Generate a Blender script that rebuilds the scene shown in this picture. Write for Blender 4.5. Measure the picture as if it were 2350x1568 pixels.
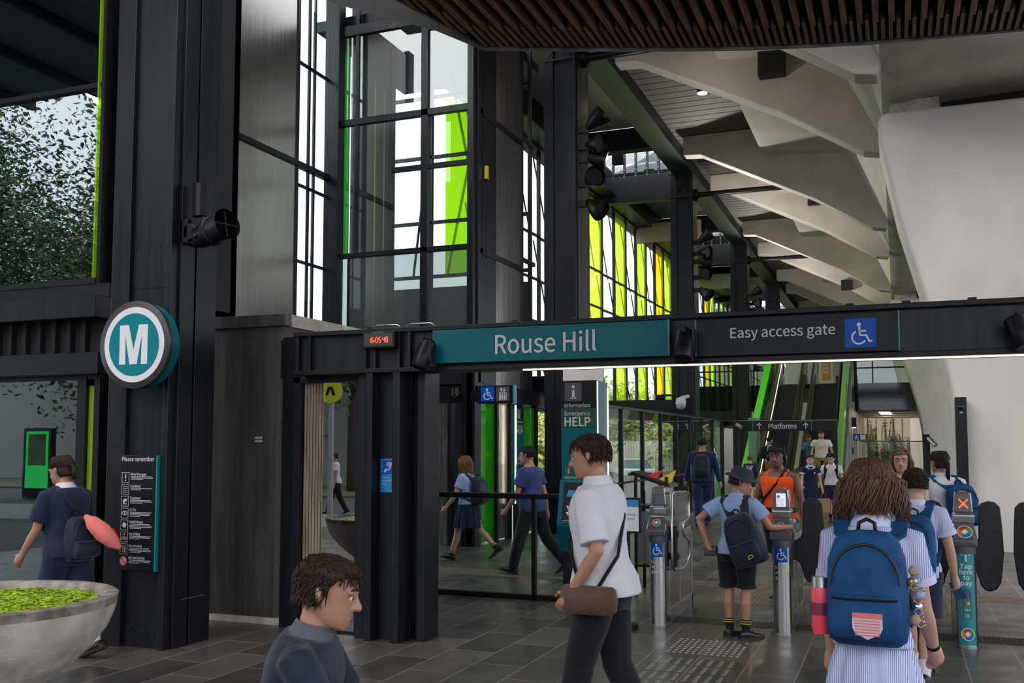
import bpy, bmesh, math, random
from mathutils import Vector, Matrix, noise
R = math.radians
for _o in list(bpy.data.objects):
    bpy.data.objects.remove(_o)
SC = bpy.context.scene
COL = SC.collection
# ------------------------------------------------------------------ camera
cam_d = bpy.data.cameras.new('camera')
cam = bpy.data.objects.new('camera', cam_d)
COL.objects.link(cam)
cam_d.sensor_fit = 'HORIZONTAL'
cam_d.sensor_width = 36.0
cam_d.lens = 34.315
cam_d.shift_y = 76.0 / 2350.0
cam_d.clip_start = 0.05
cam_d.clip_end = 400
cam.location = (0, 0, 1.75)
cam.rotation_euler = (R(90 + 4.0347), 0, R(21.554))
SC.camera = cam
# ------------------------------------------------------------------ colour management, sky, lights
SC.view_settings.view_transform = 'Standard'
SC.view_settings.look = 'None'
SC.view_settings.gamma = 1.0
SC.view_settings.use_curve_mapping = False
SC.view_settings.exposure = 1.22
cy = SC.cycles
cy.max_bounces = 7
cy.diffuse_bounces = 3
cy.glossy_bounces = 3
cy.transmission_bounces = 3
cy.transparent_max_bounces = 18
cy.caustics_reflective = False
cy.caustics_refractive = False
cy.sample_clamp_indirect = 4.0
cy.use_denoising = True
W = bpy.data.worlds.new('overcast_sky')
SC.world = W
W.use_nodes = True
nt = W.node_tree
nt.nodes.clear()
_out = nt.nodes.new('ShaderNodeOutputWorld')
_bg = nt.nodes.new('ShaderNodeBackground')
_tc = nt.nodes.new('ShaderNodeTexCoord')
_nz = nt.nodes.new('ShaderNodeTexNoise')
_nz.inputs['Scale'].default_value = 2.2
_nz.inputs['Detail'].default_value = 5
_rp = nt.nodes.new('ShaderNodeValToRGB')
_rp.color_ramp.elements[0].position = 0.38
_rp.color_ramp.elements[0].color = (0.74, 0.84, 1.0, 1)
_rp.color_ramp.elements[1].position = 0.62
_rp.color_ramp.elements[1].color = (0.95, 0.97, 1.0, 1)
nt.links.new(_tc.outputs['Generated'], _nz.inputs['Vector'])
nt.links.new(_nz.outputs['Fac'], _rp.inputs['Fac'])
nt.links.new(_rp.outputs['Color'], _bg.inputs['Color'])
_bg.inputs['Strength'].default_value = 1.05
nt.links.new(_bg.outputs[0], _out.inputs['Surface'])


def lamp(name, kind, loc, target, power, color=(1, 0.95, 0.88), size=0.2, spot=60, parent=None):
    d = bpy.data.lights.new(name, kind)
    d.energy = power
    d.color = color
    if kind == 'SPOT':
        d.spot_size = R(spot)
        d.spot_blend = 0.6
        d.shadow_soft_size = size
    elif kind == 'AREA':
        d.size = size
    else:
        d.shadow_soft_size = size
    o = bpy.data.objects.new(name, d)
    COL.objects.link(o)
    o.location = loc
    o.rotation_euler = (Vector(target) - Vector(loc)).to_track_quat('-Z', 'Y').to_euler()
    if parent is not None:
        o.parent = parent
        o.matrix_parent_inverse = world_of(parent).inverted()
    return o


# soft daylight of the open street behind the camera (diffuse sun through cloud)
_sun = bpy.data.lights.new('cloudy_sun', 'SUN')
_sun.energy = 0.9
_sun.angle = R(50)
_sun.color = (1.0, 0.97, 0.93)
_so = bpy.data.objects.new('cloudy_sun', _sun)
COL.objects.link(_so)
_so.rotation_euler = (R(52), 0, R(-28))


# ------------------------------------------------------------------ helpers
def world_of(o):
    m = o.matrix_basis.copy()
    if o.parent is not None:
        m = world_of(o.parent) @ o.matrix_parent_inverse @ m
    return m


def _tag(o, label=None, cat=None, group=None, kind=None):
    if label:
        o['label'] = label
    if cat:
        o['category'] = cat
    if group:
        o['group'] = group
    if kind:
        o['kind'] = kind
    return o


def thing(name, label, cat, loc=(0, 0, 0), group=None, kind=None):
    o = bpy.data.objects.new(name, None)
    o.empty_display_size = 0.1
    COL.objects.link(o)
    o.location = loc
    return _tag(o, label, cat, group, kind)


def copy_tree(o, parent=None):
    c = o.copy()
    COL.objects.link(c)
    if parent is not None:
        c.parent = parent
    for ch in list(o.children):
        copy_tree(ch, c)
    return c


class MB:
    """mesh builder; T maps local points to the parent's space"""

    def __init__(s, T=None):
        s.v = []
        s.f = []
        s.T = T

    def add(s, vs, fs):
        b = len(s.v)
        if s.T is not None:
            vs = [s.T @ Vector(p) for p in vs]
        s.v.extend([tuple(p) for p in vs])
        s.f.extend([tuple(i + b for i in f) for f in fs])
        return s

    def box(s, x0, x1, y0, y1, z0, z1):
        if x0 > x1: x0, x1 = x1, x0
        if y0 > y1: y0, y1 = y1, y0
        if z0 > z1: z0, z1 = z1, z0
        return s.add([(x0, y0, z0), (x1, y0, z0), (x1, y1, z0), (x0, y1, z0),
                      (x0, y0, z1), (x1, y0, z1), (x1, y1, z1), (x0, y1, z1)],
                     [(0, 3, 2, 1), (4, 5, 6, 7), (0, 1, 5, 4), (1, 2, 6, 5), (2, 3, 7, 6), (3, 0, 4, 7)])

    def prism(s, poly, axis, a0, a1):
        """closed 2-D polygon extruded along an axis; poly is (x,z) for 'Y', (x,y) for 'Z', (y,z) for 'X'"""
        n = len(poly)

        def p3(p, a):
            if axis == 'Y': return (p[0], a, p[1])
            if axis == 'Z': return (p[0], p[1], a)
            return (a, p[0], p[1])
        vs = [p3(p, a0) for p in poly] + [p3(p, a1) for p in poly]
        fs = [tuple(range(n))[::-1], tuple(range(n, 2 * n))]
        for i in range(n):
            j = (i + 1) % n
            fs.append((i, j, n + j, n + i))
        return s.add(vs, fs)

    def loft(s, rings, caps=True, closed=False):
        n = len(rings[0])
        vs = [p for r in rings for p in r]
        fs = []
        m = len(rings)
        for k in range(m - 1 + (1 if closed else 0)):
            k2 = (k + 1) % m
            for i in range(n):
                j = (i + 1) % n
                fs.append((k * n + i, k * n + j, k2 * n + j, k2 * n + i))
        if caps and not closed:
            fs.append(tuple(range(n))[::-1])
            fs.append(tuple((m - 1) * n + i for i in range(n)))
        return s.add(vs, fs)

    def tube(s, pts, r, n=10, caps=True, round_ends=False, flat=None):
        pts = [Vector(p) for p in pts]
        m = len(pts)
        rs = list(r) if isinstance(r, (list, tuple)) else [r] * m
        if round_ends:
            d0 = (pts[0] - pts[1]).normalized()
            d1 = (pts[-1] - pts[-2]).normalized()
            pre = [(pts[0] + d0 * rs[0] * k, rs[0] * q) for k, q in ((0.95, 0.3), (0.7, 0.72))]
            post = [(pts[-1] + d1 * rs[-1] * k, rs[-1] * q) for k, q in ((0.7, 0.72), (0.95, 0.3))]
            pts = [p for p, _ in pre] + pts + [p for p, _ in post]
            rs = [q for _, q in pre] + rs + [q for _, q in post]
            m = len(pts)
        rings = []
        ref = None
        for k in range(m):
            t = (pts[min(k + 1, m - 1)] - pts[max(k - 1, 0)])
            if t.length < 1e-9: t = Vector((0, 0, 1))
            t.normalize()
            if ref is None:
                ref = Vector((1, 0, 0)) if abs(t.x) < 0.8 else Vector((0, 1, 0))
            u = ref - t * ref.dot(t)
            if u.length < 1e-6:
                u = t.orthogonal()
            u.normalize()
            w = t.cross(u)
            ref = u
            fu, fw = (1, 1) if flat is None else flat
            rings.append([tuple(pts[k] + (u * math.cos(a) * fu + w * math.sin(a) * fw) * rs[k])
                          for a in (2 * math.pi * i / n for i in range(n))])
        return s.loft(rings, caps)

    def cyl(s, p0, p1, r0, r1=None, n=20):
        return s.tube([p0, p1], [r0, r0 if r1 is None else r1], n)

    def ball(s, c, r, nu=14, nv=9):
        if not isinstance(r, (list, tuple)): r = (r, r, r)
        vs = [(c[0], c[1], c[2] - r[2])]
        for j in range(1, nv):
            th = math.pi * j / nv
            for i in range(nu):
                a = 2 * math.pi * i / nu
                vs.append((c[0] + r[0] * math.sin(th) * math.cos(a), c[1] + r[1] * math.sin(th) * math.sin(a), c[2] - r[2] * math.cos(th)))
        vs.append((c[0], c[1], c[2] + r[2]))
        fs = []
        for i in range(nu):
            fs.append((0, 1 + (i + 1) % nu, 1 + i))
        for j in range(nv - 2):
            b = 1 + j * nu
            for i in range(nu):
                k = (i + 1) % nu
                fs.append((b + i, b + k, b + nu + k, b + nu + i))
        b = 1 + (nv - 2) * nu
        t = len(vs) - 1
        for i in range(nu):
            fs.append((b + i, b + (i + 1) % nu, t))
        return s.add(vs, fs)

    def ribbon(s, pts, w, d0=0.0, d1=0.004, closed=False):
        """stroke of width w along 2-D points in the local u,v plane, thickness along local third axis"""
        n = len(pts)
        L, Rr = [], []
        for i in range(n):
            a = Vector(pts[(i - 1) % n if closed else max(i - 1, 0)])
            b = Vector(pts[(i + 1) % n if closed else min(i + 1, n - 1)])
            t = (b - a).normalized()
            nn = Vector((-t.y, t.x))
            p = Vector(pts[i])
            L.append(p + nn * w / 2)
            Rr.append(p - nn * w / 2)
        for i in range(n if closed else n - 1):
            j = (i + 1) % n
            q = [L[i], Rr[i], Rr[j], L[j]]
            vs = [(p.x, p.y, d0) for p in q] + [(p.x, p.y, d1) for p in q]
            s.add(vs, [(3, 2, 1, 0), (4, 5, 6, 7), (0, 1, 5, 4), (1, 2, 6, 5), (2, 3, 7, 6), (3, 0, 4, 7)])
        return s

    def disc(s, c, r, d0=0.0, d1=0.004, n=24, r_in=None, a0=0.0, a1=2 * math.pi):
        """flat disc, ring or sector in the local u,v plane"""
        full = abs(a1 - a0 - 2 * math.pi) < 1e-6
        A = [a0 + (a1 - a0) * i / n for i in range(n if full else n + 1)]
        o = [(c[0] + r * math.cos(a), c[1] + r * math.sin(a)) for a in A]
        if r_in is None:
            if not full: o.append(tuple(c))
            return s.prism(o, 'Z', d0, d1)
        q = [(c[0] + r_in * math.cos(a), c[1] + r_in * math.sin(a)) for a in A]
        m = len(A)
        vs = [(x, y, d0) for x, y in o] + [(x, y, d0) for x, y in q] + [(x, y, d1) for x, y in o] + [(x, y, d1) for x, y in q]
        fs = []
        for i in range(m if full else m - 1):
            j = (i + 1) % m
            fs += [(i, m + i, m + j, j), (2 * m + i, 2 * m + j, 3 * m + j, 3 * m + i),
                   (i, j, 2 * m + j, 2 * m + i), (m + i, 3 * m + i, 3 * m + j, m + j)]
        if not full:
            fs += [(0, 2 * m, 3 * m, m), (m - 1, 2 * m - 1, 4 * m - 1, 3 * m - 1)]
        return s.add(vs, fs)

    def rrect(s, u0, u1, v0, v1, r, d0=0.0, d1=0.004, n=5):
        p = []
        for cx, cy_, a in ((u1 - r, v1 - r, 0), (u0 + r, v1 - r, 90), (u0 + r, v0 + r, 180), (u1 - r, v0 + r, 270)):
            for i in range(n + 1):
                t = R(a + 90 * i / n)
                p.append((cx + r * math.cos(t), cy_ + r * math.sin(t)))
        return s.prism(p, 'Z', d0, d1)

    def build(s, name, mat, parent=None, smooth=False, bevel=0.0, seg=2, remesh=0.0, relax=0, auto=None):
        me = bpy.data.meshes.new(name)
        me.from_pydata(s.v, [], s.f)
        bm = bmesh.new()
        bm.from_mesh(me)
        bmesh.ops.recalc_face_normals(bm, faces=bm.faces)
        if bevel > 0:
            es = [e for e in bm.edges if len(e.link_faces) == 2 and e.calc_face_angle(0) > R(30)]
            bmesh.ops.bevel(bm, geom=es, offset=bevel, segments=seg, affect='EDGES', profile=0.5, clamp_overlap=True)
        bm.to_mesh(me)
        bm.free()
        o = bpy.data.objects.new(name, me)
        COL.objects.link(o)
        if remesh > 0:
            m = o.modifiers.new('r', 'REMESH')
            m.mode = 'VOXEL'
            m.voxel_size = remesh
            if relax:
                q = o.modifiers.new('s', 'SMOOTH')
                q.factor = 0.5
                q.iterations = relax
            dg = bpy.context.evaluated_depsgraph_get()
            me2 = bpy.data.meshes.new_from_object(o.evaluated_get(dg))
            o.modifiers.clear()
            o.data = me2
            bpy.data.meshes.remove(me)
            me = me2
            me.name = name
        me.materials.clear()
        for mm in (mat if isinstance(mat, (list, tuple)) else [mat]):
            me.materials.append(mm)
        if smooth or remesh > 0:
            me.polygons.foreach_set('use_smooth', [True] * len(me.polygons))
            if auto is not None:
                me.set_sharp_from_angle(angle=R(auto))
        if parent is not None:
            o.parent = parent
            o.matrix_parent_inverse = world_of(parent).inverted()
        return o


def boxo(name, mat, dims, parent=None, bevel=0.0):
    return MB().box(*dims).build(name, mat, parent, bevel=bevel)


def frame(o, u, v):
    """matrix of a local u,v,w frame at o (w = u x v points to the reader)"""
    u = Vector(u).normalized()
    v = Vector(v).normalized()
    w = u.cross(v)
    return Matrix(((u.x, v.x, w.x, o[0]), (u.y, v.y, w.y, o[1]), (u.z, v.z, w.z, o[2]), (0, 0, 0, 1)))


def front(x, y, z):
    return frame((x, y, z), (1, 0, 0), (0, 0, 1))   # faces -Y, towards the street


_fontcache = {}
try:                                   # Blender's own bundled interface face, else its built-in one
    import os
    FONT = bpy.data.fonts.load(os.path.join(bpy.utils.resource_path('LOCAL'), 'datafiles', 'fonts', 'Noto Sans CJK Regular.woff2'))
except Exception:
    FONT = None


def textmesh(body):
    key = body
    if key in _fontcache:
        return _fontcache[key]
    c = bpy.data.curves.new('t', 'FONT')
    c.body = body
    if FONT is not None:
        c.font = FONT
    c.size = 1.0
    c.extrude = 0.0
    c.resolution_u = 4
    o = bpy.data.objects.new('t', c)
    COL.objects.link(o)
    dg = bpy.context.evaluated_depsgraph_get()
    me = bpy.data.meshes.new_from_object(o.evaluated_get(dg))
    vs = [tuple(v.co) for v in me.vertices]
    fs = [tuple(p.vertices) for p in me.polygons]
    bpy.data.objects.remove(o)
    bpy.data.curves.remove(c)
    bpy.data.meshes.remove(me)
    _fontcache[key] = (vs, fs)
    return vs, fs


CAPH = max(p[1] for p in textmesh('H')[0])          # capital height of the face


def put_text(mb, body, u0, v0, w=None, h=None, d=0.003, bold=0.02, align='L', cap=None):
    """lettering into a mesh builder in its u,v plane; h is the height of the line's ink or cap the capital height"""
    vs, fs = textmesh(body)
    xs = [p[0] for p in vs]
    ys = [p[1] for p in vs]
    x0, x1, y0, y1 = min(xs), max(xs), min(ys), max(ys)
    if cap is not None:
        sy = cap / CAPH
    elif h is not None:
        sy = h / (y1 - y0)
    else:
        sy = w / (x1 - x0)
    sx = w / (x1 - x0) if w is not None else sy
    width = (x1 - x0) * sx
    off = {'L': 0, 'C': -width / 2, 'R': -width}[align]
    base = 0 if cap is not None else y0
    b = (bold * 0.9 + 0.002) * CAPH / 0.73                               # heavier strokes: the same outline laid five times, slightly shifted
    for i, (du, dv) in enumerate(((0, 0), (-b, 0), (b, 0), (0, -b * 0.7), (0, b * 0.7))):
        mb.add([(u0 + off + (p[0] + du - x0) * sx, v0 + (p[1] + dv - base) * sy, d + i * 0.00004) for p in vs], fs)
    return width


# ------------------------------------------------------------------ materials
def mat_new(name):
    m = bpy.data.materials.new(name)
    m.use_nodes = True
    m.node_tree.nodes.clear()
    return m, m.node_tree.nodes, m.node_tree.links


def pbr(name, col, rough=0.5, metal=0.0, var=0.0, scale=4.0, stretch=(1, 1, 1), bump=0.0, bscale=None, spec=0.5, rvar=0.0, detail=5, col2=None, sheen=0.0, coat=0.0, emit=None, lo=0.35, hi=0.65):
    m, N, L = mat_new(name)
    out = N.new('ShaderNodeOutputMaterial')
    b = N.new('ShaderNodeBsdfPrincipled')
    L.new(b.outputs[0], out.inputs['Surface'])
    b.inputs['Base Color'].default_value = (*col, 1)
    b.inputs['Roughness'].default_value = rough
    b.inputs['Metallic'].default_value = metal
    b.inputs['Specular IOR Level'].default_value = spec
    if sheen: b.inputs['Sheen Weight'].default_value = sheen
    if coat:
        b.inputs['Coat Weight'].default_value = coat
        b.inputs['Coat Roughness'].default_value = 0.08
    if emit:
        b.inputs['Emission Color'].default_value = (*emit[0], 1)
        b.inputs['Emission Strength'].default_value = emit[1]
    if var or bump or rvar or col2:
        tc = N.new('ShaderNodeTexCoord')
        mp = N.new('ShaderNodeMapping')
        mp.inputs['Scale'].default_value = stretch
        L.new(tc.outputs['Object'], mp.inputs['Vector'])
        nz = N.new('ShaderNodeTexNoise')
        nz.inputs['Scale'].default_value = scale
        nz.inputs['Detail'].default_value = detail
        L.new(mp.outputs[0], nz.inputs['Vector'])
        if var or col2:
            rp = N.new('ShaderNodeValToRGB')
            c2 = col2 if col2 else tuple(min(1, c * (1 + var)) for c in col)
            c1 = col if col2 else tuple(c * (1 - var) for c in col)
            rp.color_ramp.elements[0].color = (*c1, 1)
            rp.color_ramp.elements[1].color = (*c2, 1)
            rp.color_ramp.elements[0].position = lo
            rp.color_ramp.elements[1].position = hi
            L.new(nz.outputs['Fac'], rp.inputs['Fac'])
            L.new(rp.outputs['Color'], b.inputs['Base Color'])
        if rvar:
            mr = N.new('ShaderNodeMapRange')
            mr.inputs['From Min'].default_value = 0.3
            mr.inputs['From Max'].default_value = 0.7
            mr.inputs['To Min'].default_value = max(0.02, rough - rvar)
            mr.inputs['To Max'].default_value = min(1, rough + rvar)
            L.new(nz.outputs['Fac'], mr.inputs['Value'])
            L.new(mr.outputs[0], b.inputs['Roughness'])
        if bump:
            src = nz
            if bscale:
                src = N.new('ShaderNodeTexNoise')
                src.inputs['Scale'].default_value = bscale
                src.inputs['Detail'].default_value = 3
                L.new(mp.outputs[0], src.inputs['Vector'])
            bp = N.new('ShaderNodeBump')
            bp.inputs['Strength'].default_value = bump
            bp.inputs['Distance'].default_value = 0.02
            L.new(src.outputs['Fac'], bp.inputs['Height'])
            L.new(bp.outputs[0], b.inputs['Normal'])
    return m


def glass(name, tint=(0.9, 0.95, 0.95), base=0.04, ior=1.5, refl=(1, 1, 1), rough=0.0, diffuse=0.0, dcol=(0.5, 0.5, 0.5), bump=0.0):
    """thin architectural glass: clear sheet that transmits its tint and mirrors by Fresnel"""
    m, N, L = mat_new(name)
    out = N.new('ShaderNodeOutputMaterial')
    tr = N.new('ShaderNodeBsdfTransparent')
    tr.inputs['Color'].default_value = (*tint, 1)
    gl = N.new('ShaderNodeBsdfGlossy')
    gl.inputs['Color'].default_value = (*refl, 1)
    gl.inputs['Roughness'].default_value = rough
    fr = N.new('ShaderNodeFresnel')
    ge = N.new('ShaderNodeNewGeometry')                 # a sheet mirrors alike from both sides
    ma = N.new('ShaderNodeMath')
    ma.operation = 'MULTIPLY_ADD'
    ma.inputs[1].default_value = 1.0 / ior - ior
    ma.inputs[2].default_value = ior
    L.new(ge.outputs['Backfacing'], ma.inputs[0])
    L.new(ma.outputs[0], fr.inputs['IOR'])
    ad = N.new('ShaderNodeMath')
    ad.operation = 'ADD'
    ad.use_clamp = True
    ad.inputs[1].default_value = base
    L.new(fr.outputs[0], ad.inputs[0])
    mx = N.new('ShaderNodeMixShader')
    L.new(ad.outputs[0], mx.inputs[0])
    body = tr
    if diffuse > 0:
        df = N.new('ShaderNodeBsdfDiffuse')
        df.inputs['Color'].default_value = (*dcol, 1)
        tl = N.new('ShaderNodeBsdfTranslucent')
        tl.inputs['Color'].default_value = (*dcol, 1)
        a2 = N.new('ShaderNodeAddShader')
        L.new(df.outputs[0], a2.inputs[0])
        L.new(tl.outputs[0], a2.inputs[1])
        m2 = N.new('ShaderNodeMixShader')
        m2.inputs[0].default_value = diffuse
        L.new(tr.outputs[0], m2.inputs[1])
        L.new(a2.outputs[0], m2.inputs[2])
        body = m2
    L.new(body.outputs[0], mx.inputs[1])
    L.new(gl.outputs[0], mx.inputs[2])
    if bump:
        tc = N.new('ShaderNodeTexCoord')
        nz = N.new('ShaderNodeTexNoise')
        nz.inputs['Scale'].default_value = 0.8
        bp = N.new('ShaderNodeBump')
        bp.inputs['Strength'].default_value = bump
        bp.inputs['Distance'].default_value = 0.02
        L.new(tc.outputs['Object'], nz.inputs['Vector'])
        L.new(nz.outputs['Fac'], bp.inputs['Height'])
        L.new(bp.outputs[0], gl.inputs['Normal'])
    L.new(mx.outputs[0], out.inputs['Surface'])
    return m


def emis(name, col, strength):
    m, N, L = mat_new(name)
    out = N.new('ShaderNodeOutputMaterial')
    e = N.new('ShaderNodeEmission')
    e.inputs['Color'].default_value = (*col, 1)
    e.inputs['Strength'].default_value = strength
    L.new(e.outputs[0], out.inputs['Surface'])
    return m


def stripes(name, c1, c2, freq, axis='X', rough=0.8, duty=0.5):
    """woven stripes of two colours in object space"""
    m, N, L = mat_new(name)
    out = N.new('ShaderNodeOutputMaterial')
    b = N.new('ShaderNodeBsdfPrincipled')
    b.inputs['Roughness'].default_value = rough
    b.inputs['Specular IOR Level'].default_value = 0.2
    tc = N.new('ShaderNodeTexCoord')
    wv = N.new('ShaderNodeTexWave')
    wv.bands_direction = axis
    wv.inputs['Scale'].default_value = freq
    wv.inputs['Distortion'].default_value = 0.6
    wv.inputs['Detail'].default_value = 1
    L.new(tc.outputs['Object'], wv.inputs['Vector'])
    rp = N.new('ShaderNodeValToRGB')
    rp.color_ramp.elements[0].color = (*c1, 1)
    rp.color_ramp.elements[1].color = (*c2, 1)
    rp.color_ramp.elements[0].position = duty - 0.15
    rp.color_ramp.elements[1].position = duty + 0.15
    L.new(wv.outputs['Fac'], rp.inputs['Fac'])
    L.new(rp.outputs['Color'], b.inputs['Base Color'])
    nz = N.new('ShaderNodeTexNoise')
    nz.inputs['Scale'].default_value = 14
    bp = N.new('ShaderNodeBump')
    bp.inputs['Strength'].default_value = 0.35
    bp.inputs['Distance'].default_value = 0.02
    L.new(tc.outputs['Object'], nz.inputs['Vector'])
    L.new(nz.outputs['Fac'], bp.inputs['Height'])
    L.new(bp.outputs[0], b.inputs['Normal'])
    L.new(b.outputs[0], out.inputs['Surface'])
    return m


def floor_mat():
    m, N, L = mat_new('bluestone_paving')
    out = N.new('ShaderNodeOutputMaterial')
    b = N.new('ShaderNodeBsdfPrincipled')
    tc = N.new('ShaderNodeTexCoord')
    sp = N.new('ShaderNodeSeparateXYZ')
    cb = N.new('ShaderNodeCombineXYZ')
    L.new(tc.outputs['Object'], sp.inputs[0])
    L.new(sp.outputs['Y'], cb.inputs['X'])
    ax = N.new('ShaderNodeMath')
    ax.inputs[1].default_value = 40.0 - 0.006
    L.new(sp.outputs['X'], ax.inputs[0])
    L.new(ax.outputs[0], cb.inputs['Y'])
    br = N.new('ShaderNodeTexBrick')
    br.inputs['Scale'].default_value = 1.0
    br.inputs['Row Height'].default_value = 0.4045
    br.inputs['Brick Width'].default_value = 0.81
    br.inputs['Mortar Size'].default_value = 0.005
    br.inputs['Mortar Smooth'].default_value = 0.1
    br.inputs['Color1'].default_value = (0.060, 0.055, 0.050, 1)
    br.inputs['Color2'].default_value = (0.140, 0.120, 0.102, 1)
    br.inputs['Mortar'].default_value = (0.30, 0.25, 0.20, 1)
    br.inputs['Bias'].default_value = -0.1
    L.new(cb.outputs[0], br.inputs['Vector'])
    nz = N.new('ShaderNodeTexNoise')
    nz.inputs['Scale'].default_value = 3.0
    nz.inputs['Detail'].default_value = 8
    L.new(tc.outputs['Object'], nz.inputs['Vector'])
    mx = N.new('ShaderNodeMixRGB')
    mx.blend_type = 'MULTIPLY'
    mx.inputs[0].default_value = 0.35
    rp = N.new('ShaderNodeValToRGB')
    rp.color_ramp.elements[0].position = 0.3
    rp.color_ramp.elements[0].color = (0.55, 0.55, 0.55, 1)
    rp.color_ramp.elements[1].position = 0.7
    L.new(nz.outputs['Fac'], rp.inputs['Fac'])
    L.new(br.outputs['Color'], mx.inputs[1])
    L.new(rp.outputs['Color'], mx.inputs[2])
    L.new(mx.outputs[0], b.inputs['Base Color'])
    mr = N.new('ShaderNodeMapRange')
    mr.inputs['From Min'].default_value = 0.3
    mr.inputs['From Max'].default_value = 0.7
    mr.inputs['To Min'].default_value = 0.24
    mr.inputs['To Max'].default_value = 0.42
    L.new(nz.outputs['Fac'], mr.inputs['Value'])
    L.new(mr.outputs[0], b.inputs['Roughness'])
    bp = N.new('ShaderNodeBump')
    bp.inputs['Strength'].default_value = 0.25
    bp.inputs['Distance'].default_value = 0.004
    L.new(br.outputs['Fac'], bp.inputs['Height'])
    bp.invert = True
    L.new(bp.outputs[0], b.inputs['Normal'])
    L.new(b.outputs[0], out.inputs['Surface'])
    return m


M = {}
M['floor'] = floor_mat()
M['steel'] = pbr('charcoal_painted_steel', (0.009, 0.010, 0.014), 0.36, 0.0, 0.12, 3, (6, 6, 0.4), rvar=0.05, spec=0.32)
M['steel_b'] = pbr('charcoal_steel_plain', (0.010, 0.011, 0.014), 0.45, spec=0.35)
M['black'] = pbr('satin_black', (0.006, 0.006, 0.008), 0.4, spec=0.3)
M['matte'] = pbr('matte_black', (0.006, 0.006, 0.007), 0.8)
M['dark_clad'] = pbr('perforated_dark_cladding', (0.060, 0.053, 0.049), 0.42, 0.0, 0.35, 2.5, (5, 5, 0.5), bump=0.25, bscale=160)
M['brushed'] = pbr('brushed_metal_panel', (0.46, 0.43, 0.39), 0.24, 0.9, 0.05, 2.0, (8, 8, 0.35), rvar=0.03)
M['inox'] = pbr('stainless_steel', (0.50, 0.49, 0.48), 0.24, 0.95, 0.10, 3.0, (6, 6, 0.5), rvar=0.08)
M['inox_dull'] = pbr('dull_stainless', (0.33, 0.33, 0.33), 0.38, 0.9, 0.15, 5, rvar=0.1)
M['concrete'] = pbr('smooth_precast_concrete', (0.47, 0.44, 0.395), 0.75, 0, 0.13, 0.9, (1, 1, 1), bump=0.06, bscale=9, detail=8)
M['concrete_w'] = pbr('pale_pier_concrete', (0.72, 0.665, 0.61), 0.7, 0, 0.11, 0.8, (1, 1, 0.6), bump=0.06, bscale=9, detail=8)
M['soffit'] = pbr('pale_soffit_boards', (0.40, 0.40, 0.35), 0.7, 0, 0.08, 3)
M['soffit_d'] = pbr('dark_soffit_boards', (0.10, 0.092, 0.08), 0.7, 0, 0.08, 3)
M['timber'] = pbr('oiled_hardwood', (0.19, 0.098, 0.058), 0.55, 0, 0.6, 3.5, (14, 0.8, 14), bump=0.15)
M['canopy_d'] = pbr('canopy_lining', (0.006, 0.005, 0.005), 0.9)
M['stone'] = pbr('bowl_concrete', (0.50, 0.45, 0.41), 0.85, 0, 0.2, 6, bump=0.25, bscale=40, detail=9)
M['cap_stone'] = pbr('pale_capping', (0.42, 0.36, 0.30), 0.6, 0, 0.2, 5)
M['teal'] = pbr('teal_enamel', (0.002, 0.125, 0.155), 0.34, spec=0.22)
M['teal_l'] = pbr('teal_edge', (0.01, 0.25, 0.28), 0.3)
M['white'] = pbr('white_vinyl', (0.74, 0.74, 0.76), 0.45)
M['letter'] = pbr('pale_lettering', (0.60, 0.60, 0.62), 0.5)
M['blue'] = pbr('blue_vinyl', (0.004, 0.085, 0.46), 0.4, spec=0.25)
M['cyan'] = pbr('cyan_vinyl', (0.015, 0.24, 0.55), 0.4)
M['green_d'] = pbr('dark_green_vinyl', (0.008, 0.075, 0.042), 0.4)
M['red'] = pbr('red_vinyl', (0.55, 0.02, 0.02), 0.45)
M['yellow'] = pbr('yellow_plastic', (0.75, 0.55, 0.03), 0.45)
M['grey_i'] = pbr('grey_icon_plate', (0.075, 0.078, 0.085), 0.45)
M['led'] = emis('warm_led_strip', (1.0, 0.80, 0.55), 1.6)
M['led_w'] = emis('white_led_strip', (1.0, 0.88, 0.70), 1.3)
M['lampface'] = emis('downlight_face', (1.0, 0.86, 0.66), 8.0)
M['led_red'] = emis('red_led_digits', (1.0, 0.09, 0.03), 1.3)
M['screen_w'] = emis('lit_screen', (0.85, 0.86, 1.0), 0.42)
M['glass'] = glass('clear_glass', (0.86, 0.92, 0.90), 0.03)
M['glass_fac'] = glass('dark_facade_glass', (0.34, 0.38, 0.38), 0.26, 1.5, (0.86, 0.95, 0.98), bump=0.03)
M['glass_door'] = glass('reflective_door_glass', (0.35, 0.36, 0.36), 0.28, 1.5, bump=0.0)
M['glass_dusty'] = glass('dusty_glass', (0.55, 0.60, 0.58), 0.08, 1.5, diffuse=0.10, dcol=(0.4, 0.43, 0.42))
M['glass_fence'] = glass('fence_glass', (0.84, 0.90, 0.88), 0.05)
M['lime'] = glass('lime_glass', (0.60, 0.86, 0.05), 0.02, diffuse=0.30, dcol=(0.52, 0.80, 0.05))
M['green'] = glass('green_glass', (0.06, 0.45, 0.015), 0.05, diffuse=0.4, dcol=(0.05, 0.42, 0.01))
M['amber'] = glass('amber_glass', (0.95, 0.66, 0.0), 0.02, diffuse=0.30, dcol=(0.86, 0.55, 0.02))
M['asphalt'] = pbr('road_asphalt', (0.055, 0.055, 0.056), 0.85, 0, 0.2, 30)
M['tan'] = pbr('tan_tactile_paver', (0.21, 0.165, 0.12), 0.7, 0, 0.2, 6)
M['paver_d'] = pbr('dark_ribbed_paver', (0.085, 0.075, 0.062), 0.6, 0, 0.2, 6)
M['stud'] = pbr('worn_metal_stud', (0.34, 0.32, 0.29), 0.4, 0.6)
M['bark'] = pbr('tree_bark', (0.10, 0.075, 0.055), 0.9, 0, 0.4, 12, (3, 3, 0.6), bump=0.6)
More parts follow.
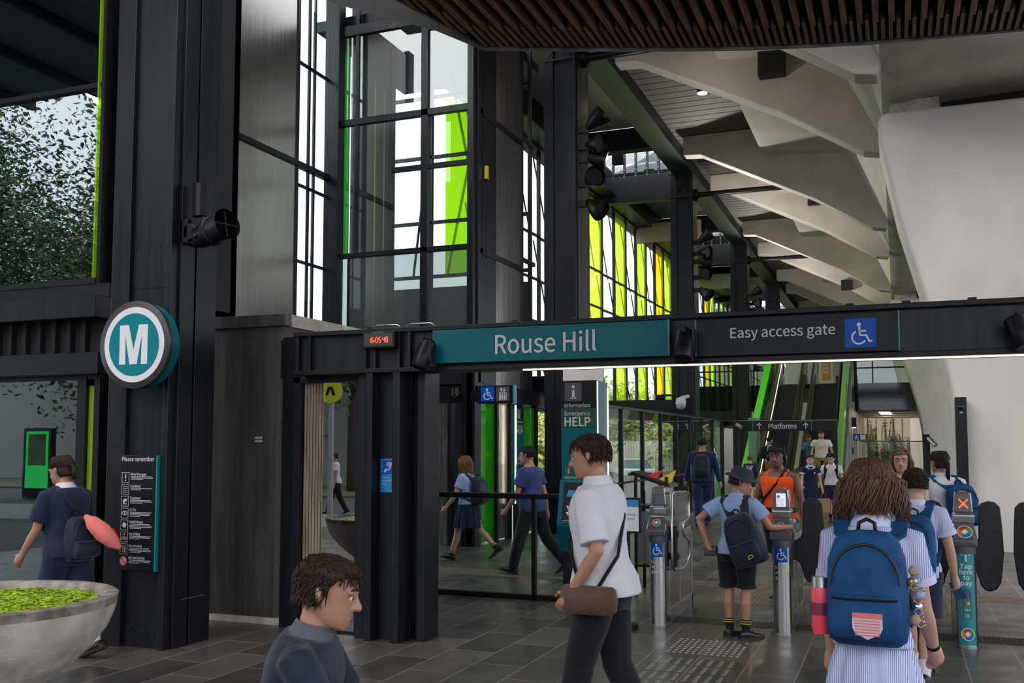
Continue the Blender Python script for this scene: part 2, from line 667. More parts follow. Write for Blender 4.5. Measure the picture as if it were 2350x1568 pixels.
M['leaf'] = pbr('green_leaves', (0.045, 0.10, 0.022), 0.6, 0, 0.5, 1.2, col2=(0.13, 0.20, 0.05))
M['leaf_d'] = pbr('dark_leaves', (0.04, 0.07, 0.026), 0.6, 0, 0.5, 1.5, col2=(0.12, 0.17, 0.06))
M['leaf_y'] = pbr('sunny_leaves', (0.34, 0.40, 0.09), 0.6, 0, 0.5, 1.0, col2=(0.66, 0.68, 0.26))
# =================================================================== SETTING
def struct(o, label=None, cat=None):
    return _tag(o, label, cat, None, 'structure')


struct(boxo('floor', M['floor'], (-13.5, 14, -3.2, 78, -0.25, 0.0)), 'dark bluestone paved station floor', 'floor')
struct(boxo('ground', M['asphalt'], (-70, 70, -60, 120, -0.45, -0.12)), 'asphalt street ground around the station', 'road')

# ---- left facade: upper and lower shop-front glass either side of the deep charcoal beams
FX0, FX1, FY = -16.0, -7.12, 7.2
w = struct(thing('window_1', 'tall upper facade window left of the round M sign, mirroring trees', 'window', (-11, FY, 3.3)))
boxo('pane', M['glass_fac'], (FX0, FX1, FY, FY + 0.02, 3.33, 9.0), w)
mb = MB()
mb.box(FX0, FX1, FY - 0.04, FY + 0.05, 5.215, 5.265).box(FX0, FX1, FY - 0.05, FY + 0.06, 3.28, 3.335).box(FX1, FX1 + 0.04, FY - 0.04, FY + 0.06, 3.28, 9)
mb.build('frame', M['black'], w)
boxo('edge_fin', M['lime'], (-7.15, -7.135, FY - 0.06, FY - 0.01, 3.34, 9.0), w)
w = struct(thing('window_2', 'ground floor facade window left of the M column, mirroring the street', 'window', (-11, FY, 0)))
boxo('pane', M['glass_fac'], (FX0, -7.30, FY, FY + 0.02, 0.05, 2.385), w)
boxo('lime_pane', M['lime'], (-7.20, -7.10, FY, FY + 0.02, 0.05, 2.30), w)
mb = MB()
mb.box(-7.31, -7.20, FY - 0.04, FY + 0.06, 0.0, 2.39).box(FX0, -7.0, FY - 0.03, FY + 0.05, 0, 0.06).box(-7.10, -7.03, FY - 0.04, FY + 0.06, 0, 2.39).box(FX0, -7.0, FY - 0.03, FY + 0.05, 2.36, 2.40)
mb.build('frame', M['black'], w)
w = struct(thing('wall_left', 'charcoal beams and black backing box that keeps the left facade glass dark', 'wall', (-11, 8, 0)))
mb = MB()
mb.box(FX0, -6.95, 6.98, 7.25, 2.93, 3.145).box(FX0, -6.95, 7.04, 7.25, 2.40, 2.61)
mb.build('facade_beam', M['steel'], w, bevel=0.008)
mb = MB()
mb.box(FX0, -6.95, 7.20, 7.26, 2.61, 2.93).box(FX0, -6.95, 7.16, 7.26, 3.145, 3.28)
x = FX0
while x < -7.1:
    mb.box(x, x + 0.05, 7.14, 7.2, 2.61, 2.93)
    x += 0.19
mb.build('vent_louvre', M['matte'], w)
mb = MB()
mb.box(FX0, -6.9, 8.9, 9.0, 0, 10).box(FX0, -6.9, 7.3, 9.0, 9.0, 9.1).box(-6.98, -6.9, 7.3, 9.0, 0, 9.0).box(FX0, FX0 + .1, 7.3, 9.0, 0, 9.0).box(FX0, -6.9, 7.3, 9.0, 3.0, 3.2)
mb.build('backing', M['matte'], w)  # shallow black box added so the glass in front stays dark

# ---- low clad wall between the M column and the portal
w = struct(thing('wall_front', 'low dark perforated metal clad wall with stone capping, between M column and glass door', 'wall', (-6, 8.05, 0)))
mb = MB()
mb.box(-6.9, -5.66, 8.05, 10.4, 0.07, 2.90)
mb.build('cladding', M['dark_clad'], w)
mb = MB()
for k in range(7):                                   # quarter-round perforated corner strip
    a0, a1 = R(15 * k) - R(90), R(15 * (k + 1)) - R(90)
mb.prism([(-5.66, 8.05)] + [(-5.66 + 0.10 * math.cos(R(-90 + 15 * k)), 8.15 + 0.10 * math.sin(R(-90 + 15 * k))) for k in range(7)] + [(-5.56, 10.4), (-5.66, 10.4)], 'Z', 0.07, 2.90)
mb.build('corner_strip', pbr('perforated_corner', (0.085, 0.078, 0.07), 0.4, 0.3, 0.2, 40, bump=0.4, bscale=220), w, smooth=True, auto=40)
boxo('plinth', M['stone'], (-6.9, -5.6, 8.06, 10.4, 0.0, 0.07), w)
boxo('cap', M['dark_clad'], (-6.9, -5.54, 8.0, 8.1, 2.90, 3.02), w, bevel=0.006)
mb = MB()
for k in range(5):
    mb.box(-5.62, -5.53, 8.105 + 0.46 * k, 8.105 + 0.46 * k + 0.455, 2.895, 3.02)
mb.box(-6.9, -5.62, 8.105, 10.4, 2.90, 3.01)
mb.build('side_cap', M['cap_stone'], w)
mb = MB(front(-5.907, 8.045, 1.75))
random.seed(4)
mb.add([(0, 0, 0), (0.104, 0.0, 0), (0.104, 0.077, 0), (0, 0.077, 0)], [(0, 1, 2, 3)])
st = mb.build('sticker', M['black'])
_tag(st, 'small black and white sticker stuck on the dark clad wall', 'sticker')
mb = MB(front(-5.907, 8.043, 1.75))
for r_ in range(2):
    for k in range(5):
        u = 0.006 + 0.019 * k
        v = 0.008 + 0.034 * r_
        mb.ribbon([(u, v), (u + 0.003, v + 0.027), (u + 0.013, v + 0.025), (u + 0.011, v + 0.004)], 0.0035)
mb.build('sticker_print', M['white'], st)

# ---- steel columns of the hall: one row, 11.83 m apart
def hcolumn(i, label, detail=False):
    y0 = 6.72 if i == 0 else 18.2 + 11.83 * (i - 1)
    y1 = y0 + (0.57 if i == 0 else 0.8)
    zt = 9.2 if i == 0 else 10.3
    c = thing('steel_column', label, 'column', (-6.15, (y0 + y1) / 2, 0), 'charcoal steel columns of the hall')
    mb = MB()
    mb.box(-6.5, -5.84, y0 + 0.07, y1, 0, zt)
    mb.build('column_core', M['steel'], c)
    mb = MB()
    mb.box(-6.5, -6.30, y0, y0 + 0.07, 0, zt).box(-5.885, -5.83, y0 - 0.01, y0 + 0.09, 0, zt)
    mb.box(-6.30, -5.885, y0 + 0.045, y0 + 0.07, 0, zt)
    mb.build('front_flange', M['steel'], c, bevel=0.004)
    mb = MB()
    mb.box(-5.84, -5.80, y0 + 0.08, y0 + 0.26, 0, zt).box(-5.84, -5.80, y0 + 0.285, y1 - 0.01, 0, zt)
    mb.build('side_plate', M['steel'], c, bevel=0.004)
    return c


col0 = hcolumn(0, 'thick charcoal steel column carrying the round M sign')
mb = MB(front(-6.283, 6.72 + 0.045, 3.115))
mb.rrect(0, 0.397, 0, 0.375, 0.004, 0, 0.006)
ap = mb.build('access_panel', M['steel'], col0)
mb = MB(front(-6.283, 6.72 + 0.045, 3.115))
for k in range(5):
    for u, v in ((0.02 + 0.089 * k, 0.015), (0.02 + 0.089 * k, 0.36), (0.015, 0.02 + 0.084 * k), (0.382, 0.02 + 0.084 * k)):
        mb.disc((u, v), 0.007, 0.006, 0.010, 8)
mb.build('screw_row', M['black'], ap)
mb = MB()
for k in range(5):
    mb.box(-6.25 + 0.085 * k, -6.242 + 0.085 * k, 6.755, 6.766, 0.62, 0.628).box(-6.25 + 0.085 * k, -6.242 + 0.085 * k, 6.755, 6.766, 0.16, 0.168)
mb.box(-5.80, -5.79, 6.9, 7.2, 0.4, 0.408)
mb.build('bolt_row', M['grey_i'], col0)
hall_cols = [hcolumn(1, 'first tall dark steel column behind the teal station name sign')]
hall_cols.append(hcolumn(2, 'second dark hall column, behind the left end of the easy access sign, with dome camera'))
hall_cols.append(hcolumn(3, 'third dark hall column back, just left of the escalators'))
hall_cols.append(hcolumn(4, 'fourth dark hall column back, small, above the easy access sign'))
for k, c in enumerate(hall_cols):
    y0 = 18.2 + 11.83 * k
    mb = MB(front(-6.26, y0 + 0.02, 9.48))
    mb.ribbon([(-0.2, 0.0), (0.36, 0.72)], 0.03, 0, 0.03).ribbon([(0.36, 0.0), (-0.2, 0.72)], 0.03, 0, 0.03)
    mb.ribbon([(-0.24, 0), (0.43, 0)], 0.035, 0, 0.035).ribbon([(-0.24, 0.74), (0.43, 0.74)], 0.035, 0, 0.035)
    mb.build('stiffener', M['steel_b'], c)

# ---- glass lift tower, back left
w = struct(thing('window_3', 'glazed lift tower in dark steel, lime glass at its back', 'window', (-8, 15.35, 0)))
S = M['steel']
mb = MB()
mb.box(-9.72, -9.60, 12.2, 12.45, 2, 10.2).box(-9.74, -9.44, 15.2, 15.42, 0, 10.2).box(-9.70, -9.62, 14.14, 14.22, 2, 10.2)
mb.box(-9.72, -9.60, 12.2, 15.3, 6.58, 6.68)
mb.box(-6.88, -6.76, 15.28, 15.42, 0, 10.2).box(-7.80, -7.66, 15.30, 15.42, 2.5, 10.2).box(-9.16, -9.09, 15.32, 15.4, 5.2, 10.2)
mb.box(-9.5, -6.8, 15.30, 15.40, 7.60, 7.72).box(-8.40, -6.8, 15.31, 15.39, 6.63, 6.72).box(-9.5, -6.8, 15.30, 15.40, 5.13, 5.22)
mb.box(-9.5, -6.8, 15.30, 15.40, 9.3, 9.5)
mb.box(-9.30, -9.25, 15.33, 15.39, 3.0, 5.2)
mb.build('tower_frame', S, w, bevel=0.006)
mb = MB()                                            # fine glazing bars of the left flank, with sky behind
for y in (14.55, 14.72):
    mb.box(-9.69, -9.65, y, y + 0.05, 2, 10.2)
for z in (4.9, 6.25, 8.45):
    mb.box(-9.69, -9.65, 14.2, 15.25, z, z + 0.05)
mb
mb.build('glazing_bar', M['steel_b'], w)
mb = MB()
mb.box(-9.70, -9.64, 12.45, 14.14, 2.5, 6.58).box(-9.70, -9.64, 12.45, 14.14, 6.68, 10.1)
mb.build('metal_panel', M['brushed'], w)
boxo('flank_pane', M['glass'], (-9.66, -9.655, 14.22, 15.2, 2.5, 10.1), w)
mb = MB()
mb.box(-9.44, -6.88, 15.345, 15.355, 5.22, 9.3)
mb.build('front_pane', M['glass'], w)
mb = MB()
mb.box(-9.44, -6.88, 15.345, 15.355, 3.0, 5.13)
mb.build('dusty_pane', M['glass_dusty'], w)
mb = MB()                                            # the lift shaft core
mb.box(-9.6, -8.78, 15.9, 16.08, 3.0, 10.2).box(-8.70, -8.66, 15.9, 15.95, 3, 10.2)
mb.build('shaft_core', M['steel_b'], w)
mb = MB()
mb.box(-9.58, -9.45, 15.6, 15.62, 5.25, 9.4)
mb.build('lime_strip', M['green'], w)
mb = MB()
mb.box(-9.06, -9.03, 15.86, 15.87, 3.2, 8.6).box(-8.86, -8.84, 15.86, 15.87, 3.2, 8.4)
mb.build('lime_line', M['lime'], w)
mb = MB()                                            # rear wall: clear and lime panes, bars and braces
Yb = 18.2
for xx, ww in ((-10.02, .07), (-9.2, .20), (-8.18, 0.10), (-7.55, .07), (-6.85, .07)):
    mb.box(xx, xx + ww, Yb, Yb + 0.08, 2.5, 10.2)
for z in (5.2, 6.35, 7.75, 9.05):
    mb.box(-10, -6.85, Yb, Yb + 0.06, z, z + 0.07)
for (xa, za), (xb, zb) in (((-8.7, 5.3), (-8.2, 7.7)), ((-8.25, 7.7), (-8.65, 9.6)), ((-9.5, 5.3), (-9.2, 7.7))):
    mb.tube([(xa, Yb + 0.15, za), (xb, Yb + 0.15, zb)], 0.03, 6)
mb.build('rear_frame', S, w)
mb = MB()
mb.box(-10.0, -6.85, Yb + 0.02, Yb + 0.2, 2.5, 5.0)
mb.build('rear_spandrel', M['steel_b'], w)
boxo('lime_pane', M['lime'], (-8.70, -8.18, Yb + 0.03, Yb + 0.04, 5.2, 9.0), w)
boxo('roof_lid', M['steel_b'], (-10.1, -6.9, 15.45, 19.0, 9.55, 9.75), w)
# ground storey of the tower
mb = MB()
mb.box(-7.86, -6.72, 15.30, 15.5, 2.46, 2.74).box(-7.86, -7.76, 15.3, 15.5, 0, 3.4).box(-7.24, -7.18, 15.3, 15.45, 0, 2.46).box(-6.98, -6.72, 15.28, 15.54, 0, 3.4)
mb.box(-9.5, -6.72, 15.30, 15.45, 3.02, 3.12)
mb.box(-6.86, -6.74, 15.5, 19.4, 2.50, 2.80)
for y in (16.34, 16.99, 17.56, 18.42, 19.3):
    mb.box(-6.86, -6.74, y, y + 0.07, 0, 2.5)
mb.build('door_frame', M['black'], w)
boxo('door_panel', M['inox'], (-7.74, -7.25, 15.34, 15.37, 0.02, 2.45), w)
boxo('side_panel', M['inox'], (-6.82, -6.79, 16.41, 16.99, 0.02, 2.5), w)
mb = MB()
mb.box(-6.81, -6.80, 15.54, 16.34, 0.03, 2.47).box(-6.81, -6.80, 17.63, 18.42, 0.03, 2.45)
mb.build('green_pane', M['green'], w)
boxo('slot_pane', M['glass_door'], (-7.18, -6.98, 15.38, 15.39, 0.02, 2.45), w)
boxo('head_pane', M['glass_door'], (-7.76, -6.98, 15.36, 15.37, 2.74, 3.02), w)
boxo('car_interior', M['steel_b'], (-7.8, -7.7, 16.0, 18.0, 0, 3.0), w)

# ---- side wall of the hall between tower and first column
w = struct(thing('wall_back', 'narrow brushed metal side wall of the lift tower beside the first column', 'wall', (-6.75, 16.5, 3)))
mb = MB()
mb.box(-6.80, -6.72, 15.42, 15.62, 2.8, 10.2).box(-6.82, -6.74, 15.62, 16.28, 2.8, 10.2)
mb.box(-6.78, -6.70, 17.50, 17.58, 2.8, 10.2).box(-6.8, -6.72, 15.5, 17.55, 7.58, 7.68).box(-6.8, -6.72, 15.5, 17.55, 5.08, 5.18)
mb.box(-6.78, -6.72, 17.58, 18.3, 5.3, 5.38).box(-6.78, -6.72, 17.58, 18.3, 7.7, 7.8)
mb.build('wall_frame', S, w, bevel=0.005)
mb = MB()
mb.box(-6.78, -6.74, 16.28, 17.5, 2.8, 5.08).box(-6.78, -6.74, 16.28, 17.5, 5.18, 7.58).box(-6.78, -6.74, 16.28, 17.5, 7.68, 10.1)
mb.build('metal_panel', M['brushed'], w)
mb = MB()
mb.tube([(-6.68, 15.66, 8.4), (-6.66, 15.66, 6.5), (-6.68, 15.66, 5.0)], 0.014, 6)
mb.build('cable', M['black'], w)
boxo('cable_tag', M['yellow'], (-6.70, -6.64, 15.62, 15.70, 6.42, 6.66), w, bevel=0.008)

# ---- hall roof: soffits, steel beams, skylights
w = struct(thing('ceiling', 'pale and dark boarded hall ceiling bays', 'ceiling', (-6, 30, 11)))
mb = MB()
for k in range(-1, 4):
    ya, yb = 19.4 + 11.83 * k, 27.4 + 11.83 * k
    if k == -1: continue
    y = ya
    while y < yb - 0.01:
        mb.box(-10.2, -6.3, y, min(y + 0.392, yb), 11.0, 11.06)
        mb.box(-10.2, -6.3, y + 0.392, min(y + 0.4, yb), 11.02, 11.06)
        y += 0.4
mb.build('pale_soffit', M['soffit'], w)
mb = MB()
y = 11.0
while y < 70:
    mb.box(-5.85, -3.5, y, y + 0.36, 10.70, 10.78)
    mb.box(-5.85, -3.5, y + 0.36, y + 0.4, 10.73, 10.78)
    y += 0.4
mb.build('dark_soffit', M['soffit_d'], w)
mb = MB()
mb.box(-10.2, -0.2, 11, 72, 11.3, 11.4)
for k in range(-1, 4):
    pass
mb = MB()
mb.box(-6.3, -0.2, 11, 72, 11.25, 11.4)
for k in range(-1, 4):
    ya, yb = (11.0 if k == -1 else 19.4 + 11.83 * k), 27.8 + 11.83 * k
    mb.box(-10.4, -6.3, ya, yb, 11.25, 11.4)
mb.build('roof_deck', M['steel_b'], w)


def beam(label, dims, cat='beam', mat='steel_b', group='charcoal steel roof beams'):
    o = boxo('roof_beam', M[mat], dims, bevel=0.01)
    return _tag(o, label, cat, group)


bgm = pbr('beam_lime_reflection', (0.022, 0.036, 0.034), 0.4, 0, 0.2, 2)  # green light thrown back from the lime glass, put into the colour
rb = thing('roof_beam', 'long dark beam with lime reflection painted green underneath, running along the column tops', 'beam', (-6.1, 40, 10.3), 'charcoal steel roof beams')
boxo('web', M['steel_b'], (-6.38, -5.86, 11, 70, 10.33, 11.0), rb)
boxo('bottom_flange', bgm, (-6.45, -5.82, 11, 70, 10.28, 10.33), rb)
ords = ['nearest', 'second', 'third', 'fourth']
for k in range(3):
    yb = 27.4 + 11.83 * k
    beam(ords[k] + ' dark cross beam at ceiling level above the tall lime windows', (-9.4, -6.45, yb, yb + 0.4, 10.35, 11.0))
    yb = 30.1 + 11.83 * k
    beam(ords[k] + ' lower dark cross beam joining a hall column to the lime window wall', (-9.3, -6.5, yb, yb + 0.4, 9.5, 10.32))
# clerestory lights between the cross beams
for k in range(2):
    y0 = 30.55 + 11.83 * k
    w = struct(thing('window_%d' % (4 + k), ['bright clerestory window strip above the first lime windows', 'bright clerestory window strip farther back'][k], 'window', (-7.8, y0, 10.4)))
    mb = MB()
    for i in range(8):
        xx = -9.3 + 0.38 * i
        mb.box(xx, xx + 0.07, y0 + 0.02, y0 + 0.12, 10.3, 11.3)
    mb.box(-9.3, -6.5, y0, y0 + 0.14, 10.3, 10.38)
    mb.box(-7.95, -7.6, 28.5 + 11.83 * k, 28.7 + 11.83 * k, 10.3, 11.2)
    mb.tube([(-9.4, y0 + 0.3, 11.4), (-8.1, y0 + 0.3, 10.3)], 0.05, 6).tube([(-7.5, y0 + 0.3, 11.4), (-6.6, y0 + 0.3, 10.4)], 0.05, 6)
    mb.build('frame', S, w)
    mb = MB()
    for i in range(8):
        for j in range(4):
            mb.cyl((-9.265 + 0.38 * i, y0 + 0.0, 10.45 + 0.22 * j), (-9.265 + 0.38 * i, y0 + 0.03, 10.45 + 0.22 * j), 0.014, n=6)
    mb.build('bolt_row', M['white'], w)
    boxo('pane', M['glass'], (-9.3, -6.5, y0 + 0.06, y0 + 0.07, 10.3, 11.3), w)
    mb = MB()
    mb.add([(-7.5, y0 + 1.2, 11.2), (-6.5, y0 + 1.2, 10.6), (-6.5, y0 + 3.0, 10.9), (-7.5, y0 + 3.0, 11.5)], [(0, 1, 2, 3)])
    mb.box(-8.9, -6.5, y0 + 4.6, y0 + 4.75, 9.2, 9.9)
    mb.build('light_shelf', pbr('tan_soffit', (0.42, 0.33, 0.20), 0.7) if k == 0 else M['soffit'], w)

# ---- lime window wall on the left of the hall
ncol = ['clear', 'lime', 'clear', 'lime', 'clear', 'lime', 'amber']
w = struct(thing('window_6', 'tall window wall of clear, lime and amber glass strips along the hall', 'window', (-9, 40, 3)))
mbs = {'clear': MB(), 'lime': MB(), 'amber': MB()}
mb = MB()
dg_ = MB()
y = 20.25
i = 2
seq = ['clear', 'clear', 'lime', 'clear', 'clear', 'clear', 'clear', 'clear', 'lime', 'clear', 'lime', 'clear', 'lime', 'clear', 'amber']
while y < 72:
    kind = seq[i] if i < len(seq) else ['lime', 'clear', 'lime', 'clear', 'lime', 'clear', 'amber'][(i - 15) % 7]
    # each strip is turned a little, saw-tooth in plan
    xa, xb = -9.05, -8.99
    mbs[kind].add([(xa, y + 0.08, 3.1), (xb, y + 1.46, 3.1), (xb, y + 1.46, 9.7), (xa, y + 0.08, 9.7)], [(0, 1, 2, 3)])
    mb.box(-9.08, -9.02, y, y + 0.06, 3.0, 9.75)
    mb.box(-9.02, -8.95, y + 1.42, y + 1.50, 3.0, 9.75)
    for z in (5.0, 6.15, 7.35):
        mb.add([(xa + .03, y + 0.05, z), (xb + .03, y + 1.46, z), (xb + .03, y + 1.46, z + 0.06), (xa + .03, y + 0.05, z + 0.06),
                (xa - .03, y + 0.05, z), (xb - .03, y + 1.46, z), (xb - .03, y + 1.46, z + 0.06), (xa - .03, y + 0.05, z + 0.06)],
               [(0, 1, 2, 3), (7, 6, 5, 4), (0, 4, 5, 1), (3, 2, 6, 7), (0, 3, 7, 4), (1, 5, 6, 2)])
    for za, zb in ((7.4, 9.7), (5.0, 7.35), (3.1, 5.0)):
        dg_.tube([(xa - 0.2, y + 0.2, zb), (xb - 0.2, y + 1.35, za)], 0.022, 6)
    y += 1.523
    i += 1
for k, nm in (('clear', 'clear_pane'), ('lime', 'lime_pane'), ('amber', 'amber_pane')):
    mbs[k].build(nm, M['glass'] if k == 'clear' else M[k], w)
mb.build('frame', S, w)
dg_.build('wind_brace', M['steel'], w)
mb = MB()
mb.box(-9.3, -8.85, 17, 72, 9.72, 11.0).box(-9.25, -8.9, 17, 72, 2.62, 3.05)
mb.build('head_beam', M['steel_b'], w)
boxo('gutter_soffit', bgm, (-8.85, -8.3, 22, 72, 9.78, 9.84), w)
for k in range(4):
    yb = 30.9 + 11.83 * k - 11.83
    beam(['low dark beam crossing below the clear windows beside the lift tower', 'low dark beam crossing below the lime windows, above the glass screen', 'low dark beam between second and third hall columns', 'farthest low dark beam, beside the escalator'][k],
         (-9.0, -6.5, yb, yb + 0.35, 2.72, 3.15), 'beam', 'steel')

# ---- concrete roof ribs, light slab and viaduct trough
prof = [(-5.62, 10.13), (-5.12, 10.10), (-2.0, 8.53), (-0.5, 7.58), (-0.16, 7.52), (0.1, 8.2), (0.1, 10.2), (-3.3, 10.2), (-3.57, 10.69), (-5.62, 10.69)]
ribs = [('A', 16.0), ('B', 20.4), ('A', 27.8), ('B', 32.2), ('A', 39.5), ('B', 44.0), ('A', 51.3), ('B', 55.8), ('A', 63.1)]
onames = ['first', 'second', 'third', 'fourth', 'fifth', 'sixth', 'seventh', 'eighth', 'ninth']
for k, (t, y) in enumerate(ribs):
    mb = MB()
    mb.prism(prof, 'Y', y, y + 0.47)
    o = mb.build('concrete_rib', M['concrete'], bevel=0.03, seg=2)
    _tag(o, '%s tapering concrete roof rib counting back from the timber canopy' % onames[k], 'roof rib', 'concrete roof ribs')
mb = MB()
sec = [(-3.56, 10.95), (-3.56, 10.45), (-3.36, 9.9), (-3.2, 9.86), (-1.35, 9.74), (-1.1, 9.66), (-0.93, 9.45)]
for i in range(7):
    a = i / 6
    sec.append((-0.78 + 0.60 * a, 9.1 - 1.25 * a))
sec += [(-0.12, 7.72), (0.02, 7.66), (0.25, 7.66), (0.6, 7.72), (6.2, 7.95), (9.5, 9.4), (9.5, 11.5), (-3.56, 11.5)]
mb.prism(sec, 'Y', 9.5, 74)
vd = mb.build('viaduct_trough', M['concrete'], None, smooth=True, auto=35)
_tag(vd, 'pale concrete viaduct trough above the ribs, carried on the big pier', 'viaduct')
pier_prof = [(0.97, -0.05), (0.94, 0.8), (0.91, 1.4), (0.88, 2.24), (0.80, 2.8), (0.70, 3.3), (0.52, 4.05), (0.09, 5.66), (-0.19, 7.1), (-0.19, 7.34), (-0.08, 7.45)]
for k, (y, lab) in enumerate(((17.68, 'huge pale concrete pier flaring upward behind the teal pay gate'), (41.3, 'far pale concrete pier beside the toilets sign, narrowing to its foot'), (65.0, 'most distant concrete pier'))):
    p = thing('concrete_pier', lab, 'pier', (3.2, y + 0.8, 0), 'concrete viaduct piers')
    poly = list(pier_prof) + [(6.4 - a, b) for a, b in reversed(pier_prof)]
    mb = MB()
    mb.prism(poly, 'Y', y, y + 1.7)
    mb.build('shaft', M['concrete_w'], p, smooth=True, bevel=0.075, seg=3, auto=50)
    MB().box(5.55, 6.35, y + 0.3, y + 1.2, 7.45, 7.65).build('bearing', M['stone'], p)
    mb = MB()
    mb.box(0.05, 0.85, y + 0.3, y + 1.2, 7.45, 7.53).box(0.15, 0.75, y + 0.4, y + 1.1, 7.53, 7.60).box(0.0, 0.8, y + 0.25, y + 0.35, 7.45, 7.7)
    mb.build('bearing', M['stone'], p)
    mb = MB()
    mb.box(0.85, 5.5, y + 0.7, y + 0.75, 7.4, 7.95)
    mb.build('bearing_shadow_gap', M['matte'], p)

# tie tubes from the column heads
for k in range(3):
    y = 18.62 + 11.83 * k
    t = thing('tie_tube', ['nearest', 'second', 'third'][k] + ' black tie tube running from a hall column under the ribs', 'tube', (-5.8, y, 9.6), 'black tie tubes under the ribs')
    mb = MB()
    mb.tube([(-5.72, y, 9.60), (-0.75, y, 9.60)], 0.085, 12)
    mb.build('tube', M['black'], t, smooth=True, auto=40)
    mb = MB()
    mb.cyl((-5.80, y, 9.60), (-5.70, y, 9.60), 0.19, n=16).cyl((-5.70, y, 9.60), (-5.66, y, 9.60), 0.13, n=16)
    mb.build('end_plate', M['black'], t, smooth=True, auto=40)
for k, (x0, x1, y, z0, z1) in enumerate(((-2.5, -1.97, 20.1, 9.30, 10.2), (-2.5, -2.03, 32.0, 9.35, 10.1), (-2.12, -1.66, 43.8, 8.33, 8.75))):
    o = MB().box(x0, x1, y, y + 0.28, z0, z1).build('loudspeaker_box', M['matte'], bevel=0.01)
    _tag(o, ['nearest', 'middle', 'farthest'][k] + ' plain black box fixed against a concrete rib', 'speaker box', 'black boxes on the ribs')
# ceiling downlights
for k in range(3):
    y = 24.0 + 12.2 * k
    t = thing('ceiling_downlight', ['nearest', 'second', 'third'][k] + ' small lit downlight under the dark ceiling between ribs', 'light', (-4.35, y, 10.55), 'lit downlights between the ribs')
    mb = MB()
    mb.cyl((-4.35, y, 10.70), (-4.35, y, 10.52), 0.13, n=18)
    mb.build('housing', M['black'], t, smooth=True, auto=40)
    mb = MB()
    mb.cyl((-4.35, y, 10.515), (-4.35, y, 10.505), 0.12, n=18)
    mb.build('lamp_face', M['lampface'], t)
    lamp('downlight_beam', 'SPOT', (-4.35, y, 10.48), (-4.35, y, 0), 260, (1, 0.88, 0.7), 0.1, 80, t)

# ---- timber batten canopy over the street entrance
ZC = 5.5
arc = [(-3.58, 8.32), (-3.08, 8.53), (-2.58, 8.74), (-2.08, 8.94), (-1.3, 9.22), (-0.7, 9.39), (-0.14, 9.53), (0.5, 9.65), (1.16, 9.75), (2.2, 9.84), (3.4, 9.86), (5.0, 9.7)]
left = [(-5.2, 0.0), (-5.0, -3.0)]
cn = thing('timber_canopy', 'dark timber batten canopy with a thin curved metal rim over the entrance', 'canopy', (0, 5, ZC))
poly = [(-5.2, 0.0), (-4.6, 3.6), (-3.88, 7.09)] + arc + [(5.0, -3.0), (-5.0, -3.0)]
MB().prism(poly, 'Z', ZC + 0.10, ZC + 0.24).build('lining', M['canopy_d'], cn)
mb = MB()
rim = [(-5.2, 0.0), (-4.6, 3.6), (-3.88, 7.09)] + arc
T_ = MB()
for i in range(len(rim) - 1):
    a, b = Vector((*rim[i], 0)), Vector((*rim[i + 1], 0))
    n_ = Vector(((b - a).y, -(b - a).x, 0)).normalized() * 0.03
    mb.add([(a.x, a.y, ZC - 0.02), (b.x, b.y, ZC - 0.02), (b.x, b.y, ZC + 0.3), (a.x, a.y, ZC + 0.3),
            (a.x + n_.x, a.y + n_.y, ZC - 0.02), (b.x + n_.x, b.y + n_.y, ZC - 0.02), (b.x + n_.x, b.y + n_.y, ZC + 0.3), (a.x + n_.x, a.y + n_.y, ZC + 0.3)],
           [(0, 1, 2, 3), (7, 6, 5, 4), (0, 4, 5, 1), (3, 2, 6, 7), (0, 3, 7, 4), (1, 5, 6, 2)])
mb.build('rim', M['inox_dull'], cn)
mb = MB()                                            # polished metal soffit along the left side
sof = [(-5.2, 0.0), (-4.6, 3.6), (-3.88, 7.09), (-3.60, 8.25), (-3.80, 7.75), (-4.36, 6.95), (-5.15, 3.6), (-5.7, 0.0)]
mb.prism(sof, 'Z', ZC - 0.02, ZC + 0.02)
mb.build('metal_soffit', M['inox_dull'], cn)
mb = MB()
sh = MB()


def arc_y(x):
    pts = [(-5.2, 0.0), (-4.6, 3.6), (-3.88, 7.09)] + arc
    for (xa, ya), (xb, yb) in zip(pts, pts[1:]):
        if xa <= x <= xb: return ya + (yb - ya) * (x - xa) / (xb - xa)
    return 9.7


x = -5.0
k = 0
while x < 4.9:
    ye = arc_y(x + 0.02) - 0.05
    if ye > -1:
        mb.box(x, x + 0.05, -2.9, ye - 0.42, ZC - 0.005, ZC + 0.08)
        sh.box(x, x + 0.032, ye - 0.42, ye, ZC + 0.0, ZC + 0.06)
        sh.box(x + 0.066, x + 0.098, ye - 0.46, ye, ZC + 0.0, ZC + 0.06)
    x += 0.132
    k += 1
mb.build('batten_field', M['timber'], cn)
sh.build('edge_batten_field', M['timber'], cn)
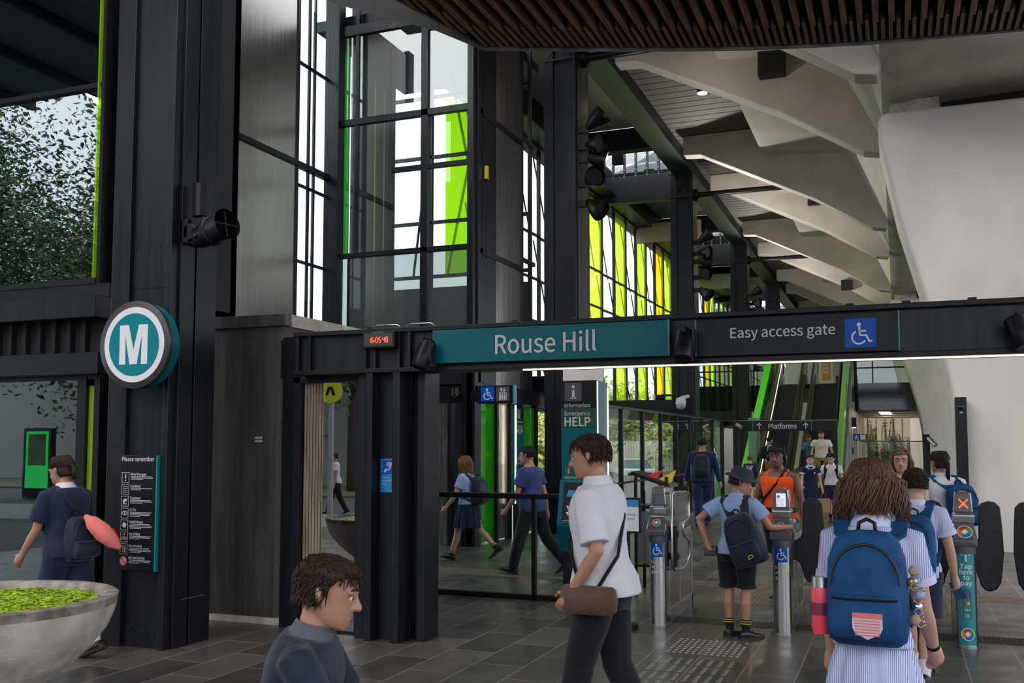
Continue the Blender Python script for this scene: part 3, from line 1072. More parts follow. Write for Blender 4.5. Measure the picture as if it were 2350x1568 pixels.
# =================================================================== PORTAL, SIGNS, GATES
pt = thing('entrance_portal', 'long dark steel portal beam and double posts framing the station entrance', 'portal', (-4.2, 7.8, 0))
mb = MB()
mb.box(-5.20, 6.2, 7.76, 7.98, 2.42, 2.75)
mb.build('beam_web', M['steel'], pt)
mb = MB()
mb.box(-5.24, 6.2, 7.70, 8.02, 2.745, 2.785).box(-5.24, 6.2, 7.70, 8.02, 2.385, 2.425)
mb.build('beam_flange', M['black'], pt, bevel=0.004)
for x in (-5.22, -5.09, -4.50, -4.40, -4.155, -4.05):
    MB().box(x, x + 0.03, 7.71, 7.8, 2.42, 2.75).build('beam_stiffener', M['steel'], pt, bevel=0.003)
mb = MB()
mb.box(-4.47, -4.40, 7.71, 7.93, 0, 2.40).box(-4.40, -4.19, 7.85, 7.89, 0, 2.40).box(-4.19, -4.12, 7.70, 7.93, 0, 2.40)
mb.build('front_post', M['steel'], pt, bevel=0.005)
mb = MB()
mb.box(-4.14, -4.01, 7.97, 8.06, 0, 2.40).box(-4.02, -3.945, 7.86, 8.16, 0, 2.40)
mb.build('rear_post', M['steel'], pt, bevel=0.005)
mb = MB()
mb.box(-2.98, 5.8, 7.80, 7.83, 2.376, 2.385)
mb.build('light_strip', M['led'], pt)
mb = MB()
for x in (-4.55, -3.95, -3.1, -2.6, -1.55, -1.02, -0.35, 0.05, 0.5):
    mb.box(x, x + 0.06, 7.84, 7.9, 2.785, 2.82)
mb.build('top_lug', M['black'], pt)
mb = MB()
for x in (-4.53, -4.18):
    mb.tube([(x, 7.95, 2.78), (x, 7.95, 2.83), (x + 0.04, 7.95, 2.845), (x + 0.24, 7.95, 2.845), (x + 0.28, 7.95, 2.83), (x + 0.28, 7.95, 2.78)], 0.008, 6)
mb.build('lifting_loop', M['inox'], pt, smooth=True)
# door bay under the left end
w = struct(thing('door_1', 'tall dark glass side door mirroring the street, left of the hearing sign', 'door', (-5.0, 7.95, 0)))
mb = MB()
mb.prism([(-5.06, 7.945), (-4.654, 8.002), (-4.656, 8.017), (-5.062, 7.960)], 'Z', 0.03, 2.36)
mb.build('pane', M['glass_door'], w)
mb = MB()
mb.box(-5.37, -5.29, 7.90, 8.0, 0, 2.385).box(-4.67, -4.60, 7.88, 8.0, 0, 2.385).box(-5.37, -4.60, 7.90, 8.0, 2.325, 2.385).box(-5.37, -4.6, 7.92, 8.03, 0, 0.03)
mb.box(-4.60, -4.47, 7.80, 8.0, 0, 2.4).box(-5.56, -5.37, 8.0, 8.1, 0, 2.785).box(-5.60, -5.20, 8.02, 8.12, 2.38, 2.76)
mb.build('frame', M['steel'], w, bevel=0.004)
boxo('backing', M['matte'], (-5.54, -4.62, 8.9, 8.95, 0, 2.5), w)
mb = MB()
mb.box(-5.32, -5.05, 7.985, 8.0, 0.0, 2.35)
for k in range(8):
    mb.box(-5.315 + 0.033 * k, -5.29 + 0.033 * k, 7.965, 7.985, 0.0, 2.35)
mb.build('timber_lining', pbr('pale_timber_slats', (0.24, 0.18, 0.125), 0.6, 0, 0.35, 6, (10, 10, .3)), w)

# station name sign
s = thing('station_name_sign', 'teal sign reading Rouse Hill on the entrance beam', 'sign', (-2.73, 7.7, 2.45))
boxo('panel', M['teal'], (-3.78, -1.677, 7.665, 7.70, 2.447, 2.738), s, bevel=0.004)
boxo('edge_strip', M['teal_l'], (-1.690, -1.677, 7.655, 7.665, 2.447, 2.738), s)
mb = MB(front(-3.178, 7.662, 2.513))
put_text(mb, 'Rouse Hill', 0, 0.0, w=0.893, cap=0.158, bold=0.012)
mb.build('lettering', M['letter'], s)


# pictograms, drawn in a 1 x 1 square
def icon_wheelchair(mb, u, v, s, d0, d1):
    def P(*q): return [(u + a * s, v + b * s) for a, b in q]
    mb.disc((u + 0.43 * s, v + 0.86 * s), 0.085 * s, d0, d1, 16)
    mb.ribbon(P((0.44, 0.76), (0.47, 0.42), (0.70, 0.42), (0.82, 0.16), (0.92, 0.20)), 0.085 * s, d0, d1)
    mb.ribbon(P((0.46, 0.60), (0.70, 0.60)), 0.07 * s, d0, d1)
    arc_ = [(u + (0.42 + 0.26 * math.cos(t)) * s, v + (0.34 + 0.26 * math.sin(t)) * s) for t in [R(115 + 12 * k) for k in range(19)]]
    mb.ribbon(arc_, 0.07 * s, d0, d1)


def icon_ear(mb, u, v, s, d0, d1):
    def P(*q): return [(u + a * s, v + b * s) for a, b in q]
    mb.ribbon(P((0.40, 0.62), (0.38, 0.78), (0.50, 0.90), (0.68, 0.88), (0.78, 0.72), (0.72, 0.55), (0.62, 0.46), (0.60, 0.34), (0.52, 0.26), (0.44, 0.32)), 0.08 * s, d0, d1)
    mb.ribbon(P((0.52, 0.64), (0.52, 0.74), (0.62, 0.76), (0.66, 0.66), (0.56, 0.56)), 0.06 * s, d0, d1)
    mb.ribbon(P((0.10, 0.10), (0.36, 0.36)), 0.14 * s, d0, d1)
    mb.ribbon(P((0.74, 0.80), (0.92, 0.96)), 0.07 * s, d0, d1)


def icon_i(mb, u, v, s, d0, d1):
    mb.disc((u + 0.5 * s, v + 0.80 * s), 0.09 * s, d0, d1, 16)
    mb.ribbon([(u + 0.5 * s, v + 0.16 * s), (u + 0.5 * s, v + 0.64 * s)], 0.15 * s, d0, d1)
    mb.ribbon([(u + 0.38 * s, v + 0.60 * s), (u + 0.5 * s, v + 0.60 * s)], 0.09 * s, d0, d1)
    mb.ribbon([(u + 0.34 * s, v + 0.16 * s), (u + 0.66 * s, v + 0.16 * s)], 0.09 * s, d0, d1)


def icon_lift(mb, u, v, s, d0, d1):
    def P(*q): return [(u + a * s, v + b * s) for a, b in q]
    mb.ribbon(P((0.24, 0.08), (0.76, 0.08), (0.76, 0.58), (0.24, 0.58)), 0.06 * s, d0, d1, closed=True)
    for k in range(3):
        mb.disc((u + (0.36 + 0.14 * k) * s, v + 0.46 * s), 0.045 * s, d0, d1, 10)
        mb.ribbon(P((0.36 + 0.14 * k, 0.16), (0.36 + 0.14 * k, 0.40)), 0.075 * s, d0, d1)
    for a, f in ((0.38, 1), (0.62, -1)):
        y0, y1 = (0.66, 0.92) if f > 0 else (0.92, 0.66)
        mb.ribbon(P((a, y0), (a, y1)), 0.05 * s, d0, d1)
        mb.ribbon(P((a - 0.09, y1 - 0.1 * f), (a, y1), (a + 0.09, y1 - 0.1 * f)), 0.05 * s, d0, d1)


def icon_people(mb, u, v, s, d0, d1):
    for a in (0.3, 0.7):
        mb.disc((u + a * s, v + 0.80 * s), 0.09 * s, d0, d1, 12)
        mb.ribbon([(u + a * s, v + 0.40 * s), (u + a * s, v + 0.68 * s)], 0.20 * s, d0, d1)
        mb.ribbon([(u + a * s, v + 0.12 * s), (u + a * s, v + 0.40 * s)], 0.13 * s, d0, d1)


def icon_arrow(mb, u, v, s, d0, d1):
    def P(*q): return [(u + a * s, v + b * s) for a, b in q]
    mb.ribbon(P((0.5, 0.02), (0.5, 0.94)), 0.13 * s, d0, d1)
    mb.ribbon(P((0.14, 0.60), (0.5, 0.96), (0.86, 0.60)), 0.13 * s, d0, d1)


s = thing('access_gate_sign', 'black sign reading Easy access gate with blue wheelchair symbol, on the entrance beam', 'sign', (-0.72, 7.7, 2.43))
boxo('panel', M['black'], (-1.472, 0.03, 7.665, 7.70, 2.43, 2.725), s, bevel=0.004)
mb = MB()
mb.box(-1.472, -1.462, 7.655, 7.668, 2.43, 2.725).box(0.020, 0.030, 7.655, 7.668, 2.43, 2.725)
mb.build('edge_strip', M['teal_l'], s)
mb = MB(front(-1.196, 7.662, 2.568))
put_text(mb, 'Easy access gate', 0, 0, w=0.775, cap=0.078, bold=0.012)
mb.build('lettering', M['letter'], s)
mb = MB(front(-0.353, 7.662, 2.462))
mb.rrect(0, 0.221, 0, 0.217, 0.012, 0, 0.003)
pl = mb.build('symbol_plate', M['blue'], s)
mb = MB(front(-0.353, 7.662, 2.462))
icon_wheelchair(mb, 0.022, 0.012, 0.185, 0.003, 0.005)
mb.build('wheelchair_symbol', M['white'], pl)

# three black drum speakers hung before the beam
for k, x in enumerate((-3.81, -1.537, 0.80)):
    t = thing('drum_speaker', ['black drum speaker at the left end of the teal name sign', 'black drum speaker between the teal sign and the easy access sign', 'black drum speaker at the right end of the beam, cut by the frame edge'][k], 'speaker', (x, 7.6, 2.5), 'black drum speakers on the beam')
    a, b = Vector((x + 0.035, 7.60, 2.635)), Vector((x - 0.03, 7.53, 2.40))
    if k == 1: a, b = Vector((x, 7.62, 2.63)), Vector((x - 0.002, 7.50, 2.40))
    if k == 2: a, b = Vector((x - 0.03, 7.58, 2.63)), Vector((x + 0.04, 7.54, 2.42))
    d = (b - a)
    mb = MB()
    mb.tube([a, a + d * 0.06, a + d * 0.5, a + d * 0.94, b], [0.055, 0.075, 0.080, 0.080, 0.070], 20)
    mb.build('drum', M['black'], t, smooth=True, auto=40)
    mb = MB()
    mb.box(x - 0.015, x + 0.015, 7.52, 7.71, 2.62, 2.665).box(x + 0.065, x + 0.085, 7.53, 7.6, 2.46, 2.64)
    mb.build('bracket', M['steel_b'], t)

# digital clock
s = thing('digital_clock', 'small black digital clock showing 16:05 48 in red', 'clock', (-4.3, 7.7, 2.6))
boxo('case', M['black'], (-4.466, -4.14, 7.64, 7.71, 2.603, 2.750), s, bevel=0.005)
boxo('face', pbr('clock_face', (0.05, 0.042, 0.038), 0.35), (-4.445, -4.160, 7.637, 7.641, 2.622, 2.735), s)
boxo('maker_strip', M['tan'], (-4.36, -4.25, 7.636, 7.641, 2.738, 2.745), s)
SEG = {'0': 'abcdef', '1': 'bc', '5': 'acdfg', '6': 'acdefg', '4': 'bcfg', '8': 'abcdefg'}
mb = MB(front(-4.398, 7.636, 2.650))


def digit(mb, c, u, v, w, h, t):
    q = {'a': ((u, v + h), (u + w, v + h)), 'g': ((u, v + h / 2), (u + w, v + h / 2)), 'd': ((u, v), (u + w, v)),
         'f': ((u, v + h / 2), (u, v + h)), 'b': ((u + w, v + h / 2), (u + w, v + h)), 'e': ((u, v), (u, v + h / 2)), 'c': ((u + w, v), (u + w, v + h / 2))}
    for ch in SEG[c]:
        (a, b), (c_, d_) = q[ch]
        L = Vector((c_ - a, d_ - b)) * 0.1
        mb.ribbon([(a + L.x, b + L.y), (c_ - L.x, d_ - L.y)], t, 0, 0.001)


u = 0.0
for ch in '16:05 48':
    if ch == ':':
        mb.disc((u + 0.0, 0.014), 0.0035, 0, 0.001, 8).disc((u + 0.0, 0.032), 0.0035, 0, 0.001, 8)
        u += 0.009
    elif ch == ' ':
        u += 0.010
    else:
        digit(mb, ch, u, 0.0, 0.019, 0.046, 0.006)
        u += 0.0305
mb.build('red_digits', M['led_red'], s)

# hearing sign on the portal post
s = thing('hearing_sign', 'upright cyan sign with an ear symbol on the portal post', 'sign', (-4.326, 7.85, 1.3))
boxo('plate', M['cyan'], (-4.382, -4.225, 7.842, 7.85, 1.308, 1.612), s)
mb = MB(front(-4.382, 7.842, 1.308))
mb.rrect(0.022, 0.140, 0.165, 0.290, 0.008, 0, 0.002)
pl = mb.build('symbol_plate', M['blue'], s)
mb = MB(front(-4.382, 7.840, 1.308))
icon_ear(mb, 0.028, 0.172, 0.108, 0.0, 0.002)
mb.build('ear_symbol', M['white'], pl)
mb = MB(front(-4.382, 7.841, 1.308))
for k, t_ in enumerate(('Hearing', 'Augmented', 'Area')):
    put_text(mb, t_, 0.02, 0.128 - 0.030 * k, cap=0.016, bold=0.01)
mb.ribbon([(0.105, 0.012), (0.145, 0.012)], 0.006, 0, 0.001)
mb.build('lettering', pbr('pale_cyan_print', (0.35, 0.6, 0.8), 0.5), s)

# round M sign
s = thing('metro_sign', 'round teal and white M sign on the left column', 'sign', (-6.02, 6.5, 2.59))
mb = MB(front(-6.02, 6.50, 2.588))
mb.disc((0, 0), 0.366, -0.135, -0.04, 56)
mb.build('drum_side', M['teal'], s, smooth=True, auto=40)
mb = MB(front(-6.02, 6.50, 2.588))
mb.disc((0, 0), 0.376, -0.045, 0, 56)
mb.build('rim', pbr('dark_bronze_rim', (0.032, 0.028, 0.028), 0.35), s, bevel=0.006, smooth=True, auto=40)
mb = MB(front(-6.02, 6.50, 2.588))
mb.disc((0, 0), 0.322, 0, 0.003, 56)
mb.build('white_ring', M['white'], s)
mb = MB(front(-6.02, 6.50, 2.588))
mb.disc((0, 0), 0.268, 0.003, 0.006, 56)
mb.build('teal_disc', pbr('teal_disc_face', (0.002, 0.20, 0.245), 0.35, spec=0.25), s)
mb = MB(front(-6.02, 6.50, 2.588))
hw, hh, st_ = 0.150, 0.168, 0.066
mb.prism([(-hw, -hh), (-hw + st_, -hh), (-hw + st_ - .004, 0.075), (-0.038, -hh), (0.038, -hh), (hw - st_ + .004, 0.075), (hw - st_, -hh), (hw, -hh), (hw, hh), (hw - 0.095, hh), (0, -0.045), (-hw + 0.095, hh), (-hw, hh)], 'Z', 0.006, 0.009)
mb.build('letter_m', M['white'], s)
MB().box(-6.12, -5.92, 6.68, 6.79, 2.5, 2.68).build('mounting', M['black'], s)

# notice board
s = thing('notice_board', 'tall black Please remember board on the M column', 'sign', (-6.1, 6.7, 0.66))
BX, BZ = -6.308, 0.660
boxo('panel', M['black'], (-6.308, -5.905, 6.69, 6.718, 0.66, 1.648), s, bevel=0.003)
boxo('mounting', M['black'], (-6.2, -6.0, 6.718, 6.764, 0.8, 1.5), s)
boxo('edge_strip', M['teal_l'], (-5.915, -5.903, 6.685, 6.73, 0.66, 1.648), s)
mb = MB(front(BX, 6.688, BZ))
put_text(mb, 'Please remember', 0.018, 0.937, w=0.350, cap=0.036, bold=0.018)
rows = [('Mind the gap', 3), ('Caution!', 2), ('Caution!', 3), ('CCTV', 4), ('Valid ticket', 4), ('No riding', 3), ('No alcohol', 4), ('NO SMOKING', 3)]
ic = MB(front(BX, 6.688, BZ))
rd = MB(front(BX, 6.688, BZ))
for k, (t_, n) in enumerate(rows):
    v = 0.752 - 0.1022 * k
    put_text(mb, t_, 0.118, v + 0.062, cap=0.021, bold=0.02)
    for j in range(n):
        mb.ribbon([(0.118, v + 0.052 - 0.0115 * j), (0.118 + (0.245 if j < n - 1 else 0.13) * (0.93 + 0.07 * math.sin(3 * k + j)), v + 0.052 - 0.0115 * j)], 0.0042, 0, 0.0008)
    if k < 7:
        ic.ribbon([(0.022, v), (0.098, v), (0.098, v + 0.086), (0.022, v + 0.086)], 0.005, 0, 0.001, closed=True)
    cx_, cz_ = 0.060, v + 0.043
    if k == 0:
        ic.ribbon([(cx_, cz_ - 0.008), (cx_, cz_ + 0.030)], 0.011, 0, 0.001).disc((cx_, cz_ - 0.024), 0.007, 0, 0.001, 10)
    elif k == 1:
        for i in range(4):
            for j in range(4):
                ic.disc((cx_ - 0.021 + 0.014 * i, cz_ - 0.024 + 0.016 * j), 0.0045, 0, 0.001, 8)
    elif k == 2:
        ic.disc((cx_ - 0.012, cz_ - 0.022), 0.007, 0, 0.001, 10).disc((cx_ + 0.014, cz_ - 0.022), 0.007, 0, 0.001, 10)
        ic.disc((cx_, cz_), 0.022, 0, 0.001, 14, None, 0, math.pi * 1.5).ribbon([(cx_ + 0.018, cz_ + 0.006), (cx_ + 0.026, cz_ + 0.026)], 0.006, 0, 0.001)
    elif k == 3:
        ic.ribbon([(cx_ + 0.029 * math.cos(a), cz_ + 0.016 * math.sin(a)) for a in [R(20 * i) for i in range(18)]], 0.006, 0, 0.001, closed=True).disc((cx_, cz_), 0.009, 0, 0.001, 12)
    elif k == 4:
        ic.prism([(cx_ - 0.026, cz_ - 0.006), (cx_ + 0.006, cz_ - 0.028), (cx_ + 0.026, cz_ + 0.006), (cx_ - 0.006, cz_ + 0.028)], 'Z', 0, 0.001)
    elif k == 5:
        ic.disc((cx_ - 0.017, cz_ - 0.014), 0.014, 0, 0.001, 14, 0.010).disc((cx_ + 0.017, cz_ - 0.014), 0.014, 0, 0.001, 14, 0.010)
        ic.ribbon([(cx_ - 0.017, cz_ - 0.014), (cx_, cz_ + 0.010), (cx_ + 0.017, cz_ - 0.014)], 0.005, 0, 0.001).disc((cx_ + 0.004, cz_ + 0.026), 0.007, 0, 0.001, 10)
        rd.ribbon([(cx_ - 0.032, cz_ + 0.036), (cx_ + 0.032, cz_ - 0.036)], 0.006, 0.001, 0.002)
    elif k == 6:
        ic.prism([(cx_ - 0.020, cz_ + 0.026), (cx_ - 0.002, cz_ + 0.026), (cx_ - 0.008, cz_), (cx_ - 0.008, cz_ - 0.03), (cx_ - 0.014, cz_ - 0.03), (cx_ - 0.014, cz_)], 'Z', 0, 0.001)
        ic.box(cx_ + 0.006, cx_ + 0.020, cz_ - 0.03, cz_ + 0.012, 0, 0.001).box(cx_ + 0.010, cx_ + 0.016, cz_ + 0.012, cz_ + 0.03, 0, 0.001)
        rd.ribbon([(cx_ - 0.032, cz_ + 0.036), (cx_ + 0.032, cz_ - 0.036)], 0.006, 0.001, 0.002)
    else:
        ic.disc((cx_, cz_), 0.036, 0, 0.0006, 24)
        rd.disc((cx_, cz_), 0.044, 0.0006, 0.002, 28, 0.034).ribbon([(cx_ - 0.028, cz_ + 0.026), (cx_ + 0.028, cz_ - 0.026)], 0.009, 0.0006, 0.002)
        rd.ribbon([(cx_ - 0.026, cz_ - 0.006), (cx_ + 0.022, cz_ - 0.006)], 0.005, 0.0006, 0.0016)
mb.build('lettering', M['letter'], s)
ic.build('pictograms', M['letter'], s)
rd.build('red_marks', M['red'], s)

# projector spotlight on the M column
t = thing('spotlight', 'black cylindrical spotlight bracketed to the M column', 'light', (-5.78, 6.9, 3.7))
mb = MB()
mb.cyl((-5.66, 6.88, 3.74), (-5.66, 6.88, 4.03), 0.072, n=20)
mb.build('driver_can', M['black'], t, smooth=True, auto=40)
mb = MB()
mb.box(-5.83, -5.74, 6.80, 7.02, 3.50, 3.72).box(-5.78, -5.6, 6.84, 6.93, 3.56, 3.74)
mb.cyl((-5.72, 6.80, 3.60), (-5.72, 7.05, 3.60), 0.075, n=16)
mb.build('bracket', M['black'], t, bevel=0.01)
a, b = Vector((-5.67, 6.87, 3.55)), Vector((-5.30, 6.78, 3.63))
d = b - a
mb = MB()
mb.tube([a, a + d * .05, a + d * 0.42, a + d * 0.45, a + d * 0.52, a + d * 0.55, b], [0.06, 0.10, 0.105, 0.132, 0.132, 0.120, 0.134], 26, caps=False)
mb.tube([a + d * 0.56, b], [0.112, 0.127], 26, caps=False)
mb.tube([a + d * 0.55, a + d * 0.56], [0.115, 0.115], 26)
mb.build('lamp_barrel', M['black'], t, smooth=True, auto=40)
mb = MB()
dn = d.normalized()
up_ = Vector((0, 0, 1)) - dn * dn.z
up_.normalize()
sd = dn.cross(up_)
for q in (up_, sd):
    mb.tube([b - dn * 0.02 + q * 0.124, b - dn * 0.02 - q * 0.124], 0.007, 6)
mb.build('cross_louvre', M['matte'], t)
mb = MB()
mb.tube([(-5.72, 6.83, 3.54), (-5.6, 6.80, 3.52), (-5.5, 6.74, 3.58)], 0.02, 8).cyl((-5.62, 6.74, 3.54), (-5.62, 6.78, 3.54), 0.02, n=8)
mb.build('yoke', M['steel_b'], t, smooth=True)

# floodlight clusters on the hall columns; the third is added to brighten the far ribs
for k in range(3):
    yk = 18.35 + 11.83 * k
    t = thing('floodlight_cluster', ['cluster of black floodlights on the first hall column', 'cluster of black floodlights on the second hall column', 'added cluster of black floodlights brightening the far ribs, on the third hall column'][k], 'lights', (-5.8, yk, 7.2), 'black floodlight clusters')
    for j, (z, dx, dy, dz) in enumerate(((8.05, 0.35, -0.05, 0.22), (7.70, 0.32, -0.12, -0.05), (7.45, 0.34, 0.10, -0.10), (6.95, 0.25, -0.3, 0.02), (6.55, 0.3, -0.12, -0.25))):
        a = Vector((-5.62, yk, z))
        d = Vector((dx, dy, dz))
        mb = MB()
        mb.tube([a, a + d * 0.3, a + d * 0.75, a + d], [0.07, 0.12, 0.19, 0.21], 16, caps=False)
        mb.tube([a + d * 0.80, a + d * 0.82], [0.18, 0.18], 16)
        mb.tube([a - d * .02, a], [0.07, 0.07], 12)
        o = mb.build('floodlight', M['black'], t, smooth=True, auto=40)
        MB().box(-5.799, -5.6, yk - 0.05, yk + 0.05, z - 0.1, z + 0.03).build('arm', M['black'], o)
        if j in (0, 2):
            tgt = (-2.5, yk + (4 if j else -4), 11)
            lamp('flood_beam', 'SPOT', tuple(a + d * 1.1), tgt, (90, 280, 280)[k], (1, 0.95, 0.87), 0.15, 110, o)

# ---- glass barrier and information pylons
t = thing('glass_barrier', 'waist high glass barrier with black rails left of the information pylon', 'barrier', (-4.3, 10.4, 0))
boxo('pane', M['glass'], (-5.26, -3.86, 10.395, 10.405, 0.06, 1.13), t)
boxo('pane', M['glass'], (-3.82, -3.40, 10.395, 10.405, 0.06, 1.13), t)
mb = MB()
mb.box(-5.30, -3.38, 10.37, 10.43, 0.0, 0.06).box(-5.30, -3.38, 10.36, 10.44, 1.125, 1.185)
mb.build('rail', M['black'], t, bevel=0.006)
for x in (-3.865, -5.31):
    MB().box(x, x + 0.05, 10.37, 10.43, 0.0, 1.13).build('post', M['black'], t, bevel=0.004)


def help_pylon(label, T, sides, depth=0.40):
    o0 = T @ Vector((0.2, 0, 0))
    t = thing('information_pylon', label, 'help point', tuple(o0), 'teal information help points')
    W_ = 0.405
    MB(T).box(0.012, W_ - 0.004, 0, 0.62, -depth + .02, 0.0).build('base', M['steel'], t, bevel=0.004)
    MB(T).box(0, W_, 0.60, 2.42, -depth, 0.0).build('body', M['teal'], t, bevel=0.005)
    mb = MB(T)
    mb.loft([[(-0.012, v, -.01), (W_ - 0.05, v, -.01), (W_ - 0.05, v, w_), (-0.012, v, w_)] for v, w_ in ((0.60, 0.02), (0.87, 0.13), (0.90, 0.13), (1.36, 0.012))])
    mb.build('console', M['teal'], t)
    MB(T).box(0, W_ - 0.012, 2.126, 2.425, 0, 0.006).build('header_plate', M['black'], t)
    MB(T).box(0, W_ - 0.012, 1.925, 2.126, 0, 0.006).build('help_plate', M['green_d'], t)
    mb = MB(T)
    mb.rrect(0.042, 0.232, 2.205, 2.402, 0.012, 0.006, 0.008)
    mb.rrect(0.042, 0.118, 1.418, 1.498, 0.005, 0.0, 0.003)
    mb.build('symbol_plate', M['grey_i'], t)
    mb = MB(T)
    icon_i(mb, 0.045, 2.208, 0.188, 0.008, 0.010)
    icon_i(mb, 0.043, 1.42, 0.075, 0.003, 0.005)
    put_text(mb, 'Information', 0.040, 2.136, w=0.285, cap=0.042, d=0.008, bold=0.012)
    put_text(mb, 'Emergency', 0.042, 2.050, w=0.285, cap=0.042, d=0.008, bold=0.012)
    put_text(mb, 'HELP', 0.042, 1.935, w=0.284, cap=0.094, d=0.008, bold=0.03)
    put_text(mb, 'Information', 0.040, 1.372, w=0.198, cap=0.030, d=0.012, bold=0.012)
    mb.build('lettering', M['letter'], t)
    mb = MB(T)
    mb.rrect(0.142, 0.218, 1.418, 1.498, 0.005, 0.0, 0.003)
    e = mb.build('ear_plate', M['blue'], t)
    mb = MB(T)
    icon_ear(mb, 0.144, 1.42, 0.072, 0.003, 0.005)
    mb.build('ear_symbol', M['white'], e)

    def cw(v): return 0.13 - (v - 0.90) * (0.118 / 0.46) + 0.002      # console surface depth
    mb = MB(T)
    mb.add([(0.04, 0.905, cw(.905)), (0.315, 0.905, cw(.905)), (0.315, 1.335, cw(1.335)), (0.04, 1.335, cw(1.335)),
            (0.04, 0.905, cw(.905) + .006), (0.315, 0.905, cw(.905) + .006), (0.315, 1.335, cw(1.335) + .006), (0.04, 1.335, cw(1.335) + .006)],
           [(0, 3, 2, 1), (4, 5, 6, 7), (0, 1, 5, 4), (1, 2, 6, 5), (2, 3, 7, 6), (3, 0, 4, 7)])
    pn = mb.build('intercom_panel', M['black'], t)

    def face(mb, pts):
        mb.add([(a, b, cw(b) + 0.0075) for a, b in pts], [tuple(range(len(pts)))])
    mb = MB(T)
    face(mb, [(0.075, 1.185), (0.145, 1.185), (0.165, 1.255), (0.095, 1.255)])
    mb.build('screen_picture', M['cyan'], pn)
    mb = MB(T)
    face(mb, [(0.215, 1.185), (0.24, 1.185), (0.26, 1.255)])
    face(mb, [(0.168, 1.212), (0.205, 1.212), (0.21, 1.226), (0.172, 1.226)])
    for vv in (1.065, 1.002):
        face(mb, [(0.135, vv + 0.006), (0.27, vv + 0.006), (0.27, vv + 0.012), (0.135, vv + 0.012)])
        face(mb, [(0.135, vv - 0.010), (0.25, vv - 0.010), (0.25, vv - 0.004), (0.135, vv - 0.004)])
    for vv in (0.935, 0.92):
        face(mb, [(0.05, vv), (0.28, vv), (0.28, vv + 0.004), (0.05, vv + 0.004)])
    mb.build('panel_print', M['letter'], pn)
    for vv in (1.065, 1.002):
        mb = MB(T)
        mb.ball((0.098, vv, cw(vv) + 0.006), (0.028, 0.028, 0.008), 16, 6)
        mb.build('call_button', M['inox'], pn, smooth=True)
    mb = MB(T)
    for sd_ in sides:
        if sd_ == 'R':
            mb.box(W_ - 0.004, W_ + 0.005, 0.63, 2.41, -0.012, 0.003).box(W_ - 0.004, W_ + 0.006, 1.0, 2.36, -depth - .004, -depth + 0.018)
        else:
            mb.box(-0.012, 0.004, 0.63, 2.47, -0.02, 0.012)
    mb.build('light_line', M['led'], t)
    return t


help_pylon('nearer teal information and emergency help pylon beside the glass barrier', front(-3.377, 10.0, 0), 'R')
help_pylon('farther teal help point against the lift tower wall, under the wheelchair and lift sign', frame((-6.66, 17.06, 0), (0, 1, 0), (0, 0, 1)), 'L', 0.08)
bh = boxo('bulkhead_panel', M['concrete_w'], (-3.70, -3.21, 11.0, 11.08, 0.0, 2.78), bevel=0.02)
_tag(bh, 'pale plain panel standing behind the nearer information pylon', 'panel')
# lift and wheelchair blade sign
s = thing('lift_sign', 'black hanging sign with wheelchair and lift symbols', 'sign', (-6.26, 15.1, 2.42))
boxo('panel', M['black'], (-6.598, -5.95, 15.1, 15.22, 2.42, 2.722), s, bevel=0.004)
boxo('edge_strip', M['teal_l'], (-5.95, -5.925, 15.1, 15.22, 2.42, 2.722), s)
boxo('arm', M['black'], (-6.74, -6.59, 15.14, 15.28, 2.5, 2.64), s)
mb = MB(front(-6.526, 15.098, 2.457))
mb.rrect(0, 0.247, 0, 0.245, 0.014, 0, 0.003)
pl = mb.build('wheelchair_plate', M['blue'], s)
mb = MB(front(-6.526, 15.095, 2.457))
icon_wheelchair(mb, 0.02, 0.012, 0.215, 0, 0.003)
mb.build('wheelchair_symbol', M['white'], pl)
mb = MB(front(-6.247, 15.098, 2.457))
mb.rrect(0, 0.236, 0, 0.24, 0.014, 0, 0.003)
pl = mb.build('lift_plate', M['grey_i'], s)
mb = MB(front(-6.247, 15.095, 2.457))
icon_lift(mb, 0.0, 0.0, 0.236, 0, 0.003)
mb.build('lift_symbol', M['white'], pl)


def dome_cam(label, c, r, mat, wallpt, tint=None):
    t = thing('dome_camera', label, 'camera', c)
    mb = MB()
    mb.ball(c, (r, r, r), 18, 12)
    mb.build('dome', pbr('dome_' + str(len(bpy.data.materials)), tint or (0.01, 0.01, 0.012), 0.08), t, smooth=True)
    mb = MB()
    mb.cyl((c[0], c[1], c[2] + r * 0.25), (c[0], c[1], c[2] + r * 1.5), r * 1.12, r * 0.9, 18)
    mb.tube([(c[0], c[1], c[2] + r * 1.4), tuple(wallpt)], r * 0.4, 10)
    mb.build('housing', mat, t, smooth=True, auto=40)
    return t


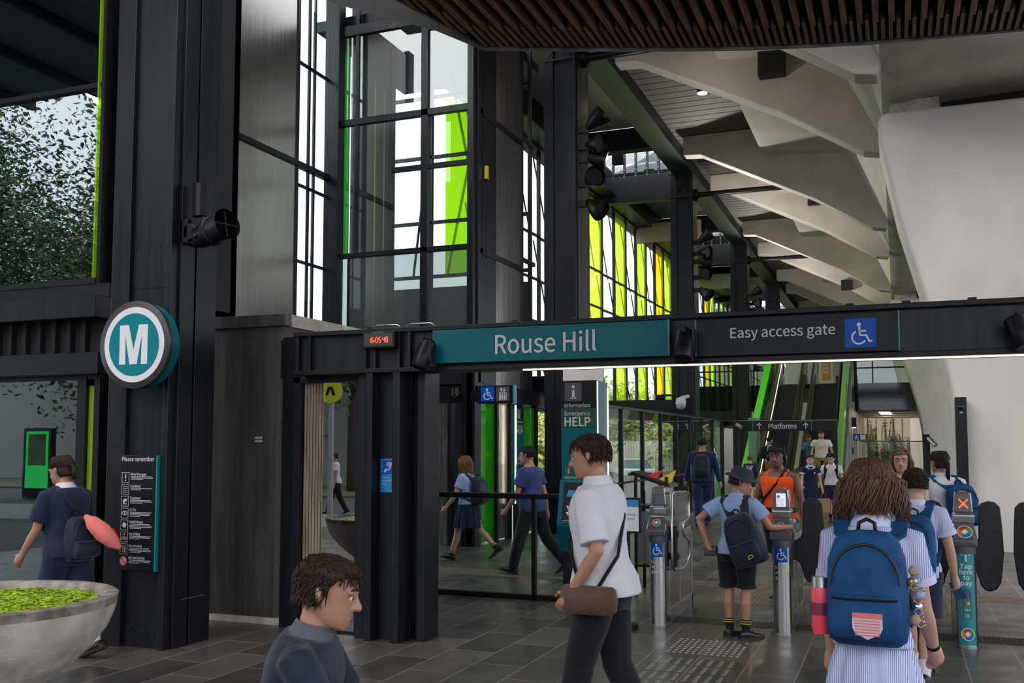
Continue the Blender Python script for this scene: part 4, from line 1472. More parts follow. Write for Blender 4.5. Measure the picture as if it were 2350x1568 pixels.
dome_cam('black dome camera on the lift tower header beam', (-7.02, 15.16, 2.58), 0.075, M['black'], (-7.02, 15.34, 2.70))
dome_cam('pale dome camera on the second hall column', (-6.17, 29.70, 2.92), 0.15, pbr('pale_camera_plastic', (0.5, 0.5, 0.5), 0.4), (-6.0, 30.02, 3.2), (0.35, 0.35, 0.36))
for lab, c, d in (('small black bullet camera above the lime windows beside the second column', (-6.75, 29.4, 3.15), (-0.28, -0.15, 0.02)),
                  ('tiny black bullet camera under the entrance beam below the easy access sign', (-1.02, 7.90, 2.345), (0.05, -0.03, -0.012)),
                  ):
    t = thing('bullet_camera', lab, 'camera', c)
    c = Vector(c)
    d = Vector(d)
    mb = MB()
    mb.tube([c - d * 0.5, c + d * 0.5], 0.085 if d.x < 0 else 0.019, 12)
    mb.build('barrel', M['black'], t, smooth=True, auto=40)
    mb = MB()
    if d.x < 0:
        mb.box(c.x + .02, c.x + 0.3, c.y + 0.02, c.y + 0.62, c.z + 0.06, c.z + 0.1)
    else:
        mb.tube([c - d * 0.4, (c.x - .025, c.y, c.z + 0.05)], 0.008, 6)
    mb.build('arm', M['black'], t)

# ---- ticket gates
PAD = [(-0.881, 1.169), (-0.858, 1.208), (-0.799, 1.227), (-0.741, 1.218), (-0.701, 1.173), (-0.688, 0.977), (-0.681, 0.767), (-0.696, 0.617), (-0.713, 0.496), (-0.75, 0.435), (-0.801, 0.414), (-0.845, 0.422), (-0.881, 0.473), (-0.89, 0.518), (-0.915, 0.592), (-0.951, 0.625), (-0.988, 0.634), (-0.992, 0.801), (-0.947, 0.818), (-0.902, 0.85), (-0.887, 0.896)]
smoky = glass('smoky_clear_plastic', (0.50, 0.50, 0.51), 0.10, 1.5, diffuse=0.22, dcol=(0.45, 0.45, 0.46))
rubber = pbr('scuffed_black_rubber', (0.022, 0.022, 0.023), 0.55, 0, 0.5, 14, bump=0.1, lo=0.55, hi=0.75)


def stad(x0, x1, y0, y1, z, n=8):
    """rounded-front post section"""
    r = (x1 - x0) / 2
    cx_ = (x0 + x1) / 2
    p = [(cx_ + r * math.cos(R(180 + 180 * k / (2 * n))), y0 + r * 0.8 + r * 0.8 * math.sin(R(180 + 180 * k / (2 * n))), z) for k in range(2 * n + 1)]
    return p + [(x1, y1, z), (x0, y1, z)]


def ticket_gate(label, cx_, style, paddles):
    t = thing('ticket_gate', label, 'gate', (cx_, 9.9, 0), 'row of ticket gates')
    x0, x1 = cx_ - 0.083, cx_ + 0.083
    mb = MB()
    mb.loft([stad(x0, x1, 9.30, 9.56, 0.0), stad(x0, x1, 9.30, 9.56, 0.80)])
    mb.build('front_post', M['inox'], t, smooth=True, auto=50)
    mb = MB()
    mb.loft([stad(x0 - .003, x1 + .003, 9.295, 9.56, 0.0), stad(x0 - .003, x1 + .003, 9.295, 9.56, 0.022)])
    mb.build('post_foot', M['inox_dull'], t, smooth=True, auto=50)
    mb = MB()
    mb.loft([stad(x0 - .004, x1 + .004, 9.295, 9.57, 0.80), stad(x0 - .004, x1 + .004, 9.295, 9.57, 0.865)])
    mb.build('collar', M['grey_i'], t, smooth=True, auto=50)
    mb = MB()                                         # card reader head with sloping top
    mb.loft([[(x0 - .015, 9.29, 0.865), (x1 + .015, 9.29, 0.865), (x1 + .015, 9.62, 0.865), (x0 - .015, 9.62, 0.865)],
             [(x0 - .015, 9.27, 0.92), (x1 + .015, 9.27, 0.92), (x1 + .015, 9.62, 0.92), (x0 - .015, 9.62, 0.92)],
             [(x0 + .005, 9.36, 1.055), (x1 - .005, 9.36, 1.055), (x1 - .005, 9.62, 1.055), (x0 + .005, 9.62, 1.055)]])
    rh = mb.build('reader_head', smoky, t, bevel=0.012)
    mb = MB()
    mb.loft([[(x0 + .01, 9.31, 0.866), (x1 - .01, 9.31, 0.866), (x1 - .01, 9.6, 0.866), (x0 + .01, 9.6, 0.866)],
             [(x0 + .015, 9.30, 0.91), (x1 - .015, 9.30, 0.91), (x1 - .015, 9.6, 0.91), (x0 + .015, 9.6, 0.91)],
             [(x0 + .03, 9.385, 1.03), (x1 - .03, 9.385, 1.03), (x1 - .03, 9.6, 1.03), (x0 + .03, 9.6, 1.03)]])
    mb.build('reader_core', M['black'], rh)
    wheel_logo((cx_, 9.315, 0.990), rh, 0.055 if style == 'pay' else 0.036, tilt=True)
    mb = MB()
    mb.loft([[(cx_ - a, 9.40 - b, z), (cx_ + a, 9.40 - b, z), (cx_ + a, 9.60, z), (cx_ - a, 9.60, z)] for a, b, z in ((0.085, 0.02, 1.055), (0.088, 0.03, 1.13), (0.07, 0.01, 1.15))])
    mb.build('neck', smoky, t, bevel=0.012)
    mb = MB()
    mb.box(cx_ - 0.045, cx_ + 0.045, 9.46, 9.56, 1.05, 1.16)
    mb.build('neck_core', M['grey_i'], t)
    mb = MB()
    mb.loft([[(cx_ - a, 9.40, z), (cx_ + a, 9.40, z), (cx_ + a, 9.58, z), (cx_ - a, 9.58, z)] for a, z in ((0.078, 1.15), (0.062, 1.325))])
    hd = mb.build('display_head', smoky, t, bevel=0.01)
    mb = MB()
    mb.loft([[(cx_ - a, 9.43, z), (cx_ + a, 9.43, z), (cx_ + a, 9.56, z), (cx_ - a, 9.56, z)] for a, z in ((0.058, 1.16), (0.048, 1.315))])
    mb.build('display_core', M['black'], hd)
    mb = MB()
    mb.box(cx_ - 0.03, cx_ + 0.03, 9.42, 9.54, 1.326, 1.332)
    mb.build('top_light', pbr('dim_red_cap', (0.45, 0.12, 0.06), 0.4), hd)
    # cabinet behind
    mb = MB()
    for y in (9.56, 10.66):
        mb.box(x0 + .015, x1 - .015, y, y + 0.05, 0, 0.86)
    mb.box(x0 + .015, x1 - .015, 9.56, 10.71, 0.80, 0.86).box(x0 + .015, x1 - .015, 9.56, 10.71, 0, 0.14).box(x0 + .015, x1 - .015, 10.05, 10.10, 0.14, 0.8)
    mb.build('cabinet_frame', M['inox_dull'], t, bevel=0.004)
    mb = MB()
    mb.box(x0 + .02, x0 + .026, 9.61, 10.66, 0.14, 0.80).box(x1 - .026, x1 - .02, 9.61, 10.66, 0.14, 0.80)
    mb.build('side_glass', smoky, t)
    mb = MB()
    mb.box(cx_ - 0.02, cx_ + 0.02, 9.6, 10.66, 0.14, 0.80)
    mb.build('mechanism', M['inox_dull'], t)
    mb = MB()
    mb.box(x0 + .0, x1 - .0, 9.70, 10.0, 0.86, 1.02)
    mb.build('hinge_box', smoky, t, bevel=0.03)
    mb = MB()
    mb.box(x0 + .03, x1 - .03, 9.62, 10.6, 0.86, 0.93)
    mb.build('top_housing', M['grey_i'], t, bevel=0.01)
    for side in paddles:
        pts = [((p[0] + 1.030) * side + cx_, p[1]) for p in PAD]
        mb = MB()
        mb.prism(pts, 'Y', 9.875, 9.905)
        mb.build('paddle', rubber, t, bevel=0.012, seg=3)
    return t


def wheel_logo(c, parent, r, tilt=False, T=None):
    """ring of coloured quarters with a white rounded diamond"""
    cols = [('wheel_red', (0.5, 0.03, 0.02)), ('wheel_green', (0.05, 0.35, 0.04)), ('wheel_blue', (0.02, 0.13, 0.45)), ('wheel_orange', (0.6, 0.2, 0.01))]
    if T is None:
        if tilt:
            nv = Vector((0, 0.09, 0.135)).normalized()
            T = frame(c, (1, 0, 0), tuple(nv))
        else:
            T = front(*c)
    base = MB(T).disc((0, 0), r * 1.12, 0, 0.001, 32).build('wheel_badge', M['white'], parent)
    for k, (nm, col) in enumerate(cols):
        if nm not in M: M[nm] = pbr(nm, col, 0.45)
        mb = MB(T)
        a = R([60, -30, -120, 150][k])
        mb.disc((0, 0), r, 0.001, 0.002, 8, r * 0.30, a, a + R(90))
        mb.build('wheel_quarter', M[nm], base)
    q = r * 0.50
    MB(T).prism([(0, -q), (q, 0), (0, q), (-q, 0)], 'Z', 0.002, 0.0026).build('wheel_diamond', M['white'], base)
    return base


g1 = ticket_gate('left ticket gate, its chrome edged glass flap swung open', -2.185, 'easy', [])
g2 = ticket_gate('ticket gate under the reaching boy with a white notice on its display', -1.028, 'easy', [1])
g3h = ticket_gate('ticket gate mostly hidden behind the girl with the big blue backpack', -0.258, 'pay', [-1, 1])
g3 = ticket_gate('ticket gate with a teal Tap here to pay panel and red cross display', 0.510, 'pay', [1, -1])
g4 = ticket_gate('rightmost ticket gate, only its left paddle reaching into the picture', 1.285, 'pay', [-1])
# chrome framed glass flap of the left gate
ch = [(9.178, 1.258), (9.272, 1.274), (9.867, 1.253), (10.008, 1.225), (9.994, 1.003), (9.956, 0.977), (9.711, 0.953), (9.671, 0.859), (9.804, 0.792), (9.978, 0.748), (10.003, 0.589), (9.752, 0.505), (9.616, 0.50), (9.294, 0.526), (9.202, 0.557), (9.18, 0.7)]
fl = MB().prism([(y + 0.2, z) for y, z in ch], 'X', -2.056, -2.046).build('glass_flap', M['glass'], g1)
mb = MB()
cp = [(-2.051, y + 0.2, z) for y, z in ch]
mb.tube(cp + cp[:2], 0.014, 8)
mb.build('chrome_edge', M['inox'], fl, smooth=True)
mb = MB()
mb.box(-2.08, -2.03, 9.46, 9.56, 0.55, 0.95).box(-2.11, -2.02, 9.52, 9.58, 0.62, 0.68).box(-2.11, -2.02, 9.52, 9.58, 0.84, 0.9)
mb.build('flap_hinge', M['black'], g1, bevel=0.008)
# blue wheelchair labels on the two easy-access posts
for g, cx_ in ((g1, -2.185), (g2, -1.028)):
    def wrap(u):     # position on the rounded front of the post
        a = u / 0.083
        return cx_ + 0.0845 * math.sin(a), 9.30 + 0.0664 - 0.0680 * math.cos(a)

    def bend(mb):
        out = []
        for (u, v, d) in mb.v:
            x, y = wrap(u)
            out.append((x, y - d, v))
        mb.v = out
        return mb
    mb = MB()
    us = [-0.062 + 0.124 * i / 10 for i in range(11)]
    mb.add([(u, 0.664, 0.0005) for u in us] + [(u, 0.815, 0.0005) for u in us], [(i, i + 1, i + 12, i + 11) for i in range(10)])
    lb = bend(mb).build('access_label', M['blue'], g, smooth=True)
    mb = MB()
    icon_wheelchair(mb, -0.052, 0.678, 0.118, 0.001, 0.0018)
    bend(mb).build('wheelchair_symbol', M['white'], lb)
    mb = MB()
    for k, t_ in enumerate(('Easy', 'access', 'gate')):
        put_text(mb, t_, -0.055, 0.602 - 0.045 * k, cap=0.03, d=0.001, bold=0.012)
    bend(mb).build('lettering', M['letter'], g)
# display contents
mb = MB(front(-1.028, 9.426, 1.165))
mb.rrect(-0.045, 0.045, 0.0, 0.125, 0.003, -0.02, -0.016)
nb = MB(front(-1.028, 9.392, 1.165)).rrect(-0.042, 0.042, 0.0, 0.122, 0.003, 0, 0.003).build('display_notice', M['screen_w'], g2)
wheel_logo((-1.05, 9.386, 1.258), nb, 0.013)
mb = MB(front(-1.028, 9.387, 1.165))
for k, t_ in enumerate(('ALWAYS', 'TAP WHEN', 'IT GOES', 'RED GREEN')):
    put_text(mb, t_, -0.034, 0.066 - 0.018 * k, w=0.06, cap=0.008, d=0.001, bold=0.03)
mb.build('notice_print', M['black'], nb)
mb = MB(front(0.510, 9.394, 1.19))
mb.ribbon([(-0.036, 0.0), (0.036, 0.075)], 0.011, 0, 0.002).ribbon([(-0.036, 0.075), (0.036, 0.0)], 0.011, 0, 0.002)
mb.build('red_cross', M['led_red'], g3)
# teal pay panel
mb = MB()
us = [-0.072 + 0.144 * i / 12 for i in range(13)]


def wrap3(mb, cx_=0.510):
    mb.v = [(cx_ + 0.0845 * math.sin(u / 0.083), 9.30 + 0.0664 - 0.0680 * math.cos(u / 0.083) - d, v) for (u, v, d) in mb.v]
    return mb


mb.add([(u, 0.03, 0.0005) for u in us] + [(u, 0.845, 0.0005) for u in us], [(i, i + 1, i + 14, i + 13) for i in range(12)])
pp = wrap3(mb).build('pay_panel', M['teal_l'], g3, smooth=True)
mb = MB()
icon_arrow(mb, -0.048, 0.735, 0.096, 0.001, 0.002)
for k, t_ in enumerate(('Tap', 'here', 'to', 'pay')):
    put_text(mb, t_, 0, 0.678 - 0.047 * k, cap=0.040, d=0.0015, bold=0.025, align='C')
wrap3(mb).build('lettering', M['white'], pp)
mb = MB()
mb.rrect(-0.034, 0.034, 0.245, 0.505, 0.032, 0.0008, 0.0014, 6)
cp_ = wrap3(mb).build('card_plate', M['grey_i'], pp)
mb = MB()
mb.box(-0.022, 0.022, 0.425, 0.465, 0.0016, 0.002)
wrap3(mb).build('blue_card_mark', M['blue'], cp_)
mb = MB()
mb.disc((-0.009, 0.385), 0.014, 0.0016, 0.002, 14)
wrap3(mb).build('red_card_mark', M['red'], cp_)
mb = MB()
mb.disc((0.009, 0.385), 0.014, 0.0018, 0.0022, 14)
wrap3(mb).build('orange_card_mark', M['yellow'], cp_)
mb = MB()
put_text(mb, 'VISA', 0, 0.322, w=0.044, cap=0.014, d=0.0018, bold=0.03, align='C')
mb.ribbon([(0.02 * math.cos(R(a)), 0.28 + 0.011 * math.sin(R(a))) for a in range(0, 360, 24)], 0.002, 0.0016, 0.002, closed=True)
for q in (0.0, 0.006, 0.012):
    mb.ribbon([(q - 0.004, 0.274), (q, 0.280), (q - 0.004, 0.286)], 0.002, 0.0016, 0.002)
wrap3(mb).build('card_print', M['white'], cp_)
mb = MB()
wheel_logo((0.510, 9.2955, 0.125), pp, 0.048)

# notice stand and leaflet tray by the left gate
t = thing('notice_stand', 'black stand holding a white and blue notice, left of the first gate', 'sign stand', (-2.45, 9.15, 0))
mb = MB()
mb.cyl((-2.46, 9.15, 0.0), (-2.46, 9.15, 0.045), 0.125, n=24).cyl((-2.46, 9.15, 0.045), (-2.46, 9.15, 0.055), 0.12, 0.05, 24)
mb.build('base', M['black'], t, smooth=True, auto=40)
mb = MB()
mb.cyl((-2.49, 9.15, 0.05), (-2.49, 9.15, 1.20), 0.018, n=12).cyl((-2.42, 9.15, 0.05), (-2.42, 9.15, 1.20), 0.018, n=12)
mb.build('post', M['black'], t, smooth=True, auto=40)
boxo('board', M['black'], (-2.70, -2.285, 9.10, 9.13, 0.90, 1.235), t, bevel=0.004)
boxo('paper', pbr('white_paper', (0.72, 0.72, 0.76), 0.6), (-2.685, -2.305, 9.095, 9.10, 0.92, 1.215), t)
boxo('blue_band', M['cyan'], (-2.685, -2.305, 9.092, 9.096, 1.15, 1.215), t)
mb = MB(front(-2.685, 9.093, 0.92))
put_text(mb, 'currently not in use', 0.03, 0.150, w=0.32, cap=0.018, d=0.001)
for k in range(2):
    mb.ribbon([(0.03, 0.115 - 0.02 * k), (0.34 - 0.1 * k, 0.115 - 0.02 * k)], 0.005, 0, 0.001)
mb.build('print', M['grey_i'], t)
t = thing('leaflet_tray', 'black framed leaflet stand with red and yellow pamphlets', 'stand', (-2.75, 11.5, 0))
mb = MB()
for x in (-2.93, -2.56):
    for y in (11.35, 11.75):
        mb.box(x, x + 0.035, y, y + 0.035, 0, 1.18 if y > 11.5 else 1.36)
mb.box(-2.93, -2.525, 11.35, 11.785, 0.98, 1.02).box(-2.93, -2.525, 11.35, 11.785, 0.3, 0.33)
mb.build('stand_frame', M['black'], t, bevel=0.004)
mb = MB()
mb.add([(-2.95, 11.30, 1.42), (-2.50, 11.30, 1.27), (-2.50, 11.80, 1.27), (-2.95, 11.80, 1.42), (-2.95, 11.30, 1.38), (-2.50, 11.30, 1.23), (-2.50, 11.80, 1.23), (-2.95, 11.80, 1.38)],
       [(0, 1, 2, 3), (7, 6, 5, 4), (0, 4, 5, 1), (3, 2, 6, 7), (0, 3, 7, 4), (1, 5, 6, 2)])
mb.build('top_board', M['black'], t)
boxo('side_panel', smoky, (-2.93, -2.53, 11.36, 11.37, 0.35, 0.95), t)
mb = MB()
mb.add([(-2.78, 11.40, 1.37), (-2.66, 11.40, 1.33), (-2.60, 11.44, 1.44), (-2.69, 11.52, 1.36)], [(0, 1, 2), (0, 2, 3), (1, 3, 2), (0, 3, 1)])
_tag(mb.build('pamphlet', M['red']), 'red folded pamphlet lying on the leaflet stand', 'pamphlet')
mb = MB()
mb.add([(-2.64, 11.40, 1.33), (-2.50, 11.40, 1.28), (-2.44, 11.44, 1.44), (-2.54, 11.54, 1.33)], [(0, 1, 2), (0, 2, 3), (1, 3, 2), (0, 3, 1)])
_tag(mb.build('pamphlet', M['yellow']), 'yellow folded pamphlet lying on the leaflet stand', 'pamphlet')

# ---- tactile paving laid in the floor
tp = thing('tactile_paving', 'square of raised metal studs in the floor before the gates', 'tactile paving', (-1.57, 8.55, 0))
mb = MB()
_st = None
for i in range(12):
    for j in range(8):
        if i > 9 and j > 5 and (i + j) % 2: continue
        x, y = -1.855 + 0.0525 * i, 8.27 + 0.082 * j
        if _st is None:
            mb.tube([(x, y, -0.001), (x, y, 0.004), (x, y, 0.007)], [0.015, 0.0145, 0.010], 8)
            _st = mb.build('stud', M['stud'], tp, smooth=True, auto=50)
            _s0 = (x, y)
        else:
            c_ = _st.copy()
            COL.objects.link(c_)
            c_.location = (x - _s0[0], y - _s0[1], 0)
tb = thing('tactile_paving', 'panel of long raised metal bars in the floor before the square of studs', 'tactile paving', (-1.55, 7.5, 0))
mb = MB()
for i in range(8):
    for j in range(4):
        x, y = -1.86 + 0.083 * i, 7.02 + 0.275 * j
        mb = MB()
        mb.loft([[(x - 0.017, y, -.001), (x + 0.017, y, -.001), (x + 0.017, y + 0.21, -.001), (x - 0.017, y + 0.21, -.001)],
                 [(x - 0.011, y + .006, 0.006), (x + 0.011, y + .006, 0.006), (x + 0.011, y + 0.204, 0.006), (x - 0.011, y + 0.204, 0.006)]])
        mb.build('bar', M['stud'], tb)


def ridged(label, x0, x1, y0, y1, mat, along='X', pitch=0.05, gap=0.3):
    mb = MB()
    mb.box(x0, x1, y0, y1, -0.01, 0.002)
    if along == 'X':
        x = x0
        while x < x1:
            y = y0 + 0.02
            while y < y1 - 0.02:
                mb.box(x + 0.01, min(x + gap - 0.01, x1), y, y + pitch * 0.5, 0.002, 0.006)
                y += pitch
            x += gap
    else:
        x = x0 + 0.01
        while x < x1:
            mb.box(x, x + pitch * 0.5, y0 + 0.01, y1 - 0.01, 0.002, 0.006)
            x += pitch
    return _tag(mb.build('tactile_strip', mat), label, 'tactile paving')


ridged('long tan tactile strip crossing the hall floor beyond the gates', -7.0, 6.0, 12.08, 12.62, M['tan'])
ridged('tan tactile patch joining the long strip behind the hatted boy', -1.95, -1.32, 10.95, 12.06, M['tan'], 'Y')
ridged('dark ribbed strip at the feet of the ticket gates', -2.30, 6.0, 9.62, 9.95, M['paver_d'], 'Y', 0.04)
# =================================================================== ESCALATORS, DECK, OUTSIDE
TAN30 = math.tan(R(30))
EY, ZT = 32.5, 4.15
EYT = EY + ZT / TAN30
esc_lime = pbr('lime_green_enamel', (0.07, 0.50, 0.015), 0.3)
esc_olive = pbr('olive_panel', (0.10, 0.13, 0.035), 0.35)
esc_bronze = pbr('bronze_trim', (0.20, 0.16, 0.11), 0.3, 0.7)


def sweep(mb, x0, x1, lo, hi, y_start=None, foot=1.2, head=1.2):
    """inclined band between x0,x1 whose lower/upper edges sit lo/hi above the step line, flat at both ends"""
    pts = [(EY - foot, 0.0), (EY, 0.0), (EYT, ZT), (EYT + head, ZT)]
    poly = [(y, z + lo) for y, z in pts] + [(y, z + hi) for y, z in reversed(pts)]
    return mb.prism(poly, 'X', x0, x1)


def escalator(label, x0, x1, led_side):
    t = thing('escalator', label, 'escalator', ((x0 + x1) / 2, EY, 0), 'escalators up to the platforms')
    mb = MB()
    n = int(ZT / 0.2)
    for k in range(n):
        y = EY + k * 0.2 / TAN30
        mb.box(x0, x1, y, y + 0.42, k * 0.2 - 0.1, (k + 1) * 0.2)
    mb.box(x0, x1, EY - 1.6, EY, -0.02, 0.012)
    mb.build('step_band', pbr('dark_step_tread', (0.012, 0.013, 0.012), 0.5), t)
    mb = MB()
    for k in range(n):
        y = EY + k * 0.2 / TAN30
        mb.box(x0, x1, y - 0.004, y + 0.004, (k + 1) * 0.2 - 0.012, (k + 1) * 0.2 + 0.003)
    mb.build('step_nosing', pbr('worn_step_edge', (0.03, 0.035, 0.03), 0.4), t)
    for s, xa in ((-1, x0), (1, x1)):
        mb = MB()
        sweep(mb, xa + s * 0.02, xa + s * 0.16, -0.1, 0.30)
        mb.build('skirt', esc_olive, t)
        mb = MB()
        sweep(mb, xa + s * 0.07, xa + s * 0.09, 0.30, 0.92)
        mb.build('balustrade', esc_olive if s < 0 else esc_bronze, t)
        mb = MB()
        q = xa + s * 0.08
        mb.tube([(q, EY - 1.25, 0.25), (q, EY - 1.55, 0.5), (q, EY - 1.5, 0.8), (q, EY - 1.2, 0.95), (q, EY, 0.95), (q, EYT, ZT + 0.95), (q, EYT + 1.0, ZT + 0.95), (q, EYT + 1.25, ZT + 0.75), (q, EYT + 1.2, ZT + 0.4)], 0.042, 10)
        mb.build('handrail', M['black'], t, smooth=True, auto=50)
    if led_side:
        q = x0 + 0.03 if led_side < 0 else x1 - 0.03
        mb = MB()
        mb.tube([(q, EY - 1.45, 0.45), (q, EY - 1.2, 0.28), (q, EY - .9, 0.55), (q, EY, 0.80), (q, EYT, ZT + 0.80), (q, EYT + 0.9, ZT + 0.80), (q, EYT + 1.1, ZT + 0.7)], 0.011, 6)
        mb.build('light_line', M['led_w'], t)
    return t


escalator('left escalator with a warm light line along its left rail', -4.22, -3.46, -1)
escalator('right escalator, people riding down it', -2.88, -2.05, 0)
mb = MB()
sweep(mb, -4.80, -4.56, -0.2, 0.95, foot=1.0)
o = mb.build('escalator_cladding', esc_lime)
_tag(o, 'bright green sloping side cladding left of the left escalator', 'cladding')
mb = MB()
sweep(mb, -1.88, -1.71, -0.2, 1.05, foot=1.0)
o = mb.build('escalator_cladding', pbr('green_side_glass', (0.10, 0.30, 0.05), 0.25))
_tag(o, 'narrow green sloping side cladding right of the right escalator', 'cladding')
# side wall below the right-hand cladding
w = struct(thing('wall_right', 'grey side wall under the right escalator', 'wall', (-1.65, 40, 0)))
mb = MB()
mb.prism([(EY - 0.4, 0), (53.8, 0), (53.8, 3.1), (EYT + 0.4, 3.1), (EYT + .4, ZT + 0.6), (EYT, ZT + 0.1)], 'X', -1.70, -1.63)
mb.build('cladding', pbr('grey_side_cladding', (0.20, 0.19, 0.18), 0.4, 0.4, 0.15, 2, (1, 5, 0.4)), w)
mb = MB()
for y in (36.5, 38.8, 41, 43.5, 46):
    mb.box(-1.635, -1.622, y, y + 0.02, 0.05, 3.0)
for k in range(3):
    mb.box(-1.635, -1.615, 38.8 + 0.5 * k, 39.0 + 0.5 * k, 1.35, 1.6)
mb.build('joint', M['matte'], w)
# upper deck
dk = thing('upper_deck', 'upper concourse deck with glossy black edge and glass balustrade', 'deck', (0, 48, 4))
mb = MB()
mb.box(-9.0, 8, 43.1, 54.9, 3.95, ZT - 0.02).box(-4.9, -1.65, EYT + 1.0, 43.1, 3.95, ZT - 0.02)
mb.build('deck_slab', M['steel_b'], dk)
mb = MB()
mb.box(-1.62, 8, 43.08, 43.18, 3.13, 4.25).box(-9.0, -4.95, 43.08, 43.18, 3.13, 4.25)
mb.build('black_fascia', pbr('glossy_black_glass', (0.006, 0.008, 0.010), 0.06), dk)
mb = MB()
mb.box(-1.62, 8, 43.12, 43.135, 4.25, 5.25).box(-9.0, -4.95, 43.12, 43.135, 4.25, 5.25)
mb.build('guard_glass', M['glass'], dk)
mb = MB()
mb.box(-1.62, 8, 43.10, 43.16, 4.86, 4.92).box(-9, -4.95, 43.10, 43.16, 4.86, 4.92)
for x in (-1.66, -0.95, 0.35, 1.7):
    mb.box(x, x + 0.05 if x > -1.6 else x + 0.12, 43.10, 43.16, 3.1, 5.3 if x < 0.3 else 4.25)
mb.build('guard_rail', M['black'], dk)
mb = MB()
y = 43.2
while y < 54.8:
    mb.box(-1.62, 8, y, y + 0.28, 3.08, 3.13)
    y += 0.3
mb.build('slatted_soffit', pbr('slatted_soffit_boards', (0.28, 0.23, 0.17), 0.6), dk)
mb = MB()
for k in range(4):
    mb.box(-0.75 + 0.02 * k, -0.30 + 0.02 * k, 44.2 + 1.1 * k, 44.45 + 1.1 * k, 3.07, 3.08)
mb.build('soffit_light', M['lampface'], dk)
for k in range(3):
    lamp('soffit_beam', 'SPOT', (-0.5, 44.6 + 3.2 * k, 3.04), (-0.1, 46.5 + 4.2 * k, 0.6), 150, (1, 0.93, 0.8), 0.2, 150, dk)
for k, (x0, x1, z0, z1, mt, lb) in enumerate(((-3.31, -2.72, 4.55, 5.7, (0.62, 0.25, 0.08), 'orange advertising poster at the top of the right escalator'), (-5.15, -4.75, 4.6, 5.7, (0.6, 0.56, 0.52), 'pale advertising poster at the top of the left escalator'))):
    t = thing('advertising_poster', lb, 'poster', ((x0 + x1) / 2, 47, 4.15))
    boxo('board', pbr('poster_board', (0.62, 0.58, 0.55), 0.5), (x0, x1, 47, 47.06, 4.13, z1), t)
    boxo('picture', pbr('poster_print', mt, 0.5), (x0 + 0.1, x1 - 0.1, 46.99, 47, z0 + 0.1, z1 - 0.1), t)
    mb = MB(front(x0 + 0.14, 46.985, z1 - 0.3))
    if k == 0:
        put_text(mb, 'What a', 0.0, 0.05, w=0.24, cap=0.07, bold=0.02)
        put_text(mb, 'happy', 0.0, -0.06, w=0.26, cap=0.07, bold=0.02)
        put_text(mb, 'DAY', 0.0, -0.26, w=0.28, cap=0.13, bold=0.03)
        put_text(mb, 'OUT', 0.0, -0.44, w=0.28, cap=0.13, bold=0.03)
    else:
        mb.disc((0.05, 0.05), 0.06, 0, 0.002, 12).disc((0.06, -0.25), 0.06, 0, 0.002, 12)
    mb.build('poster_print_detail', M['white'], t)
mb = MB()
mb.box(-2.60, -2.25, 47.0, 47.1, 4.13, 4.85)
_tag(mb.build('info_cabinet', M['steel_b']), 'small dark cabinet beside the orange poster upstairs', 'cabinet')
w = struct(boxo('wall_far', pbr('far_wall_paint', (0.25, 0.25, 0.23), 0.6), (-12, 10, 70, 70.4, 0, 11.4)), 'far end wall of the hall', 'wall')
# far lower wall with planting
w = struct(thing('wall_lower', 'cream ribbed wall with climbing plants under the deck', 'wall', (0, 55, 0)))
boxo('render', pbr('cream_wall', (0.60, 0.55, 0.43), 0.7), (-1.7, 8, 55, 55.2, 0, 3.2), w)
mb = MB()
for k in range(10):
    mb.box(-1.5 + 0.42 * k, -1.46 + 0.42 * k, 54.9, 55.0, 0, 3.05)
mb.build('rib', pbr('dark_trellis', (0.10, 0.08, 0.06), 0.6), w)
rf = boxo('return_fin', M['concrete_w'], (0.55, 2.0, 54.2, 54.9, 0, 3.08), bevel=0.1)
_tag(rf, 'pale rounded wall end at the right of the climbing plants', 'wall end')


def leaves(mb, pts, n, spread, size, rng):
    for _ in range(n):
        c = Vector(rng.choice(pts)) + Vector((rng.gauss(0, spread[0]), rng.gauss(0, spread[1]), rng.gauss(0, spread[2])))
        a = Vector((rng.uniform(-1, 1), rng.uniform(-1, 1), rng.uniform(-0.6, 0.6))).normalized()
        b = a.orthogonal().normalized()
        b = (b * math.cos(rng.uniform(0, 6)) + a.cross(b) * math.sin(rng.uniform(0, 6)))
        s = size * rng.uniform(0.6, 1.3)
        mb.add([c - a * s, c + b * s * 0.45, c + a * s, c - b * s * 0.45], [(0, 1, 2, 3)])


rng = random.Random(5)
for k, (x, h) in enumerate(((-1.32, 2.75), (-1.1, 2.5), (-0.62, 2.7), (-0.25, 2.9), (0.05, 2.2), (0.42, 1.9))):
    t = thing('climbing_plant', ['leftmost tall climbing plant by the toilets sign', 'second climbing plant from the toilets sign, thin topped', 'third climbing plant, with long bare stems', 'fullest climbing plant in the middle of the cream wall', 'low climbing plant right of the fullest one', 'short climbing plant at the right end of the cream wall'][k], 'plant', (x, 54.5, 0), 'climbing plants on the cream wall')
    st_ = []
    mb = MB()
    for q in range(4):
        p = [(x + 0.05 * q - 0.1 + 0.06 * math.sin(1.7 * q + j), 54.5 + 0.05 * math.cos(j + q), h * j / 6) for j in range(7)]
        mb.tube(p, 0.012, 5)
        st_ += p
    mb.build('stem', M['bark'], t)
    mb = MB()
    low = [p for p in st_ if p[2] < h * (0.75 if k in (0, 3) else 0.55)]
    leaves(mb, low, 420, (0.09, 0.09, 0.16), 0.075, rng)
    leaves(mb, st_, 90, (0.05, 0.06, 0.12), 0.06, rng)
    mb.build('foliage', M['leaf_d'], t)
t = thing('glass_screen', 'low glass screen with a dark top rail before the climbing plants', 'screen', (0, 47, 0))
boxo('pane', M['glass'], (-1.5, 1.0, 47.0, 47.01, 0.05, 1.85), t)
